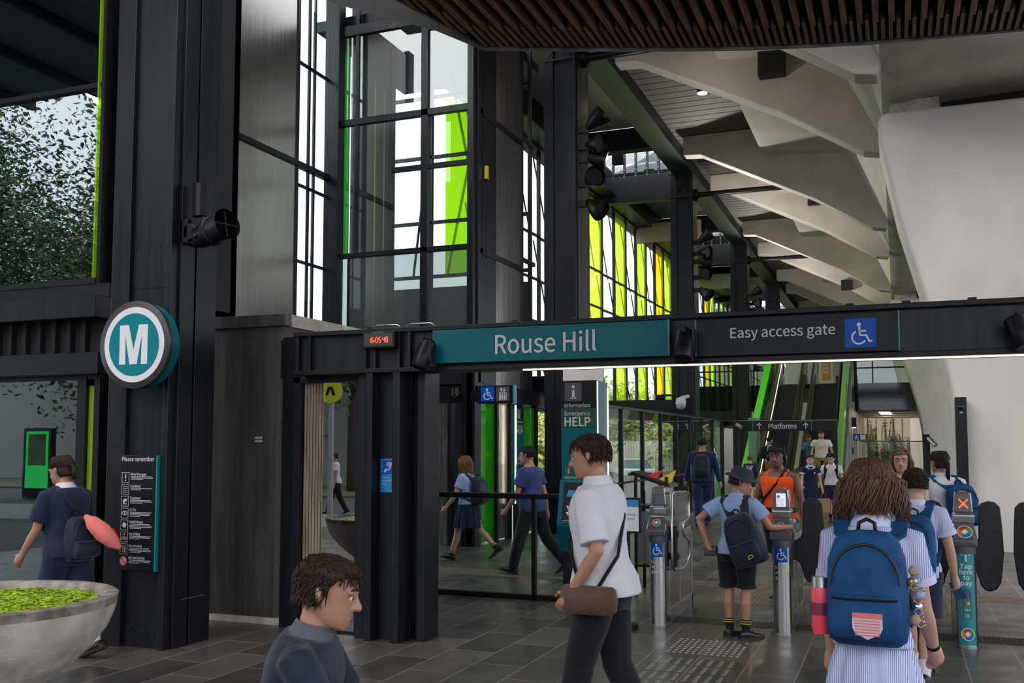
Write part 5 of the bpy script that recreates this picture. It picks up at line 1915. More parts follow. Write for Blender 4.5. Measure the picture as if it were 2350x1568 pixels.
boxo('rail', M['black'], (-1.6, 1.05, 46.97, 47.04, 1.82, 1.87), t)
boxo('post', M['black'], (-0.22, -0.18, 46.98, 47.03, 0, 1.83), t)
t = thing('toilets_sign', 'small black sign with wheelchair and toilets symbols on the escalator side wall', 'sign', (-1.4, 40, 1.86))
boxo('panel', M['black'], (-1.68, -1.12, 40, 40.08, 1.865, 2.11), t)
mb = MB(front(-1.60, 39.998, 1.885))
mb.rrect(0, 0.205, 0, 0.205, 0.012, 0, 0.003)
pl = mb.build('wheelchair_plate', M['blue'], t)
mb = MB(front(-1.60, 39.995, 1.885))
icon_wheelchair(mb, 0.015, 0.01, 0.18, 0, 0.003)
mb.build('wheelchair_symbol', M['white'], pl)
mb = MB(front(-1.365, 39.998, 1.885))
mb.rrect(0, 0.205, 0, 0.205, 0.012, 0, 0.003)
pl = mb.build('toilet_plate', pbr('tan_plate', (0.42, 0.33, 0.20), 0.5), t)
mb = MB(front(-1.365, 39.995, 1.885))
icon_people(mb, 0, 0, 0.205, 0, 0.003)
mb.build('toilet_symbol', M['white'], pl)
t = thing('wall_light', 'small black up and down wall light on the escalator side wall', 'light', (-1.6, 39.6, 2.5))
MB().box(-1.63, -1.48, 39.55, 39.7, 2.36, 2.74).build('housing', M['black'], t)
MB().box(-1.61, -1.50, 39.57, 39.68, 2.345, 2.36).build('lamp_face', M['lampface'], t)
lamp('wall_light_beam', 'SPOT', (-1.52, 39.6, 2.33), (-1.58, 39.6, 0), 12, (1, 0.86, 0.66), 0.05, 90, t)
# platforms portal
t = thing('platforms_portal', 'black portal sign reading Platforms with two up arrows before the escalators', 'sign', (-3.2, 30.5, 0))
mb = MB()
mb.box(-4.69, -1.68, 30.5, 30.75, 2.125, 2.44)
mb.build('beam', M['black'], t, bevel=0.01)
for x0 in (-4.69, -1.79):
    boxo('leg', M['black'], (x0, x0 + 0.11, 30.5, 30.75, 0, 2.13), t)
mb = MB()
mb.box(-4.14, -4.125, 30.485, 30.5, 2.125, 2.44).box(-2.415, -2.40, 30.485, 30.5, 2.125, 2.44)
mb.build('edge_strip', M['teal_l'], t)
boxo('top_trim', M['inox_dull'], (-4.69, -1.68, 30.49, 30.76, 2.44, 2.455), t)
mb = MB(front(-3.66, 30.497, 2.20))
put_text(mb, 'Platforms', 0, 0, w=0.82, cap=0.145, bold=0.012)
icon_arrow(mb, -0.37, -0.015, 0.19, 0, 0.003)
icon_arrow(mb, 0.99, -0.015, 0.19, 0, 0.003)
mb.build('lettering', M['letter'], t)
mb = MB()
mb.tube([(-4.60, 30.42, 2.32), (-4.44, 30.28, 2.24)], 0.06, 10)
mb.build('camera_barrel', M['inox_dull'], t, smooth=True, auto=40)
boxo('side_panel', pbr('pale_green_panel', (0.16, 0.30, 0.19), 0.4), (-4.62, -4.36, 33.0, 33.05, 0, 2.6))
_p = bpy.data.objects['side_panel'] if 'side_panel' in bpy.data.objects else None
for _o in COL.objects:
    if _o.name.startswith('side_panel') and _o.parent is None:
        _tag(_o, 'pale green panel seen under the left end of the Platforms sign', 'panel')
mb = MB()
mb.box(-4.40, -4.28, 33.3, 33.35, 0, 2.6)
_tag(mb.build('grey_post', M['inox_dull']), 'grey metal strip beside the pale green panel under the Platforms sign', 'panel')
# black camera pylons on the right
t = thing('camera_pylon', 'tall black pylon with a dome camera against the big concrete pier', 'pylon', (0.96, 17.5, 0))
boxo('casing', M['black'], (0.872, 1.04, 17.37, 17.62, 0, 2.50), t, bevel=0.006)
mb = MB()
mb.ball((0.955, 17.36, 2.34), (0.052, 0.06, 0.052), 18, 12)
mb.build('dome', pbr('camera_dome', (0.01, 0.01, 0.012), 0.06), t, smooth=True)
mb = MB()
mb.tube([(0.955, 17.375, 2.34), (0.955, 17.355, 2.34)], [0.075, 0.065], 24)
mb.build('bezel', M['steel_b'], t, smooth=True, auto=40)
boxo('plate', M['letter'], (0.935, 0.975, 17.364, 17.368, 2.245, 2.26), t)
t = thing('camera_pylon', 'slim black pylon with an angled camera left of the far pier', 'pylon', (0.64, 26, 0))
boxo('casing', M['black'], (0.555, 0.715, 26, 26.2, 0, 1.97), t)
mb = MB()
mb.tube([(0.68, 25.98, 1.88), (0.84, 25.85, 1.70)], 0.06, 10)
mb.build('camera_barrel', M['inox_dull'], t, smooth=True, auto=40)

# ---- glass screen wall of the hall, street beyond
t = struct(thing('window_7', 'long glass screen of narrow panes along the left of the hall, street behind it', 'window', (-5.04, 26, 0)))
ym = [17.0, 18.55, 20.25, 21.95, 23.65, 25.3, 26.95, 28.6, 30.2]
boxo('pane', M['glass_fence'], (-5.045, -5.035, 15.8, 30.4, 0.05, 2.43), t)
mb = MB()
for y in [15.8] + ym + [30.4]:
    mb.box(-5.08, -5.0, y - 0.035, y + 0.035, 0, 2.45)
mb.box(-5.08, -5.0, 15.8, 30.4, 2.42, 2.47).box(-5.07, -5.01, 15.8, 30.4, 0.96, 1.0).box(-5.08, -5.0, 15.8, 30.4, 0, 0.06)
mb.build('frame', M['black'], t)


def tree(label, x, y, z0, h, r, mat, seed, n=3800, name='street_tree', trunk=0.16, low=0.35, leaf=0.16):
    rg = random.Random(seed)
    t = thing(name, label, 'tree', (x, y, z0), 'street trees')
    mb = MB()
    top = Vector((x + rg.uniform(-.4, .4), y + rg.uniform(-.4, .4), z0 + h * 0.7))
    base = Vector((x, y, z0))
    mb.tube([base, base.lerp(top, 0.4) + Vector((0.15, 0, 0)), top], [trunk, trunk * 0.75, trunk * 0.3], 9)
    tips = []
    for k in range(11):
        f = low + 0.06 + (0.62 - low * .5) * k / 11
        p = base.lerp(top, min(1, f))
        a = rg.uniform(0, 6.28)
        q = p + Vector((math.cos(a) * r * rg.uniform(0.5, 0.95), math.sin(a) * r * rg.uniform(0.5, 0.95), h * rg.uniform(0.08, 0.26)))
        m_ = p.lerp(q, 0.5) + Vector((0, 0, -0.15))
        mb.tube([p, m_, q], [trunk * 0.4, trunk * 0.25, 0.02], 6)
        tips += [tuple(q), tuple(m_.lerp(q, 0.5)), tuple(m_)]
    tips.append(tuple(top))
    mb.build('trunk', M['bark'], t, smooth=True)
    mb = MB()
    leaves(mb, tips, n, (r * 0.28, r * 0.28, h * 0.075), leaf, rg)
    mb.build('crown', M[mat], t)
    return t


# trees beyond the screen (sunny verge) and the paling fence
for k, (x, y, h, r, mt) in enumerate(((-14.4, 64, 7.0, 1.9, 'leaf_y'), (-19.2, 64.5, 8.0, 2.2, 'leaf_y'), (-15.2, 71, 6.0, 1.6, 'leaf_y'), (-20.5, 74, 9.0, 3.4, 'leaf_y'), (-16.0, 82, 8.0, 2.6, 'leaf_y'), (-24, 86, 10, 4, 'leaf_y'), (-15.5, 45, 7.0, 2.6, 'leaf_y'), (-24.5, 63, 8, 2.6, 'leaf_y'))):
    tree(['sunlit bushy tree nearest behind the glass screen', 'sunlit tree second from the left behind the glass screen', 'small sunlit tree behind the white car', 'tall sunlit tree beyond the paling fence', 'sunlit tree at the far right of the glass screen', 'far pale tree in the street beyond the screen', 'sunlit tree partly hidden behind the information pylon', 'sunlit tree at the left end of the paling fence'][k], x, y, -0.75, h, r, mt, 20 + k, 4200, low=0.1, leaf=0.24)
t = thing('paling_fence', 'pale paling fence in the street beyond the glass screen', 'fence', (-20, 58, -0.75))
mb = MB()
for k in range(70):
    q = k / 69
    x, y = -25 + 12.3 * q, 62.0 + 0.6 * q
    mb.box(x, x + 0.16, y, y + 0.05, -0.75, 1.9)
mb.build('paling_field', pbr('weathered_pale_timber', (0.60, 0.55, 0.42), 0.8), t)
t = thing('white_car', 'white car parked in the street seen through the glass screen', 'car', (-14.1, 56, -0.75))
ca = frame((-14.1, 56, -0.75), (0.93, 0.37, 0), (0, 0, 1))
mb = MB(ca)
mb.loft([[(-0.95, z, w_), (0.95, z, w_), (0.95, z, -4.5), (-0.95, z, -4.5)] for z, w_ in ((0.3, 0.0), (0.55, 0.08), (0.95, 0.0), (1.02, -0.15))])
mb.build('body', pbr('white_car_paint', (0.68, 0.70, 0.72), 0.2, coat=0.6), t, bevel=0.06)
mb = MB(ca)
mb.loft([[(-a, z, f), (a, z, f), (a, z, b), (-a, z, b)] for z, a, f, b in ((1.02, 0.90, -1.1, -4.2), (1.52, 0.70, -1.75, -3.7))])
cb_ = mb.build('cabin', pbr('car_glass', (0.10, 0.13, 0.14), 0.08), t, bevel=0.04)
mb = MB(ca)
mb.loft([[(-0.72, z, -1.72), (0.72, z, -1.72), (0.70, z, -3.75), (-0.70, z, -3.75)] for z in (1.50, 1.57)])
mb.build('car_roof', pbr('white_roof_paint', (0.68, 0.70, 0.72), 0.2), t, bevel=0.02)
for sx in (-0.82, 0.82):
    for w_ in (-0.8, -3.6):
        mb = MB(ca)
        mb.cyl((sx - 0.11, 0.33, w_), (sx + 0.11, 0.33, w_), 0.33, n=20)
        mb.build('wheel', M['matte'], t, smooth=True, auto=40)
mb = MB(ca)
mb.box(-0.7, 0.7, 0.62, 0.8, 0.05, 0.09)
mb.build('grille', M['black'], t)

# ---- street behind the camera, seen in the mirroring glass
struct(boxo('street_pavement', pbr('pale_pavement', (0.20, 0.19, 0.175), 0.8, 0, 0.15, 3), (-60, 20, -7.5, -3.2, -0.5, -0.05)), 'pavement along the street', 'pavement')
struct(boxo('street_road', M['asphalt'], (-60, 20, -16, -7.5, -0.5, -0.15)), 'street road', 'road')
struct(boxo('ground_verge', pbr('far_verge', (0.10, 0.11, 0.06), 0.9), (-60, 20, -24, -16, -0.5, -0.05)), 'far verge of the street', 'verge')
for k, (x, y, h, r) in enumerate(((-18, -8.2, 11.0, 3.6), (-29, -8.2, 12.0, 3.8), (-40, -8.5, 12, 4), (-12, -19.5, 10, 3.0), (-22.5, -19.5, 13, 4.0), (-34, -19.5, 12, 4.0))):
    tree(['street tree mirrored at the right of the upper facade window', 'street tree mirrored in the middle of the upper facade window', 'street tree mirrored at the left of the upper facade window', 'small street tree across the road, mirrored in the glass side door', 'tall street tree across the road in the mirrored view', 'street tree across the road behind the green kiosk', 'farthest mirrored street tree'][k], x, y, -0.1, h * 1.35, r * 1.2, 'leaf_d', 40 + k, 34000 if k < 2 else 12000, trunk=0.26, low=0.30, leaf=0.095 if k < 2 else 0.15)
wl = boxo('street_wall', pbr('grey_street_wall', (0.30, 0.29, 0.28), 0.8), (-50, 6, -24.4, -24, -0.1, 5.0))
struct(wl, 'grey wall on the far side of the street', 'wall')
t = thing('crossing_sign', 'yellow pedestrian crossing sign on a pole, mirrored in the side door', 'sign', (-9.23, -6.7, -0.05))
cs = frame((-9.23, -6.7, 3.06), (-1, 0.28, 0), (0, 0, 1))
MB(cs).disc((0, 0), 0.31, -0.01, 0.005, 28).build('disc', pbr('crossing_yellow', (0.55, 0.60, 0.02), 0.5), t)
mb = MB(cs)
mb.ribbon([(-0.02, 0.10), (-0.09, -0.12)], 0.07, 0.005, 0.008).ribbon([(0.02, 0.10), (0.09, -0.12)], 0.07, 0.005, 0.008)
mb.build('leg_symbol', M['black'], t)
mb = MB()
mb.cyl((-9.23, -6.80, -0.08), (-9.23, -6.80, 3.3), 0.075, n=12)
mb.build('pole', pbr('grey_pole', (0.32, 0.32, 0.33), 0.5), t, smooth=True, auto=40)
t = thing('added_shade_awning', 'high awning added to darken the mirrored top of the upper facade window', 'awning', (-19, 2, 9.4))  # invented awning, out of view; blocks the sky mirrored high in the window
boxo('deck', pbr('shade_awning_blue_grey', (0.16, 0.20, 0.25), 0.6), (-32, -8.6, -1.6, 6.6, 9.4, 9.7), t)
mb = MB()
for k in range(12):
    mb.box(-31.9 + 2 * k, -31.8 + 2 * k, -1.6, 6.6, 9.2, 9.4)
mb.build('joist', M['steel_b'], t)
for x in (-12.5,):
    mb = MB()
    mb.cyl((x, -1.2, 0.0), (x, -1.2, 9.4), 0.12, n=12)
    mb.build('post', M['steel'], t, smooth=True, auto=40)
t = thing('street_kiosk', 'black street kiosk with a lit green screen, mirrored in the lower facade window', 'kiosk', (-27.0, -10.4, -0.1))
kf = frame((-27.0, -10.4, -0.1), (-1, 0, 0), (0, 0, 1))
MB(kf).box(-0.62, 0.62, 0, 2.35, -0.2, 0).build('casing', M['black'], t)
MB(kf).box(-0.5, 0.5, 0.35, 2.25, 0, 0.01).build('screen', emis('green_screen', (0.03, 0.50, 0.10), 0.7), t)
MB(kf).box(-0.4, 0.4, 1.1, 2.15, 0.01, 0.015).build('picture', M['leaf_d'], t)

# ---- big concrete bowl with floating weed
t = thing('bowl_planter', 'big concrete bowl planter at the lower left corner, full of bright green weed', 'planter', (-5.25, 4.47, 0))
cxb, cyb, Rb, zb = -5.25, 4.47, 0.765, 0.80
prof_b = [(0.17, 0.0), (0.17, 0.11), (0.22, 0.165), (0.30, 0.225), (0.40, 0.298), (0.51, 0.385), (0.61, 0.478), (0.70, 0.592), (0.742, 0.69), (0.757, 0.75)]
prof_r = [(0.757, 0.75), (0.765, 0.80), (0.755, 0.808), (0.69, 0.806), (0.675, 0.795), (0.66, 0.74), (0.60, 0.70), (0.3, 0.70), (0.01, 0.70)]
mb = MB()
nb_ = 64
mb.loft([[(cxb + r_ * math.cos(2 * math.pi * i / nb_), cyb + r_ * math.sin(2 * math.pi * i / nb_), z) for i in range(nb_)] for r_, z in prof_b])
bw = mb.build('bowl', M['stone'], t, smooth=True, auto=50)
mb = MB()
mb.loft([[(cxb + r_ * math.cos(2 * math.pi * i / nb_), cyb + r_ * math.sin(2 * math.pi * i / nb_), z) for i in range(nb_)] for r_, z in prof_r])
mb.build('rim', pbr('weathered_bowl_rim', (0.15, 0.12, 0.095), 0.85, 0, 0.3, 9, col2=(0.36, 0.32, 0.28), bump=0.3, bscale=40), t, smooth=True, auto=50)
rng = random.Random(9)
mb = MB()
mb.cyl((cxb, cyb, 0.72), (cxb, cyb, 0.762), 0.668, n=48)
wt = mb.build('water_weed', pbr('lime_duckweed', (0.16, 0.24, 0.012), 0.5, 0, 0.5, 30, col2=(0.42, 0.58, 0.015), bump=0.3, bscale=60), t)
mb = MB()
for _ in range(2600):
    a, q = rng.uniform(0, 6.283), 0.65 * math.sqrt(rng.random())
    c = Vector((cxb + q * math.cos(a), cyb + q * math.sin(a), 0.764 + rng.uniform(0, 0.012)))
    b = rng.uniform(0, 3.14)
    u_ = Vector((math.cos(b), math.sin(b), rng.uniform(-.3, .3))) * rng.uniform(0.012, 0.045)
    v_ = Vector((-math.sin(b), math.cos(b), rng.uniform(-.3, .3))) * rng.uniform(0.005, 0.012)
    mb.add([c - u_, c + v_, c + u_, c - v_], [(0, 1, 2, 3)])
wl_ = mb.build('weed_leaves', pbr('bright_weed_leaf', (0.22, 0.36, 0.012), 0.5, 0, 0.4, 20, col2=(0.48, 0.66, 0.02)), t)
wl_['kind'] = 'stuff'
# =================================================================== PEOPLE
SK = {'fair': pbr('skin_fair', (0.52, 0.29, 0.20), 0.5, 0, 0.06, 8), 'tan': pbr('skin_tan', (0.40, 0.20, 0.125), 0.5, 0, 0.06, 8),
      'olive': pbr('skin_olive', (0.30, 0.155, 0.095), 0.5, 0, 0.06, 8), 'brown': pbr('skin_brown', (0.17, 0.08, 0.05), 0.5, 0, 0.06, 8)}
HAIR = {'black': pbr('black_hair', (0.012, 0.010, 0.009), 0.55, 0, 0.4, 40, (3, 3, 0.4), bump=0.4, spec=0.22),
        'dark': pbr('dark_brown_hair', (0.030, 0.017, 0.011), 0.55, 0, 0.4, 40, (3, 3, 0.4), bump=0.4, spec=0.22),
        'brown': pbr('brown_hair', (0.105, 0.052, 0.032), 0.48, 0, 0.45, 40, (3, 3, 0.4), bump=0.4, spec=0.3),
        'auburn': pbr('auburn_hair', (0.17, 0.085, 0.040), 0.55, 0, 0.4, 40, (3, 3, 0.4), bump=0.4, spec=0.22)}


def cloth(name, col, var=0.14, rough=0.85, bs=11):
    return pbr(name, col, rough, 0, var, 7, bump=0.45, bscale=bs, spec=0.2, sheen=0.15)


CL = {'navy': cloth('navy_cloth', (0.012, 0.016, 0.045)), 'black': cloth('black_cloth', (0.008, 0.008, 0.010)), 'white': cloth('white_cloth', (0.66, 0.64, 0.68), 0.06),
      'blue_shirt': stripes('fine_blue_shirting', (0.22, 0.32, 0.56), (0.33, 0.44, 0.68), 22, 'X'),
      'stripe': stripes('blue_white_stripe', (0.20, 0.24, 0.55), (0.66, 0.66, 0.78), 42, 'X', duty=0.42),
      'cuff': cloth('pale_lilac_cuff', (0.55, 0.55, 0.78), 0.05), 'royal': pbr('royal_blue_pack', (0.009, 0.060, 0.170), 0.8, 0, 0.25, 7, bump=0.9, bscale=7, spec=0.25),
      'pack_navy': cloth('navy_pack', (0.012, 0.016, 0.033), 0.3, 0.6), 'track': cloth('track_blue', (0.008, 0.015, 0.060)), 'track_l': cloth('track_light_panel', (0.07, 0.20, 0.42)),
      'orange': cloth('orange_singlet', (0.90, 0.10, 0.012), 0.08), 'tan': cloth('tan_cloth', (0.20, 0.15, 0.09)), 'pink': cloth('pink_bag', (0.85, 0.20, 0.18), 0.08),
      'grey': cloth('grey_cloth', (0.10, 0.10, 0.11)), 'steel_blue': cloth('steel_blue_cloth', (0.045, 0.13, 0.25)), 'cream': cloth('cream_knit', (0.58, 0.53, 0.46)),
      'light_blue': cloth('light_blue_cloth', (0.18, 0.42, 0.62)), 'khaki': cloth('khaki_yellow', (0.26, 0.22, 0.05)), 'indigo': cloth('indigo_shirt', (0.035, 0.045, 0.15)),
      'plum': cloth('plum_dark_cloth', (0.035, 0.024, 0.026)), 'brown_b': cloth('brown_leather', (0.10, 0.05, 0.035), 0.2, 0.6)}
SHOE = pbr('black_shoe_leather', (0.008, 0.008, 0.008), 0.3)
SOLE = pbr('shoe_sole', (0.015, 0.014, 0.013), 0.7)
EYEW = pbr('eye_white', (0.62, 0.60, 0.58), 0.25)
IRIS = pbr('dark_iris', (0.02, 0.013, 0.01), 0.2)
LIP = pbr('lips', (0.30, 0.125, 0.095), 0.5)


def ell(c, ux, uy, rx, ry, n=20, e=2.0):
    """super-ellipse ring around c spanned by unit vectors ux,uy"""
    out = []
    for i in range(n):
        a = 2 * math.pi * i / n
        ca, sa = math.cos(a), math.sin(a)
        out.append(tuple(Vector(c) + ux * (rx * math.copysign(abs(ca) ** (2 / e), ca)) + uy * (ry * math.copysign(abs(sa) ** (2 / e), sa))))
    return out


def rotx(p, a, piv=(0, 0, 0)):
    """pitch forward (towards +y) by a degrees"""
    p = Vector(p) - Vector(piv)
    return Matrix.Rotation(-R(a), 3, 'X') @ p + Vector(piv)


def ik(a, target, l1, l2, pole):
    a, t, pole = Vector(a), Vector(target), Vector(pole)
    d = t - a
    L = min(d.length, (l1 + l2) * 0.995)
    d.normalize()
    t = a + d * L
    x = (l1 * l1 - l2 * l2 + L * L) / (2 * L)
    h = math.sqrt(max(0, l1 * l1 - x * x))
    pl = pole - d * pole.dot(d)
    if pl.length < 1e-6: pl = d.orthogonal()
    return a + d * x + pl.normalized() * h, t


class Figure:
    """one standing or walking person, built facing +y at the origin with the feet on z=0"""

    def __init__(s, h=1.6, wide=1.0, lean=0, head=(0, 0), head_scale=1.0, armL=None, armR=None, legL=(0, 0), legR=(0, 0), stance=0.055, hand_curl=(0.5, 0.5), twist=0, footL=0, footR=0):
        s.h, s.wide, s.hs = h, wide, head_scale
        s.lean = lean
        s.hip_z = 0.515 * h
        J = {}
        for sd, k, leg, ft in ((-1, 'L', legL, footL), (1, 'R', legR, footR)):
            hip = Vector((sd * stance * 1.05 * h * wide, 0, s.hip_z))
            sw, kb = leg                                       # swing forward, knee bend
            d1 = Vector((0, math.sin(R(sw)), -math.cos(R(sw))))
            knee = hip + d1 * 0.242 * h
            knee.x = sd * stance * h * 0.95
            a2 = sw - kb
            d2 = Vector((0, math.sin(R(a2)), -math.cos(R(a2))))
            ank = knee + d2 * 0.232 * h
            ank.x = sd * stance * h * 0.90
            fa = a2 * 0.75 if kb > 5 or abs(a2) > 8 else 0
            J['hip' + k], J['knee' + k], J['ank' + k], J['fa' + k] = hip, knee, ank, fa
            J['ft' + k] = ft
        lo = 1e9
        for k in 'LR':
            for off in (-0.055 * h, 0.115 * h):
                p = J['ank' + k] + s.footdir(J['fa' + k]) * off - s.footup(J['fa' + k]) * 0.041 * h
                lo = min(lo, p.z)
        s.dz = -lo
        for k in list(J):
            if isinstance(J[k], Vector): J[k].z += s.dz
        s.hip_z += s.dz
        s.piv = Vector((0, 0, s.hip_z))
        s.J = J
        B = lambda x, y, z: s.up(Vector((x * h, y * h, z * h - 0.515 * h + s.hip_z)))
        s.B = B
        s.tw = twist
        sw_ = 0.108 * wide
        for sd, k, arm in ((-1, 'L', armL), (1, 'R', armR)):
            sh = B(sd * sw_, -0.004, 0.805)
            arm = arm or dict(sw=0, ab=7, el=10)
            l1, l2 = 0.175 * h, 0.145 * h
            if 'hand' in arm:
                el, wr = ik(sh, arm['hand'], l1, l2, arm.get('pole', (sd * 0.5, -1, -0.3)))
            else:
                sw, ab, eb = arm.get('sw', 0), arm.get('ab', 7), arm.get('el', 10)
                M1 = Matrix.Rotation(-R(ab) * sd, 3, 'Y')
                d1 = M1 @ Vector((0, math.sin(R(sw)), -math.cos(R(sw))))
                el = sh + d1 * l1
                inn = arm.get('inn', 0)
                d2 = Matrix.Rotation(R(inn - ab) * sd, 3, 'Y') @ Vector((0, math.sin(R(sw + eb)), -math.cos(R(sw + eb))))
                wr = el + d2 * l2
            J['sh' + k], J['el' + k], J['wr' + k] = sh, el, wr
        s.curl = hand_curl
        s.hyaw, s.hpitch = head
        s.hc = B(0, 0.012, 0.862)
        s.hM = Matrix.Rotation(R(s.hyaw), 3, 'Z') @ Matrix.Rotation(-R(s.hpitch + lean * 0.5), 3, 'X')

    def footdir(s, fa): return Vector((0, math.cos(R(fa)), math.sin(R(fa))))

    def footup(s, fa): return Vector((0, -math.sin(R(fa)), math.cos(R(fa))))

    def up(s, p):
        q = rotx(p, s.lean, s.piv) if s.lean else Vector(p)
        return q

    def H(s, x, y, z):
        """point on the head: x right, y forward, z up from the chin, in head heights (0..1)"""
        k = 0.138 * s.h * s.hs
        return s.hc + s.hM @ Vector((x * k, y * k, z * k))

    # --- body skin as one continuous surface
    def torso_rings(s, ease=0.0, z0=0.455, z1=0.875, flare=0.0):
        h = s.h
        prof = [(0.455, 0.070, 0.062, 0.0), (0.50, 0.092, 0.070, -0.004), (0.545, 0.094, 0.070, -0.004), (0.60, 0.081, 0.058, 0.002), (0.66, 0.083, 0.058, 0.003), (0.72, 0.094, 0.064, 0.004), (0.765, 0.104, 0.064, 0.002), (0.80, 0.103, 0.054, -0.002), (0.822, 0.080, 0.044, -0.004), (0.838, 0.050, 0.038, -0.003), (0.855, 0.034, 0.035, 0.0), (0.875, 0.032, 0.034, 0.004)]
        ux = Vector((1, 0, 0))
        uy = s.up(s.piv + Vector((0, 1, 0))) - s.piv
        out = []
        prev = None
        for z, rx, ry, yo in prof:
            if z < z0 - 1e-6 or z > z1 + 1e-6: continue
            c = s.B(0, yo, z)
            e = ease + flare * max(0, (0.62 - z) / 0.15)
            out.append(ell(c, ux, uy if z > 0.5 else Vector((0, 1, 0)), (rx * s.wide + e) * h, (ry + e) * h, 24, 2.4))
        return out

    def skin(s, mat, voxel, fingers=True):
        h, J = s.h, s.J
        mb = MB()
        mb.loft(s.torso_rings())
        for k, sd in (('L', -1), ('R', 1)):
            a, b, c = J['hip' + k], J['knee' + k], J['ank' + k]
            mid = b.lerp(c, 0.3) - Vector((0, 0.008 * h, 0))
            mb.tube([a + Vector((0, 0, 0.01 * h)), a.lerp(b, 0.35), a.lerp(b, 0.75), b, mid, b.lerp(c, 0.65), c], [r * h * (0.5 + 0.5 * s.wide) for r in (0.052, 0.050, 0.038, 0.0315, 0.0345, 0.027, 0.020)], 14, round_ends=True)
            fd, fu = Matrix.Rotation(R(J['ft' + k]), 3, 'Z') @ s.footdir(J['fa' + k]), s.footup(J['fa' + k])
            mb.tube([c - fd * 0.028 * h - fu * 0.018 * h, c + fd * 0.02 * h - fu * 0.02 * h, c + fd * 0.08 * h - fu * 0.031 * h], [0.016 * h, 0.021 * h, 0.0095 * h], 12, round_ends=True)
            a, b, c = J['sh' + k], J['el' + k], J['wr' + k]
            mb.tube([a + Vector((-sd * 0.02 * h, 0, 0.0)), a, a.lerp(b, 0.5), b, b.lerp(c, 0.3), c], [r * h for r in (0.030, 0.0305, 0.0265, 0.0215, 0.0225, 0.0145)], 14, round_ends=True)
            s.hand(mb, k, sd, fingers)
        # head
        rings = []
        for z, rx, ry, yo in ((0.0, 0.13, 0.14, 0.20), (0.05, 0.21, 0.22, 0.17), (0.14, 0.27, 0.31, 0.10), (0.26, 0.315, 0.375, 0.045), (0.40, 0.335, 0.41, 0.01), (0.52, 0.348, 0.43, 0.0), (0.66, 0.35, 0.44, -0.015), (0.79, 0.325, 0.405, -0.025), (0.89, 0.26, 0.33, -0.03), (0.96, 0.16, 0.21, -0.03), (1.0, 0.05, 0.07, -0.03)):
            rings.append([tuple(s.H(rx * math.cos(a), yo + ry * math.sin(a), z)) for a in (2 * math.pi * i / 20 for i in range(20))])
        mb.loft(rings)
        kk = 0.138 * h * s.hs
        mb.tube([s.H(0, -0.06, 0.30), s.B(0, 0.0, 0.842), s.B(0, -0.002, 0.815)], [0.235 * kk, 0.24 * kk, 0.30 * kk], 14)
        mb.tube([s.H(0, 0.40, 0.53), s.H(0, 0.44, 0.42), s.H(0, 0.485, 0.345)], [0.035 * kk, 0.05 * kk, 0.062 * kk], 8, round_ends=True)   # nose
        mb.tube([s.H(-0.06, 0.42, 0.335), s.H(0.06, 0.42, 0.335)], 0.045 * kk, 8, round_ends=True)
        mb.tube([s.H(-0.10, 0.345, 0.20), s.H(0, 0.385, 0.20), s.H(0.10, 0.345, 0.20)], [0.035 * kk, 0.05 * kk, 0.035 * kk], 8, round_ends=True)    # mouth swell
        mb.tube([s.H(-0.06, 0.31, 0.05), s.H(0.06, 0.31, 0.05)], 0.07 * kk, 8, round_ends=True)     # chin
        for sd in (-1, 1):
            mb.tube([s.H(sd * 0.06, 0.40, 0.565), s.H(sd * 0.22, 0.355, 0.575)], 0.045 * kk, 8, round_ends=True)     # brow
            mb.tube([s.H(sd * 0.345, -0.02, 0.36), s.H(sd * 0.385, -0.05, 0.45), s.H(sd * 0.385, -0.055, 0.54)], [0.045 * kk, 0.065 * kk, 0.07 * kk], 8, round_ends=True, flat=(0.6, 1.0))   # ear
        return mb.build('body', mat, None, remesh=voxel, relax=3)

    def hand(s, mb, k, sd, fingers):
        h, J = s.h, s.J
        w, e = J['wr' + k], J['el' + k]
        d = (w - e).normalized()
        pn = Vector((-sd, 0.25, 0)) if abs(d.z) > 0.6 else Vector((0, 0, -1))
        pn = (pn - d * pn.dot(d)).normalized()           # palm normal
        side = d.cross(pn).normalized()                  # across the knuckles
        thumb_side = side if side.y > 0 or (abs(side.y) < 0.3 and side.z > 0) else -side
        cr = s.curl[0 if k == 'L' else 1]
        mb.tube([w - d * 0.01 * h, w + d * 0.015 * h, w + d * 0.042 * h], [0.014 * h, 0.019 * h, 0.020 * h], 12, round_ends=True, flat=(1.0, 0.62) if False else None)
        if not fingers:
            mb.tube([w + d * 0.04 * h, w + d * 0.065 * h + pn * 0.012 * h * cr, w + d * 0.085 * h + pn * 0.03 * h * cr], [0.019 * h, 0.016 * h, 0.010 * h], 10, round_ends=True)
            return
        for i, (o, L) in enumerate(((0.0165, 0.040), (0.0058, 0.045), (-0.0050, 0.042), (-0.0150, 0.033))):
            p0 = w + d * 0.048 * h + thumb_side * o * h
            a1, a2, a3 = R(35 * cr), R(85 * cr), R(125 * cr)
            p1 = p0 + (d * math.cos(a1) + pn * math.sin(a1)) * L * 0.42 * h
            p2 = p1 + (d * math.cos(a2) + pn * math.sin(a2)) * L * 0.33 * h
            p3 = p2 + (d * math.cos(a3) + pn * math.sin(a3)) * L * 0.25 * h
            mb.tube([w + d * 0.025 * h + thumb_side * o * 0.7 * h, p0, p1, p2, p3], [0.0075 * h, 0.0062 * h, 0.0056 * h, 0.0050 * h, 0.0043 * h], 8, round_ends=True)
        t0 = w + d * 0.016 * h + thumb_side * 0.014 * h
        t1 = t0 + (d * 0.6 + thumb_side * 0.7 + pn * 0.35).normalized() * 0.024 * h
        t2 = t1 + (d * 0.85 + thumb_side * 0.1 + pn * 0.5).normalized() * 0.022 * h
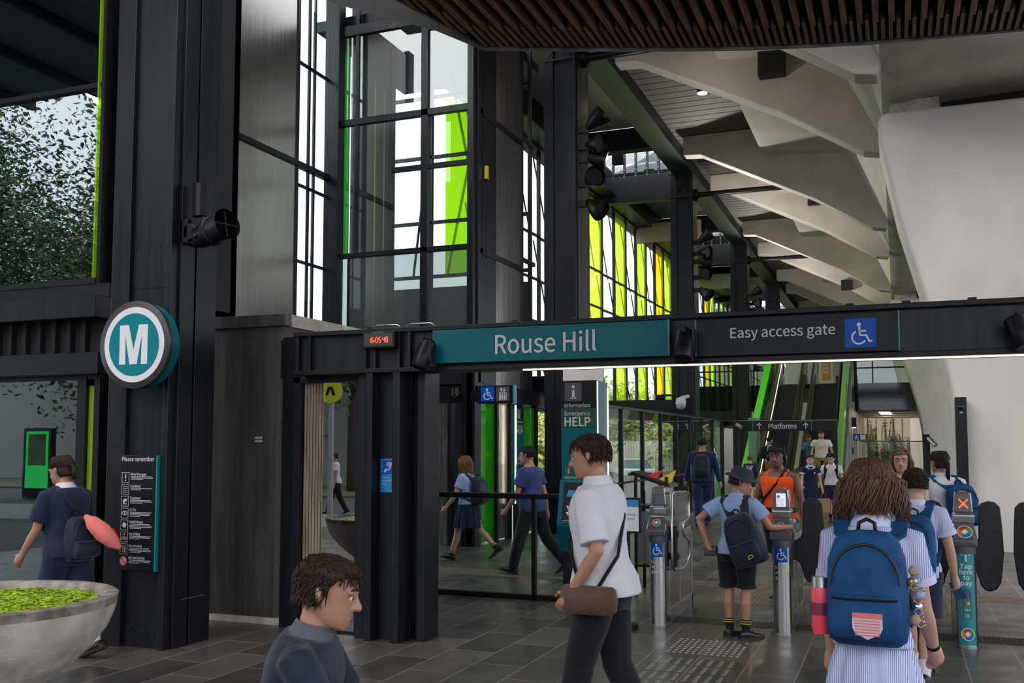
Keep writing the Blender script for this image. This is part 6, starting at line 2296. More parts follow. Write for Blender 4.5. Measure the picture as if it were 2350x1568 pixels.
        mb.tube([t0 - thumb_side * 0.006 * h, t0, t1, t2], [0.009 * h, 0.0085 * h, 0.0068 * h, 0.0055 * h], 8, round_ends=True)

    # --- clothing
    def top(s, name, mat, hem=0.50, sleeve=0.55, ease=0.010, voxel=0.010, neck=0.848, long=False, flare=0.012, sleeve_r=0.040, extra=None):
        mb = MB()
        h, J = s.h, s.J
        mb.loft(s.torso_rings(ease, hem, neck, flare))
        if sleeve > 0:
            for k, sd in (('L', -1), ('R', 1)):
                a, b, c = J['sh' + k], J['el' + k], J['wr' + k]
                p0 = a + Vector((-sd * 0.028 * h, 0, 0.004 * h))
                if not long:
                    mb.tube([p0, a, a.lerp(b, sleeve * 0.6), a.lerp(b, sleeve)], [0.036 * h, 0.041 * h, sleeve_r * h, (sleeve_r + 0.003) * h], 16)
                else:
                    mb.tube([p0, a, a.lerp(b, 0.5), b, b.lerp(c, 0.5), b.lerp(c, 0.96)], [0.036 * h, 0.041 * h, 0.037 * h, 0.034 * h, 0.030 * h, 0.024 * h], 16)
        if extra: extra(mb)
        return mb.build(name, mat, None, remesh=voxel, relax=2)

    def cuffs(s, mat, sleeve, sleeve_r=0.040):
        h, J = s.h, s.J
        out = []
        for k in 'LR':
            a, b = J['sh' + k], J['el' + k]
            out.append(MB().tube([a.lerp(b, sleeve - 0.10), a.lerp(b, sleeve + 0.02)], [(sleeve_r + 0.0045) * h, (sleeve_r + 0.0055) * h], 20).build('sleeve_cuff', mat, None, smooth=True, auto=40))
        return out

    def collar(s, mat):
        h = s.h
        ux = Vector((1, 0, 0))
        uy = s.up(s.piv + Vector((0, 1, 0))) - s.piv
        mb = MB()
        r0 = [ell(s.B(0, yo, z), ux, uy, rx * h, ry * h, 22) for z, rx, ry, yo in ((0.832, 0.064, 0.052, -0.004), (0.845, 0.052, 0.047, -0.004), (0.862, 0.042, 0.043, -0.002), (0.866, 0.039, 0.040, -0.002))]
        mb.loft(r0, caps=False)
        return mb.build('collar', mat, None, smooth=True)

    def trousers(s, name, mat, to=0.97, ease=0.012, voxel=0.011, waist=0.60, flare=0.0, hem_r=None):
        """to: fraction of the leg covered, 0 hip - 0.5 knee - 1 ankle"""
        mb = MB()
        h, J = s.h, s.J
        mb.loft(s.torso_rings(ease, 0.455, waist))
        for k in 'LR':
            a, b, c = J['hip' + k], J['knee' + k], J['ank' + k]
            pts, rs = [a + Vector((0, 0, 0.01 * h))], [0.056 * h + ease * 0.6 * h]
            for f, r in ((0.2, 0.055), (0.42, 0.046), (0.5, 0.043), (0.65, 0.041), (0.8, 0.038), (1.0, 0.036)):
                if f > to + 1e-6: break
                pts.append(a.lerp(b, f * 2) if f <= 0.5 else b.lerp(c, f * 2 - 1))
                rs.append((r + ease * 0.4 + flare * f) * h)
            if to < 0.98 and to not in (0.2, 0.42, 0.5, 0.65, 0.8):
                pts.append(a.lerp(b, to * 2) if to <= 0.5 else b.lerp(c, to * 2 - 1))
                rs.append(rs[-1] + 0.002 * h)
            if hem_r: rs[-1] = hem_r * h
            mb.tube(pts, rs, 16)
        return mb.build(name, mat, None, remesh=voxel, relax=2)

    def skirt(s, name, mat, top=0.60, hem=0.30, spread=0.06, pleats=16, depth=0.010, n=96, extra=0.0):
        h = s.h
        rings = []
        for i in range(11):
            f = i / 10
            z = top + (hem - top) * f
            hip = min(1, f * 3.0)
            rx = (0.088 + 0.016 * hip + spread * f) * s.wide + extra
            ry = 0.066 + 0.014 * hip + spread * 0.8 * f + extra
            ring = []
            for k in range(n):
                a = 2 * math.pi * k / n
                m_ = 1 + depth / 0.1 * f * (math.sin(pleats * a) + 0.5 * math.sin(pleats * 0.5 * a + 1.3) + 0.25 * math.sin(3 * a))
                ring.append((rx * h * math.cos(a) * m_, ry * h * math.sin(a) * m_ - 0.003 * h, z * h - 0.515 * h + s.hip_z))
            rings.append(ring)
        return MB().loft(rings).build(name, mat, None, smooth=True, auto=60)

    def shoes(s, mat=None, sock=None, sock_top=0.2, stripe=None, sock2=None):
        h, J = s.h, s.J
        out = []
        for k in 'LR':
            c, fa = J['ank' + k], J['fa' + k]
            fd, fu = s.footdir(fa), s.footup(fa)
            sx = Vector((1, 0, 0))
            yaw = R(J['ft' + k])
            if yaw:
                fd = Matrix.Rotation(yaw, 3, 'Z') @ fd
                sx = Matrix.Rotation(yaw, 3, 'Z') @ sx
            rings = []
            for t, w_, top_, bot in ((-0.048, 0.012, 0.030, 0.0), (-0.044, 0.024, 0.046, 0.0), (-0.015, 0.027, 0.050, 0.0), (0.012, 0.027, 0.047, 0.0), (0.045, 0.029, 0.032, 0.0), (0.085, 0.031, 0.024, 0.0), (0.108, 0.026, 0.018, 0.0), (0.119, 0.012, 0.012, 0.002)):
                p = c + fd * t * h - fu * 0.041 * h
                ring = []
                for i in range(14):
                    a = 2 * math.pi * i / 14
                    ring.append(tuple(p + sx * (w_ * h * math.cos(a)) + fu * (h * ((bot + top_) / 2 + (top_ - bot) / 2 * math.copysign(abs(math.sin(a)) ** 0.75, math.sin(a))))))
                rings.append(ring)
            sh = MB().loft(rings).build('shoe', mat or SHOE, None, smooth=True, auto=60)
            mb = MB()
            rr = []
            for t, w_ in ((-0.050, 0.014), (-0.045, 0.026), (-0.01, 0.029), (0.05, 0.031), (0.09, 0.033), (0.112, 0.027), (0.122, 0.013)):
                p = c + fd * t * h - fu * 0.041 * h
                rr.append([tuple(p - sx * w_ * h + fu * 0.012 * h), tuple(p - sx * w_ * h), tuple(p + sx * w_ * h), tuple(p + sx * w_ * h + fu * 0.012 * h)])
            mb.loft(rr)
            so = mb.build('sole', SOLE, sh)
            mb = MB()
            for q in (0.02, 0.035, 0.05):
                p = c + fd * q * h + fu * (0.012 - q * 0.42) * h
                mb.tube([p - sx * 0.014 * h, p + fu * 0.004 * h, p + sx * 0.014 * h], 0.0022 * h, 5)
            mb.build('shoelace', mat or SHOE, sh)
            out.append(sh)
            if sock:
                a = J['knee' + k].lerp(c, 1 - sock_top)
                sk_ = MB().tube([c - Vector((0, 0, 0.008 * h)), c.lerp(a, 0.35), a], [0.024 * h, (0.0235 + 0.01 * sock_top) * h, (0.0245 + 0.022 * sock_top) * h], 16).build('sock', sock, None, smooth=True, auto=50)
                out.append(sk_)
                if stripe:
                    mb = MB()
                    for f in (0.62, 0.82):
                        p0, p1 = c.lerp(a, f), c.lerp(a, f + 0.07)
                        mb.tube([p0, p1], [(0.0250 + 0.017 * sock_top) * h, (0.0252 + 0.019 * sock_top) * h], 16)
                    mb.build('sock_stripe', stripe, sk_, smooth=True, auto=50)
        return out

    def face(s):
        kk = 0.138 * s.h * s.hs
        out = []
        for sd in (-1, 1):
            c = s.H(sd * 0.135, 0.345, 0.49)
            e = MB().ball(c, 0.055 * kk, 12, 8).build('eye', EYEW, None, smooth=True)
            f = s.hM @ Vector((0, 1, 0))
            MB().ball(c + f * 0.034 * kk, 0.032 * kk, 10, 6).build('iris', IRIS, e, smooth=True)
            out.append(e)
            mb = MB()
            mb.tube([s.H(sd * 0.05, 0.445, 0.600), s.H(sd * 0.14, 0.425, 0.630), s.H(sd * 0.24, 0.365, 0.605)], [0.018 * kk, 0.022 * kk, 0.012 * kk], 6)
            out.append(mb.build('eyebrow', HAIR['dark'], None, smooth=True))
        mb = MB()
        mb.tube([s.H(-0.11, 0.365, 0.205), s.H(-0.03, 0.412, 0.222), s.H(0.03, 0.412, 0.222), s.H(0.11, 0.365, 0.205)], [0.012 * kk, 0.022 * kk, 0.022 * kk, 0.012 * kk], 8)
        mb.tube([s.H(-0.10, 0.365, 0.190), s.H(0, 0.412, 0.168), s.H(0.10, 0.365, 0.190)], [0.012 * kk, 0.024 * kk, 0.012 * kk], 8)
        out.append(mb.build('lips', LIP, None, smooth=True))
        return out

    def cap_hair(s, mat, grow=1.07, back=0.05, low=0.30, fringe=0.74, seed=1, fuzz=420, flen=0.10, fr=0.013):
        """short hair: shell over crown, sides and back plus a pelt of short locks"""
        rg = random.Random(seed)
        kk = 0.138 * s.h * s.hs
        prof = ((low, 0.30, 0.30, -0.13), (0.40, 0.345, 0.36, -0.085), (0.52, 0.355, 0.40, -0.05), (0.66, 0.355, 0.43, -0.03), (0.79, 0.335, 0.41, -0.03), (0.90, 0.27, 0.34, -0.03), (0.975, 0.165, 0.215, -0.03), (1.02, 0.05, 0.07, -0.03))
        mb = MB()
        rings = []
        N = 28
        for z, rx, ry, yo in prof:
            ring = []
            for i in range(N):
                a = 2 * math.pi * i / N
                x, y = rx * math.cos(a) * grow, yo + ry * math.sin(a) * grow
                if z < fringe and y > -0.02:                      # keep the face and temples clear
                    f = min(1, (fringe - z) / 0.06)
                    lim = -0.03 + 0.42 * max(0, z - 0.34)
                    y = y * (1 - f) + min(y, lim) * f
                ring.append(tuple(s.H(x, y, z)))
            rings.append(ring)
        mb.loft(rings)
        for _ in range(fuzz):
            a = rg.uniform(0, 6.283)
            z = rg.uniform(low + 0.05, 1.0)
            # interpolate the profile
            for q in range(len(prof) - 1):
                if prof[q][0] <= z <= prof[q + 1][0]: break
            t = (z - prof[q][0]) / (prof[q + 1][0] - prof[q][0])
            rx, ry, yo = [prof[q][j] + (prof[q + 1][j] - prof[q][j]) * t for j in (1, 2, 3)]
            x, y = rx * math.cos(a), yo + ry * math.sin(a)
            if z < fringe and y > -0.03 + 0.40 * max(0, z - 0.34): continue
            nrm = Vector((math.cos(a) / rx, math.sin(a) / ry, (z - 0.55) * 3)).normalized()
            dn = Vector((rg.gauss(0, 0.3), rg.gauss(0, 0.3) + (0.5 if z > 0.85 else -0.25), -1.0 if z < 0.85 else -0.15))
            dn = (dn - nrm * dn.dot(nrm) * 0.85).normalized()
            p = Vector((x * grow, y * grow, z)) - nrm * 0.01
            L = flen * rg.uniform(0.7, 1.5)
            pts = [s.H(*p), s.H(*(p + dn * L * 0.5 + nrm * 0.028)), s.H(*(p + dn * L + nrm * 0.012))]
            mb.tube(pts, [fr * kk, fr * 0.9 * kk, fr * 0.25 * kk], 5)
        return mb.build('hair', mat, None, smooth=True)

    def long_hair(s, mat, n=300, length=0.9, wave=0.04, seed=2, r=0.022, spread=0.10, face=True, part=0.0, grow=1.08, tie=None, inward=0.0):
        """locks falling from a parting over crown and sides; tie=(point) gathers them"""
        rg = random.Random(seed)
        kk = 0.138 * s.h * s.hs
        mb = MB()
        rings = []
        N = 26
        prof = (((0.22, 0.25, 0.27, -0.16), (0.34, 0.315, 0.33, -0.11)) if tie is not None else ()) + ((0.42, 0.33 if tie else 0.30, 0.36 if tie else 0.30, -0.08 if tie else -0.16), (0.54, 0.345, 0.385, -0.07), (0.66, 0.355, 0.43, -0.03), (0.79, 0.335, 0.41, -0.03), (0.90, 0.27, 0.34, -0.03), (0.975, 0.165, 0.215, -0.03), (1.02, 0.05, 0.07, -0.03))
        for z, rx, ry, yo in prof:
            ring = []
            for i in range(N):
                a = 2 * math.pi * i / N
                x, y = rx * math.cos(a) * grow, yo + ry * math.sin(a) * grow
                lim = -0.03 + 0.42 * max(0, z - 0.34)
                if z < 0.76 and y > lim: y = lim
                ring.append(tuple(s.H(x, y, z)))
            rings.append(ring)
        mb.loft(rings)
        iM = s.hM.inverted()
        down = iM @ Vector((0, 0, -1))
        for k in range(n):
            a = rg.uniform(0, 6.283)
            dirx, diry = math.cos(a), math.sin(a)
            if face and diry > 0.45 and abs(dirx) < 0.86: continue
            if face and diry > 0.0: dirx = math.copysign(max(abs(dirx), 0.7), dirx)
            pts, rs = [], []
            ph = rg.uniform(0, 6.28)
            top = Vector((part + dirx * 0.05, -0.02 + diry * 0.05, 1.035))
            sidep = Vector((dirx * 0.40 * grow, -0.03 + diry * 0.46 * grow, 0.66 + rg.uniform(-0.06, 0.06)))
            midt = (top + sidep) / 2 + Vector((dirx * 0.07, diry * 0.08, 0.12))
            chain = [top, midt, sidep]
            L = length * rg.uniform(0.82, 1.08)
            m_ = 6
            lay = rg.uniform(-0.02, 0.10)
            for q in range(1, m_ + 1):
                f = q / m_
                off = Vector((dirx * (spread * f - inward * f * f + lay) + wave * math.sin(ph + 5 * f), diry * (spread * f * 0.7 - inward * f * f + lay) + wave * math.cos(ph + 4 * f), 0))
                p = sidep + down * (L * f) + off
                if tie is not None:
                    tp = Vector(tie)
                    g = min(1, f * 1.6)
                    p = sidep.lerp(tp, g) if f < 0.63 else tp + down * (L * 3.0 * (f - 0.63)) + Vector((wave * math.sin(ph + 6 * f), wave * math.cos(ph), 0)) * 1.2 + Vector((dirx, diry, 0)) * 0.06
                chain.append(p)
            for q, p in enumerate(chain):
                pts.append(s.H(*p))
                f = q / (len(chain) - 1)
                rs.append(kk * r * (1.0 if f < 0.7 else 1.0 - 0.85 * (f - 0.7) / 0.3))
            mb.tube(pts, rs, 5)
        return mb.build('hair', mat, None, smooth=True)


def person(label, fig, parts, loc, heading, name='person'):
    """gather the parts of a figure under one Empty and stand it at loc, heading = compass turn of +y about z"""
    root = thing(name, label, 'person', (0, 0, 0))
    for p in parts:
        for o in (p if isinstance(p, list) else [p]):
            o.parent = root
            o.matrix_parent_inverse = Matrix()
    root.location = loc
    root.rotation_euler = (0, 0, R(heading))
    return root


def rbox_rings(c, ax, ay, az, prof, e=4.5, n=28):
    """rounded soft box: prof rows are (z, half width, half depth, depth offset)"""
    return [ell(Vector(c) + az * z + ay * yo, ax, ay, rx, ry, n, e) for z, rx, ry, yo in prof]


def backpack(label, fig, col, size=(0.155, 0.085, 0.44), loc=(0, 0, 0), heading=0, z_top=0.815, dx=0.0, tilt=0, one_strap=False, roll=0, logo=None, y_off=0.0, straps=True, strapcol=None, flare=0.0):
    """pack on a figure's back; built in the figure's space, then set down as a thing of its own"""
    h = fig.h
    W_, D_, Hh = size
    root = thing('backpack', label, 'backpack', (0, 0, 0))
    top = fig.B(dx, 0, z_top)
    by = fig.B(0, -0.072, 0.70).y
    c = Vector((top.x, by - D_ * 0.95 + y_off, top.z - Hh))
    ax, ay, az = Vector((1, 0, 0)), Vector((0, 1, 0)), Vector((0, 0, 1))
    if roll or tilt:
        Mr = Matrix.Rotation(R(roll), 3, 'Y') @ Matrix.Rotation(R(tilt), 3, 'X')
        ax, ay, az = Mr @ ax, Mr @ ay, Mr @ az
        c = Vector((top.x, by - D_ * 0.95 + y_off, top.z)) - az * Hh
    m = col
    mb = MB()
    mb.loft(rbox_rings(c, ax, ay, az, [(0.0, W_ * 0.80, D_ * 0.55, 0), (0.02, W_ * 0.97, D_ * 0.88, 0), (0.08, W_ * 1.03, D_ * 1.04, 0), (Hh * 0.45, W_ * (1.02 + flare), D_ * 1.06, 0), (Hh * 0.75, W_ * 0.97, D_ * 0.93, 0.005), (Hh * 0.92, W_ * 0.80, D_ * 0.70, 0.012), (Hh * 0.985, W_ * 0.55, D_ * 0.45, 0.018), (Hh, W_ * 0.25, D_ * 0.2, 0.02)], 3.6))
    body = mb.build('main_compartment', m, root, smooth=True)
    mb = MB()
    mb.loft(rbox_rings(c - ay * D_ * 1.0, ax, ay, az, [(0.03, W_ * 0.75, 0.02, 0), (0.05, W_ * 0.90, 0.042, 0), (Hh * 0.25, W_ * 0.92, 0.050, 0), (Hh * 0.40, W_ * 0.88, 0.040, 0), (Hh * 0.46, W_ * 0.80, 0.018, 0)], 3.6))
    pk = mb.build('front_pocket', m, root, smooth=True)
    mb = MB()
    zz = c + az * (Hh * 0.43) - ay * (D_ * 1.0 + 0.043)
    mb.tube([zz - ax * W_ * 0.80 + ay * 0.018, zz - ax * W_ * 0.5, zz + ax * W_ * 0.5, zz + ax * W_ * 0.80 + ay * 0.018], 0.004, 6)
    mb.build('pocket_zip', M['black'], pk)
    mb = MB()
    arcp = []
    for i in range(13):
        a = R(180 * i / 12)
        arcp.append(c + az * (Hh * (0.55 + 0.34 * math.sin(a))) + ax * (W_ * 0.86 * math.cos(a)) - ay * (D_ * (0.99 - 0.26 * math.sin(a))))
    mb.tube(arcp, 0.005, 6)
    mb.build('main_zip', M['black'], body)
    mb = MB()
    ht = c + az * (Hh * 0.95) + ay * D_ * 0.35
    mb.tube([ht - ax * 0.035, ht - ax * 0.03 + az * 0.05, ht + az * 0.065, ht + ax * 0.03 + az * 0.05, ht + ax * 0.035], 0.008, 8, flat=(1, 1))
    mb.build('carry_handle', M['black'] if strapcol is None else strapcol, root, smooth=True)
    if straps:
        for sd, k in ((-1, 'L'), (1, 'R')):
            if one_strap and sd < 0: continue
            q = sd * 0.062
            pts = [c + az * Hh * 0.90 + ax * sd * W_ * 0.42 + ay * D_ * 0.75, fig.B(q, -0.050, 0.822), fig.B(q * 1.05, -0.012, 0.848), fig.B(q * 1.1, 0.036, 0.826), fig.B(q * 1.22, 0.076, 0.77), fig.B(q * 1.38, 0.080, 0.70), fig.B(q * 1.62, 0.045, 0.64), c + az * 0.07 + ax * sd * W_ * 0.95 + ay * D_ * 0.6]
            mb = MB()
            rings = []
            for i, p in enumerate(pts):
                t = (pts[min(i + 1, len(pts) - 1)] - pts[max(i - 1, 0)]).normalized()
                u = Vector((1, 0, 0)) - t * t.x
                u.normalize()
                v = t.cross(u).normalized()
                w_ = 0.040 if i < 5 else 0.018
                rings.append([tuple(p + u * a + v * b) for a, b in ((-w_, -0.007), (w_, -0.007), (w_, 0.007), (-w_, 0.007))])
            mb.loft(rings)
            mb.build('shoulder_strap', m if strapcol is None else strapcol, root, bevel=0.003)
    if logo: logo(root, c, ax, ay, az, W_, D_, Hh, pk)
    root.location = loc
    root.rotation_euler = (0, 0, R(heading))
    return root


def at(fig, loc, heading, p):
    """a point of a figure's own space in the scene"""
    return Matrix.Translation(loc) @ Matrix.Rotation(R(heading), 4, 'Z') @ Vector(p)
# ------------------------------------------------------------------ the people in the hall
def local(loc, heading, p):
    return (Matrix.Translation(loc) @ Matrix.Rotation(R(heading), 4, 'Z')).inverted() @ Vector(p)


def sling(label, fig, col, loc, heading, sd=1, z=0.47, size=(0.16, 0.06, 0.22), yo=-0.02, name='shoulder_bag', strap=True):
    """bag on a strap across the body"""
    h = fig.h
    root = thing(name, label, 'bag', (0, 0, 0))
    c = fig.B(sd * 0.135, yo, z)
    mb = MB()
    ax, ay = Vector((0, 1, 0)), Vector((1, 0, 0))
    mb.loft([ell(c + Vector((0, 0, zz)), ax, ay, size[0] * q, size[1] * q2, 20, 3.5) for zz, q, q2 in ((0, .8, .6), (.02, .95, .95), (size[2] * .5, 1, 1), (size[2] * .9, .95, .8), (size[2], .85, .3))])
    mb.build('bag_body', col, root, smooth=True)
    if strap:
        mb = MB()
        pts = [c + Vector((0, 0.05, size[2] * .9)), fig.B(sd * 0.06, 0.085, 0.66), fig.B(-sd * 0.03, 0.075, 0.76), fig.B(-sd * 0.068, 0.03, 0.845), fig.B(-sd * 0.066, -0.03, 0.84), fig.B(-sd * 0.02, -0.078, 0.74), fig.B(sd * 0.07, -0.082, 0.62), c + Vector((0, -0.05, size[2] * .9))]
        mb.tube(pts, 0.016, 6, flat=(1, 0.5))
        mb.build('bag_strap', CL['black'], root, smooth=True)
    root.location = loc
    root.rotation_euler = (0, 0, R(heading))
    return root


# foreground girl with the blue backpack
L, A = (-0.118, 4.36, 0), -4
f = Figure(1.655, 0.81, lean=5, head=(6, 12), head_scale=1.03, armL=dict(sw=8, ab=5, el=16), armR=dict(sw=10, ab=9, el=30), legL=(12, 4), legR=(-10, 8), hand_curl=(0.6, 0.7))
pr = [f.skin(SK['fair'], 0.0055), f.top('dress_bodice', CL['stripe'], 0.52, 0.60, 0.016, 0.008, sleeve_r=0.040), f.cuffs(CL['cuff'], 0.60, 0.040),
      f.skirt('dress_skirt', CL['stripe'], 0.60, 0.27, 0.075, 14, 0.012), f.collar(CL['cuff']), f.shoes(sock=CL['white'], sock_top=0.15),
      f.long_hair(HAIR['brown'], 900, 0.72, 0.06, 3, 0.018, 0.10, True, grow=1.10)]
person('schoolgirl from behind in striped summer dress with shoulder length brown hair', f, pr, L, A)


def patch(root, c, ax, ay, az, W_, D_, Hh, pk):
    mb = MB(frame(c - ay * (D_ + 0.052) + az * 0.055 + ax * 0.012, ax, az))
    mb.prism([(-0.055, 0.085), (-0.055, 0.03), (-0.045, 0.01), (0, -0.012), (0.045, 0.01), (0.055, 0.03), (0.055, 0.085)], 'Z', -0.004, 0.003)
    e = mb.build('school_crest', pbr('crest_white', (0.60, 0.45, 0.55), 0.6), pk)
    mb = MB(frame(c - ay * (D_ + 0.0555) + az * 0.055 + ax * 0.012, ax, az))
    mb.box(-0.055, 0.055, 0.068, 0.088, 0, 0.001)
    for k in range(6):
        mb.box(-0.046, 0.046, 0.002 + 0.011 * k, 0.006 + 0.011 * k, 0, 0.001)
    mb.build('crest_print', pbr('crest_coral', (0.70, 0.16, 0.15), 0.6), e)


bp = backpack('big royal blue school backpack with a coral and white crest', f, CL['royal'], (0.150, 0.10, 0.445), L, A, 0.838, logo=patch, y_off=0.01)
# bottle in the left side pocket, keyrings on the right
t = thing('drink_bottle', 'pink and red drink bottle in the side pocket of the big blue backpack', 'bottle', (0, 0, 0))
q0 = f.B(-0.108, -0.125, 0.575)
mb = MB()
mb.tube([q0, q0 + Vector((0, 0, .02)), q0 + Vector((0, 0, 0.17)), q0 + Vector((0, 0, 0.185))], [0.03, 0.036, 0.036, 0.032], 18)
mb.build('bottle_body', pbr('coral_bottle', (0.80, 0.07, 0.10), 0.35), t, smooth=True, auto=40)
mb = MB()
mb.tube([q0 + Vector((0, 0, .185)), q0 + Vector((0, 0, .225))], [0.034, 0.032], 18)
mb.build('bottle_cap', M['inox'], t, smooth=True, auto=40)
mb = MB()
mb.tube([q0 + Vector((0, 0, .075)), q0 + Vector((0, 0, .125))], [0.0368, 0.0368], 18)
mb.build('bottle_band', pbr('dark_plum_band', (0.20, 0.02, 0.06), 0.4), t, smooth=True, auto=40)
t.location = L
t.rotation_euler = (0, 0, R(A))
t = thing('keyring_bunch', 'bunch of fluffy and shiny keyrings on the right edge of the big blue backpack', 'keyrings', (0, 0, 0))
rg = random.Random(3)
kc = f.B(0.108, -0.135, 0.70)
kcols = [pbr('fluffy_beige', (0.36, 0.27, 0.20), 0.9), M['inox'], pbr('bead_lilac', (0.3, 0.28, 0.5), 0.4), pbr('bead_gold', (0.5, 0.35, 0.1), 0.3, 0.6)]
for k in range(14):
    c = kc + Vector((rg.uniform(-0.012, 0.02), rg.uniform(-0.02, 0.02), 0.06 - 0.0155 * k))
    mb = MB()
    if k % 3 == 0:
        mb.ball(c, (0.02, 0.018, 0.022), 10, 7)
    else:
        mb.tube([c + Vector((0.014 * math.cos(a), 0.004, 0.014 * math.sin(a))) for a in (i * math.pi / 5 for i in range(11))], 0.003, 5)
    mb.build('keyring', kcols[k % 4], t, smooth=True)
t.location = L
t.rotation_euler = (0, 0, R(A))
w = f.J['wrR']
d = (w - f.J['elR']).normalized()
hp = w + d * 0.085
mb = MB(frame(hp + Vector((-0.012, 0.02, -0.01)), (0.25, 0.97, -0.1), d))
mb.rrect(-0.036, 0.036, -0.075, 0.075, 0.01, -0.005, 0.005)
ph = mb.build('phone', M['black'], None, bevel=0.002)
_tag(ph, 'black phone in the right hand of the girl in the striped dress', 'phone')
ph.location = L
ph.rotation_euler = (0, 0, R(A))
mb = MB()
q = w - d * 0.012
mb.tube([q - d * 0.008, q + d * 0.008], [0.028, 0.028], 16)
wb = mb.build('wrist_band', M['black'], None, smooth=True, auto=40)
wb.parent = [o for o in COL.objects if o.get('label', '').startswith('schoolgirl from behind in striped')][0]

# schoolboy beside her
L, A = (0.10, 7.83, 0), -12
f = Figure(1.53, 0.98, lean=2, head=(4, 6), head_scale=1.12, armL=dict(sw=5, ab=6, el=20), armR=dict(hand=local(L, A, (0.365, 7.90, 0.74)), pole=(1, -1, 0)), legL=(14, 4), legR=(-12, 10), hand_curl=(0.5, 1.0))
pr = [f.skin(SK['fair'], 0.006), f.top('school_shirt', CL['stripe'], 0.50, 0.60, 0.014, 0.009, sleeve_r=0.046), f.cuffs(CL['cuff'], 0.60, 0.046), f.collar(CL['cuff']),
      f.trousers('school_shorts', CL['navy'], 0.42, 0.016, 0.010, 0.60, hem_r=0.066), f.shoes(sock=CL['white'], sock_top=0.3), f.cap_hair(HAIR['dark'], 1.08, seed=5, fuzz=1100, flen=0.09, fr=0.011, low=0.34)]
person('schoolboy in striped shirt with short dark brown hair at the teal pay gate', f, pr, L, A)
backpack('royal blue backpack on the short haired boy at the teal pay gate', f, CL['royal'], (0.145, 0.085, 0.43), L, A, 0.80, dx=0.012)
w = f.J['wrR']
d = (w - f.J['elR']).normalized()
mb = MB(frame(w + d * 0.105, (0.9, 0.3, 0.2), (0.3, 0.35, -0.85)))
mb.rrect(-0.034, 0.034, -0.07, 0.07, 0.008, -0.004, 0.004)
ph = mb.build('phone', pbr('dark_blue_phone', (0.02, 0.06, 0.13), 0.2))
_tag(ph, 'dark blue phone held by the boy at the teal pay gate', 'phone')
ph.location = L
ph.rotation_euler = (0, 0, R(A))

# boy in the sun hat touching on at the gate
L, A = (-1.40, 9.12, 0), -14
hx = local(L, A, (-0.985, 9.30, 0.985))
f = Figure(1.50, 0.92, lean=3, head=(-62, 14), head_scale=1.08, armL=dict(hand=local(L, A, (-1.665, 9.10, 0.85)), pole=(-1, -0.3, 0.1)), armR=dict(hand=hx, pole=(0.5, -0.5, -1)), legL=(3, 4), legR=(0, 3), stance=0.062, hand_curl=(0.9, 0.9), footR=-38, footL=4)
pr = [f.skin(SK['tan'], 0.0055), f.top('school_shirt', CL['blue_shirt'], 0.50, 0.62, 0.016, 0.008, sleeve_r=0.050), f.collar(CL['blue_shirt']),
      f.trousers('school_shorts', CL['black'], 0.45, 0.018, 0.009, 0.60, hem_r=0.068), f.shoes(sock=CL['black'], sock_top=0.30, stripe=M['yellow']),
      f.cap_hair(HAIR['dark'], 1.04, seed=8, low=0.32), *[f.face()]]
mb = MB()
ring = []
for z, r_, e_ in ((0.66, 0.52, 0.60), (0.70, 0.48, 0.555), (0.74, 0.41, 0.475), (0.82, 0.40, 0.47), (0.98, 0.37, 0.43), (1.07, 0.30, 0.35), (1.10, 0.18, 0.21), (1.105, 0.03, 0.03)):
    ring.append([tuple(f.H(r_ * math.cos(a), -0.02 + e_ * math.sin(a), z - 0.07 * math.cos(2 * a) * (1 if z < 0.72 else 0))) for a in (2 * math.pi * i / 32 for i in range(32))])
ring = [[tuple(f.H(0.62 * math.cos(a), 0.0 + 0.72 * math.sin(a), 0.60 - 0.03 * math.cos(2 * a))) for a in (2 * math.pi * i / 32 for i in range(32))]] + ring
mb.loft(ring)
mb.build('_tmp', CL['navy'])
hat = COL.objects['_tmp']
hat.name = 'sun_hat'
hat.data.materials[0] = pbr('faded_navy_hat', (0.030, 0.028, 0.055), 0.9, 0, 0.1, 9, bump=0.3, bscale=40)
hat.data.polygons.foreach_set('use_smooth', [True] * len(hat.data.polygons))
pr.append(hat)
person('boy in navy sun hat, pale blue shirt and black shorts touching the gate reader', f, pr, L, A)


def badge(root, c, ax, ay, az, W_, D_, Hh, pk):
    mb = MB(frame(c - ay * (D_ + 0.052) + az * 0.07 + ax * 0.06, ax, az))
    mb.disc((0, 0), 0.028, 0, 0.001, 18, 0.022, R(20), R(200)).ribbon([(-0.02, -0.004), (0.02, 0.004)], 0.005, 0, 0.001)
    mb.build('badge', M['yellow'], pk)


backpack('dark navy backpack hanging low and tilted on the boy in the sun hat', f, CL['pack_navy'], (0.150, 0.09, 0.47), L, A, 0.745, dx=0.045, roll=-20, tilt=4, logo=badge, y_off=-0.01, flare=0.05)
w = f.J['wrL']
d = (w - f.J['elL']).normalized()
t = thing('wallet', 'small black patterned wallet in the left hand of the boy in the sun hat', 'wallet', (0, 0, 0))
wf = frame(w + d * 0.085 + Vector((0, 0.012, 0)), (1, 0.2, 0.1), (0.1, 0.3, 1))
MB(wf).rrect(-0.055, 0.055, -0.05, 0.04, 0.012, -0.012, 0.012).build('cover', M['black'], t, bevel=0.003)
mb = MB(wf)
for k in range(9):
    mb.disc((-0.042 + 0.011 * k, -0.03 + 0.055 * ((k * 0.61) % 1)), 0.0055, -0.0135, -0.0122, 8)
mb.build('pattern', pbr('wallet_orange', (0.7, 0.35, 0.08), 0.6), t)
t.location = L
t.rotation_euler = (0, 0, R(A))

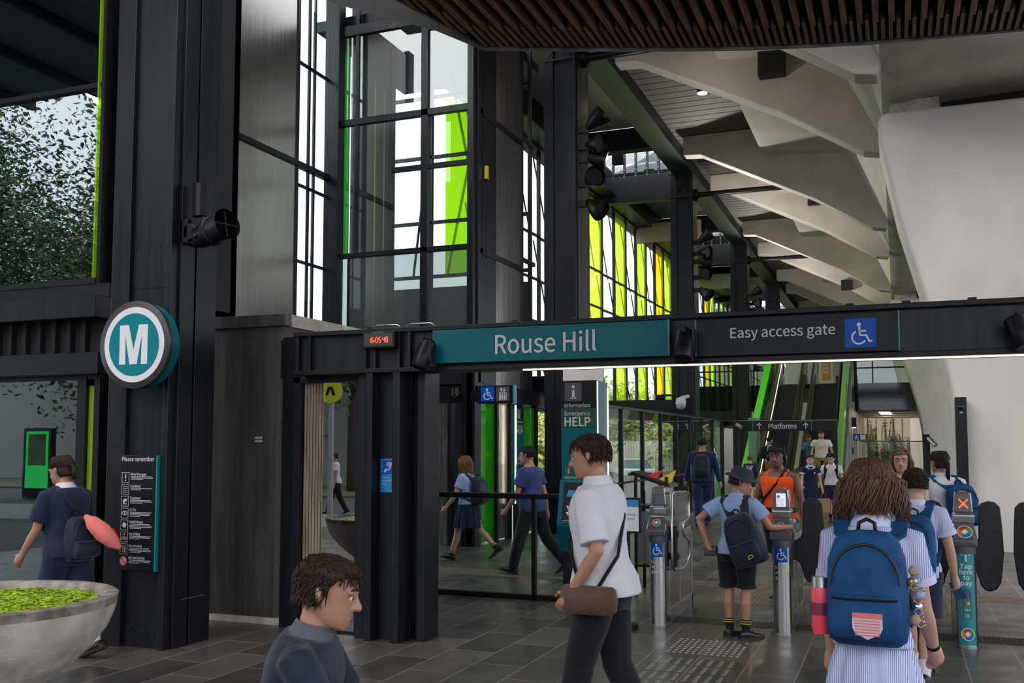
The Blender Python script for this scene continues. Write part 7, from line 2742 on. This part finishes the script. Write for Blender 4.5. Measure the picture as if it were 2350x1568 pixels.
# passer-by in a white shirt, left foreground
L, A = (-1.56, 5.36, 0), 84
f = Figure(1.79, 0.92, lean=4, head=(8, 6), armL=dict(sw=-16, ab=13, el=50, inn=12), armR=dict(sw=8, ab=8, el=20), legL=(16, 4), legR=(-6, 22), stance=0.045, hand_curl=(0.5, 0.6))
pr = [f.skin(SK['tan'], 0.006), f.top('white_shirt', CL['white'], 0.50, 0.85, 0.020, 0.009, sleeve_r=0.044, flare=0.022), f.collar(CL['white']), f.trousers('dark_trousers', CL['black'], 1.0, 0.012, 0.010), f.shoes(),
      f.cap_hair(HAIR['dark'], 1.09, seed=12, fuzz=1000, flen=0.13, fr=0.011, low=0.36), *[f.face()]]
person('passer-by in an untucked white shirt and dark trousers walking left past the information pylon', f, pr, L, A)
sling('brown shoulder bag at the hip of the passer-by in the white shirt', f, CL['brown_b'], L, A, -1, 0.455, (0.165, 0.05, 0.15), 0.0)

# child in dark clothes, lower edge
L, A = (-1.80, 2.60, 0), -70
f = Figure(1.39, 1.05, lean=13, head=(0, 6), head_scale=1.12, armL=dict(sw=25, ab=10, el=25), armR=dict(sw=32, ab=8, el=40), legL=(18, 4), legR=(-14, 12))
pr = [f.skin(SK['tan'], 0.006), f.top('dark_jumper', CL['pack_navy'], 0.50, 0.80, 0.022, 0.009), f.collar(CL['grey']), f.trousers('dark_shorts', CL['navy'], 0.45, 0.016, 0.010), f.shoes(sock=CL['black']),
      f.cap_hair(HAIR['dark'], 1.12, seed=15, fuzz=1500, flen=0.13, fr=0.010, low=0.30), *[f.face()]]
person('child with dark hair and plain navy jumper hurrying past the glass side door', f, pr, L, A)

# woman beyond the bowl planter
L, A = (-6.40, 6.22, 0), 84
f = Figure(1.64, 0.98, lean=6, head=(10, 8), armL=dict(sw=14, ab=8, el=18), armR=dict(sw=6, ab=10, el=14), legL=(18, 4), legR=(-14, 14), hand_curl=(0.5, 0.5))
pr = [f.skin(SK['tan'], 0.007), f.top('navy_top', CL['navy'], 0.50, 0.75, 0.022, 0.009, sleeve_r=0.05), f.collar(CL['white']), f.trousers('navy_shorts', CL['navy'], 0.40, 0.016, 0.010, hem_r=0.07), f.shoes(sock=CL['white']),
      f.long_hair(HAIR['dark'], 420, 0.42, 0.015, 21, 0.018, 0.02, tie=(0.0, -0.58, 0.55), grow=1.05), *[f.face()]]
person('woman in navy top and shorts walking past the M column beyond the bowl planter', f, pr, L, A)
backpack('dark grey rucksack on the woman by the M column', f, CL['pack_navy'], (0.13, 0.075, 0.36), L, A, 0.70, straps=True)
t = thing('bum_bag', 'coral pink bag slung behind the woman by the M column', 'bag', (0, 0, 0))
c = f.B(0.05, -0.20, 0.60)
mb = MB()
dd = Vector((-0.5, 0.35, 0.62)).normalized()
mb.tube([c - dd * 0.17, c - dd * 0.12, c, c + dd * 0.12, c + dd * 0.17], [0.03, 0.065, 0.085, 0.065, 0.03], 14, round_ends=True, flat=(1.0, 0.75))
mb.build('pouch', CL['pink'], t, smooth=True)
mb = MB()
mb.tube([c - dd * 0.12 + Vector((0.04, -0.04, 0.0)), c + Vector((0.07, -0.05, 0.02)), c + dd * 0.12 + Vector((0.04, -0.04, 0))], 0.005, 6)
mb.build('bag_zip', M['red'], t)
mb = MB()
mb.tube([c + dd * 0.15, f.B(-0.07, -0.05, 0.80), f.B(-0.06, 0.02, 0.842), f.B(-0.02, 0.085, 0.74), f.B(0.10, 0.06, 0.62), c - dd * 0.15], 0.013, 6)
mb.build('bag_strap', CL['black'], t, smooth=True)
t.location = L
t.rotation_euler = (0, 0, R(A))

# pair walking left behind the glass barrier
L, A = (-6.02, 13.45, 0), 86
f = Figure(1.58, 0.95, lean=3, head=(6, 5), armL=dict(sw=18, ab=8, el=20), armR=dict(sw=-8, ab=8, el=55), legL=(20, 3), legR=(-26, 22), hand_curl=(0.4, 0.4))
pr = [f.skin(SK['fair'], 0.009), f.top('blue_blouse', CL['blue_shirt'], 0.52, 0.62, 0.014, 0.010), f.skirt('navy_skirt', CL['navy'], 0.60, 0.33, 0.05, 12, 0.01), f.shoes(sock=CL['black'], sock_top=0.2, stripe=M['yellow']),
      f.long_hair(HAIR['auburn'], 300, 1.1, 0.04, 31, 0.02, 0.06), *[f.face()]]
person('ginger haired schoolgirl in blue blouse and navy skirt striding left behind the glass barrier', f, pr, L, A)
backpack('navy backpack on the ginger haired girl behind the glass barrier', f, CL['pack_navy'], (0.14, 0.085, 0.42), L, A, 0.81)
L, A = (-4.58, 12.33, 0), 80
f = Figure(1.74, 0.98, lean=4, head=(10, 4), armL=dict(sw=14, ab=8, el=20), armR=dict(sw=-16, ab=9, el=12), legL=(20, 4), legR=(-24, 20))
pr = [f.skin(SK['tan'], 0.009), f.top('indigo_shirt', CL['indigo'], 0.49, 0.66, 0.018, 0.010, sleeve_r=0.046), f.trousers('black_trousers', CL['black'], 1.0, 0.012, 0.011), f.shoes(), f.cap_hair(HAIR['black'], 1.09, seed=33, low=0.36), *[f.face()]]
person('man in dark blue shirt and black trousers walking left behind the glass barrier', f, pr, L, A)

# tracksuit back view
L, A = (-3.86, 20.7, 0), 6
f = Figure(1.86, 1.06, lean=2, head=(0, 4), armL=dict(sw=6, ab=14, el=14), armR=dict(sw=-6, ab=14, el=12), legL=(-10, 12), legR=(10, 3), stance=0.05)
pr = [f.skin(SK['olive'], 0.010), f.top('track_jacket', CL['track'], 0.48, 1, 0.026, 0.012, long=True), f.trousers('track_trousers', CL['track'], 1.0, 0.014, 0.012), f.shoes(), f.cap_hair(HAIR['black'], 1.07, seed=41, low=0.36)]
for k in 'LR':
    mb = MB()
    sd = -1 if k == 'L' else 1
    mb.tube([f.J['hip' + k] + Vector((sd * 0.085, 0, 0.06)), f.J['knee' + k] + Vector((sd * 0.055, 0, 0)), f.J['ank' + k] + Vector((sd * 0.04, 0, 0.05))], [0.05, 0.045, 0.035], 10, flat=(0.6, 1))
    mb.tube([f.B(sd * 0.118, 0, 0.56), f.B(sd * 0.122, 0, 0.66), f.B(sd * 0.12, 0, 0.74)], 0.05, 10, flat=(0.6, 1))
    pr.append(mb.build('side_panel', CL['track_l'], None, smooth=True))
person('tall man in blue tracksuit with light blue side panels walking away along the hall', f, pr, L, A)
backpack('flat dark backpack on the man in the blue tracksuit', f, CL['pack_navy'], (0.16, 0.085, 0.46), L, A, 0.81)

# boy in number 25 jersey
L, A = (-4.16, 30.0, 0), -4
f = Figure(1.36, 1.0, head=(0, 8), head_scale=1.12, armL=dict(sw=8, ab=14, el=20), armR=dict(sw=-6, ab=12, el=20), legL=(12, 3), legR=(-12, 14))
pr = [f.skin(SK['fair'], 0.011), f.top('jersey', CL['navy'], 0.46, 0.95, 0.024, 0.012, long=True), f.trousers('black_shorts', CL['black'], 0.42, 0.018, 0.012, hem_r=0.07), f.shoes(sock=CL['white']), f.cap_hair(HAIR['auburn'], 1.10, seed=45)]
bb = f.B(0, -0.098, 0.66)
mb = MB(front(bb.x, bb.y, bb.z))
put_text(mb, '25', 0, -0.02, cap=0.13, d=0.0, bold=0.05, align='C', w=0.17)
put_text(mb, 'TUCKER', 0, 0.13, cap=0.045, d=0.0, bold=0.04, align='C', w=0.22)
pr.append(mb.build('jersey_number', M['white']))
person('boy in navy jersey numbered 25 heading for the left escalator', f, pr, L, A)

# man in the orange singlet
L, A = (-1.27, 11.45, 0), 158
f = Figure(1.70, 1.08, lean=2, head=(14, 2), armL=dict(sw=-6, ab=12, el=14), armR=dict(sw=10, ab=14, el=18), legL=(12, 3), legR=(-10, 10))
pr = [f.skin(SK['brown'], 0.007), f.top('orange_singlet', CL['orange'], 0.47, 0, 0.012, 0.009, neck=0.812, flare=0.016), f.trousers('black_shorts', CL['black'], 0.45, 0.018, 0.011, hem_r=0.068), f.shoes(sock=CL['white']), f.cap_hair(HAIR['black'], 1.10, seed=51, fuzz=500, fringe=0.70), *[f.face()]]
mb = MB()
for sd in (-1, 1):
    mb.tube([f.H(sd * 0.36, -0.03, 0.46), f.H(sd * 0.46, -0.03, 0.46)], 0.035, 16)
mb.tube([f.H(-0.40, -0.03, 0.55), f.H(-0.36, -0.05, 0.95), f.H(0, -0.06, 1.09), f.H(0.36, -0.05, 0.95), f.H(0.40, -0.03, 0.55)], 0.010, 8)
hp = mb.build('headphones', M['black'], None, smooth=True, auto=40)
pr.append(hp)
mb = MB()
for sd in (-1, 1):
    mb.tube([f.B(sd * 0.062, 0.052, 0.77), f.B(sd * 0.064, 0.034, 0.822), f.B(sd * 0.062, -0.01, 0.842), f.B(sd * 0.06, -0.05, 0.80), f.B(sd * 0.055, -0.06, 0.74)], 0.026, 8, flat=(1, 0.5))
pr.append(mb.build('singlet_strap', CL['orange'], None, smooth=True))
person('man in bright orange singlet and headphones walking towards the gates', f, pr, L, A)
sling('black cross-body bag of the man in the orange singlet', f, CL['black'], L, A, 1, 0.50, (0.13, 0.05, 0.18))

# schoolgirls coming from the escalators
L, A = (-1.83, 22.6, 0), 190
f = Figure(1.46, 0.98, head=(0, 0), head_scale=1.06, armL=dict(sw=6, ab=10, el=14), armR=dict(sw=18, ab=8, el=35), legL=(12, 3), legR=(-10, 10))
pr = [f.skin(SK['fair'], 0.009), f.top('navy_dress_bodice', CL['navy'], 0.52, 0.5, 0.014, 0.010), f.cuffs(CL['white'], 0.52, 0.041), f.skirt('navy_dress_skirt', CL['navy'], 0.60, 0.30, 0.05, 10, 0.008), f.collar(CL['white']), f.shoes(sock=CL['white']), f.long_hair(HAIR['dark'], 120, 0.3, 0.01, 61, 0.03, 0.0, tie=(0, -0.6, 0.6)), *[f.face()]]
mb = MB()
for sd in (-1, 1):
    mb.tube([f.B(sd * 0.012, 0.062, 0.80), f.B(sd * 0.045, 0.055, 0.815), f.B(sd * 0.062, 0.02, 0.835)], [0.02, 0.028, 0.022], 8, flat=(1, .5))
pr.append(mb.build('wide_collar', CL['white'], None, smooth=True))
bq = f.B(-0.055, 0.082, 0.745)
pr.append(MB().ball(bq, (0.014, 0.004, 0.02), 10, 6).build('pocket_badge', M['white']))
person('schoolgirl in navy dress with white collar and cuffs walking from the escalators', f, pr, L, A)
w = f.J['wrL']
t = thing('paper_bag', 'brown paper carrier bag held by the girl in the navy dress', 'bag', (0, 0, 0))
c = w + Vector((-0.02, 0.02, -0.08))
mb = MB()
mb.loft([[(c.x - a, c.y - .05, c.z + z), (c.x + a, c.y - .05, c.z + z), (c.x + a, c.y + .05, c.z + z), (c.x - a, c.y + .05, c.z + z)] for z, a in ((-0.42, 0.13), (-0.12, 0.13))])
mb.build('bag_body', pbr('kraft_paper', (0.34, 0.22, 0.12), 0.8), t)
mb = MB()
mb.tube([c + Vector((-.05, 0, -.12)), c + Vector((-.04, 0, -.01)), c + Vector((.0, 0, .02)), c + Vector((.04, 0, -.01)), c + Vector((.05, 0, -.12))], 0.006, 6)
mb.build('bag_handle', CL['tan'], t)
t.location = L
t.rotation_euler = (0, 0, R(A))
L, A = (-1.40, 22.9, 0), 176
f = Figure(1.51, 1.02, lean=2, head=(-8, 18), head_scale=1.05, armL=dict(sw=4, ab=10, el=10), armR=dict(sw=-4, ab=14, el=50), legL=(10, 3), legR=(-12, 16))
pr = [f.skin(SK['fair'], 0.009), f.top('white_blouse', CL['white'], 0.53, 0.55, 0.018, 0.010), f.skirt('navy_skirt', CL['navy'], 0.60, 0.33, 0.05, 12, 0.009), f.collar(CL['white']), f.shoes(sock=CL['black']), f.long_hair(HAIR['black'], 130, 0.5, 0.02, 66, 0.03, 0.0, tie=(0, -0.6, 0.55)), *[f.face()]]
person('schoolgirl in white blouse and navy skirt with dark ponytail walking from the escalators', f, pr, L, A)
backpack('navy backpack whose straps show over the white blouse', f, CL['navy'], (0.14, 0.085, 0.40), L, A, 0.81)
w = f.J['wrL']
mb = MB(frame(w + Vector((0, 0.03, -0.09)), (0, 1, 0.2), (0.1, -0.2, 1)))
mb.rrect(-0.035, 0.035, -0.065, 0.065, 0.008, -0.005, 0.005)
ph = mb.build('phone', M['white'])
_tag(ph, 'white phone in the hand of the girl in the white blouse', 'phone')
ph.location = L
ph.rotation_euler = (0, 0, R(A))

# riders on the escalators
L, A = (-3.98, 33.1, 0.40), -62
f = Figure(1.56, 1.0, head=(0, 14), armL=dict(sw=12, ab=6, el=65), armR=dict(sw=18, ab=6, el=60), legL=(0, 2), legR=(2, 3))
pr = [f.skin(SK['olive'], 0.011), f.top('two_tone_shirt', CL['light_blue'], 0.48, 0.6, 0.02, 0.012), f.trousers('tan_shorts', CL['tan'], 0.45, 0.018, 0.012, hem_r=0.068), f.shoes(), f.cap_hair(HAIR['black'], 1.1, seed=71), *[f.face()]]
mb = MB()
mb.loft([ell(f.B(0, 0.006, z), Vector((1, 0, 0)), Vector((0, 1, 0)), 0.127 * f.h, 0.090 * f.h, 20, 2.6) for z in (0.49, 0.6, 0.70)])
pr.append(mb.build('black_panel', CL['black'], None, smooth=True))
person('boy in light blue and black shirt standing sideways on the left escalator', f, pr, L, A)
backpack('black backpack on the boy on the left escalator', f, CL['black'], (0.14, 0.10, 0.42), L, A, 0.81)
w = f.J['wrR']
mb = MB(frame(w + Vector((-0.03, 0.09, 0.03)), (1, 0, 0), (0, 0.3, 1)))
mb.rrect(-0.035, 0.035, -0.06, 0.07, 0.008, -0.005, 0.005)
ph = mb.build('phone', M['white'])
_tag(ph, 'white phone held up by the boy on the left escalator', 'phone')
ph.location = L
ph.rotation_euler = (0, 0, R(A))
L, A = (-2.72, 33.40, 0.60), 172
f = Figure(1.42, 1.0, head=(0, 16), head_scale=1.1, armL=dict(sw=6, ab=8, el=20), armR=dict(sw=12, ab=12, el=95), legL=(0, 2), legR=(2, 4))
pr = [f.skin(SK['olive'], 0.011), f.top('blue_shirt', CL['steel_blue'], 0.47, 0.9, 0.022, 0.012), f.trousers('blue_trousers', CL['steel_blue'], 1.0, 0.014, 0.012), f.shoes(), f.cap_hair(HAIR['dark'], 1.1, seed=75), *[f.face()]]
person('child in plain blue clothes riding down the right escalator', f, pr, L, A)
L, A = (-2.32, 33.10, 0.40), 184
f = Figure(1.76, 1.16, head=(0, 6), armL=dict(sw=2, ab=16, el=12), armR=dict(sw=10, ab=12, el=55), legL=(4, 2), legR=(-2, 4), stance=0.062)
pr = [f.skin(SK['tan'], 0.011), f.top('pale_tee', CL['cream'], 0.47, 0.6, 0.02, 0.012, sleeve_r=0.048), f.trousers('khaki_trousers', CL['khaki'], 1.0, 0.014, 0.012), f.shoes(), f.cap_hair(HAIR['dark'], 1.06, seed=78), *[f.face()]]
person('stocky man in pale tee shirt and khaki trousers riding down the right escalator', f, pr, L, A)
w = f.J['wrR']
t = thing('carry_bag', 'dark grey bag hanging from the hand of the man on the right escalator', 'bag', (0, 0, 0))
c = w + Vector((0.02, 0.05, -0.10))
mb = MB()
mb.loft([ell(c + Vector((0, 0, z)), Vector((1, 0, 0)), Vector((0, 1, 0)), a, a * 0.6, 18) for z, a in ((-0.50, 0.08), (-0.46, 0.15), (-0.30, 0.18), (-0.12, 0.10), (0.0, 0.03))])
mb.build('bag_body', CL['grey'], t, smooth=True)
mb = MB()
mb.tube([c + Vector((0, 0, -0.01)), c + Vector((0, 0, 0.08))], 0.02, 8)
mb.build('bag_handle', CL['black'], t)
t.location = L
t.rotation_euler = (0, 0, R(A))

# behind the right-hand gates
L, A = (0.02, 11.1, 0), 178
f = Figure(1.66, 1.0, head=(0, 0), armL=dict(sw=4, ab=8, el=12), armR=dict(sw=0, ab=8, el=12), legL=(8, 3), legR=(-8, 8))
pr = [f.skin(SK['fair'], 0.0065), f.top('cream_knit_top', CL['cream'], 0.48, 1, 0.02, 0.010, long=True), f.trousers('dark_trousers', CL['navy'], 1.0, 0.012, 0.011), f.shoes(), f.long_hair(HAIR['auburn'], 480, 1.45, 0.03, 81, 0.018, 0.03, part=0.0), *[f.face()]]
person('woman with long light brown hair and cream top behind the gates', f, pr, L, A)
L, A = (0.42, 11.25, 0), 24
f = Figure(1.65, 1.02, lean=2, head=(10, 4), armL=dict(sw=10, ab=10, el=30), armR=dict(sw=-4, ab=10, el=14), legL=(12, 3), legR=(-12, 12))
pr = [f.skin(SK['tan'], 0.0065), f.top('white_school_shirt', CL['white'], 0.50, 0.66, 0.018, 0.010, sleeve_r=0.048), f.collar(CL['white']), f.skirt('navy_skirt', CL['navy'], 0.60, 0.33, 0.05, 12, 0.01), f.shoes(sock=CL['white']), f.long_hair(HAIR['dark'], 420, 0.75, 0.02, 86, 0.018, 0.0, tie=(0, -0.58, 0.50), grow=1.05)]
person('ponytailed schoolgirl in white shirt seen from behind at the big pier', f, pr, L, A)
backpack('blue backpack on the ponytailed girl at the big pier', f, CL['royal'], (0.15, 0.09, 0.44), L, A, 0.80, dx=0.05, roll=-6)

# pedestrians on the street behind, seen only in the mirroring glass
for k, (x, y, a_, lab, top_, leg_) in enumerate(((-9.6, -8.6, 70, 'pedestrian in white shirt on the street, mirrored in the glass side door', 'white', 'black'), (-8.5, -9.4, -60, 'pedestrian in pale blue shirt on the street, mirrored in the glass side door', 'blue_shirt', 'navy'), (-28.6, -9.2, 80, 'pedestrian in white shirt beside the green street kiosk, mirrored in the facade window', 'white', 'black'))):
    f = Figure(1.66, 1.0, lean=3, legL=(16, 4), legR=(-14, 14))
    person(lab, f, [f.skin(SK['tan'], 0.014), f.top('shirt', CL[top_], 0.50, 0.6, 0.018, 0.014), f.trousers('trousers', CL[leg_], 1.0, 0.012, 0.014), f.shoes(), f.cap_hair(HAIR['dark'], 1.08, seed=90 + k, fuzz=120, fr=0.02)], (x, y, -0.15 if y < -7.5 else -0.05), a_)
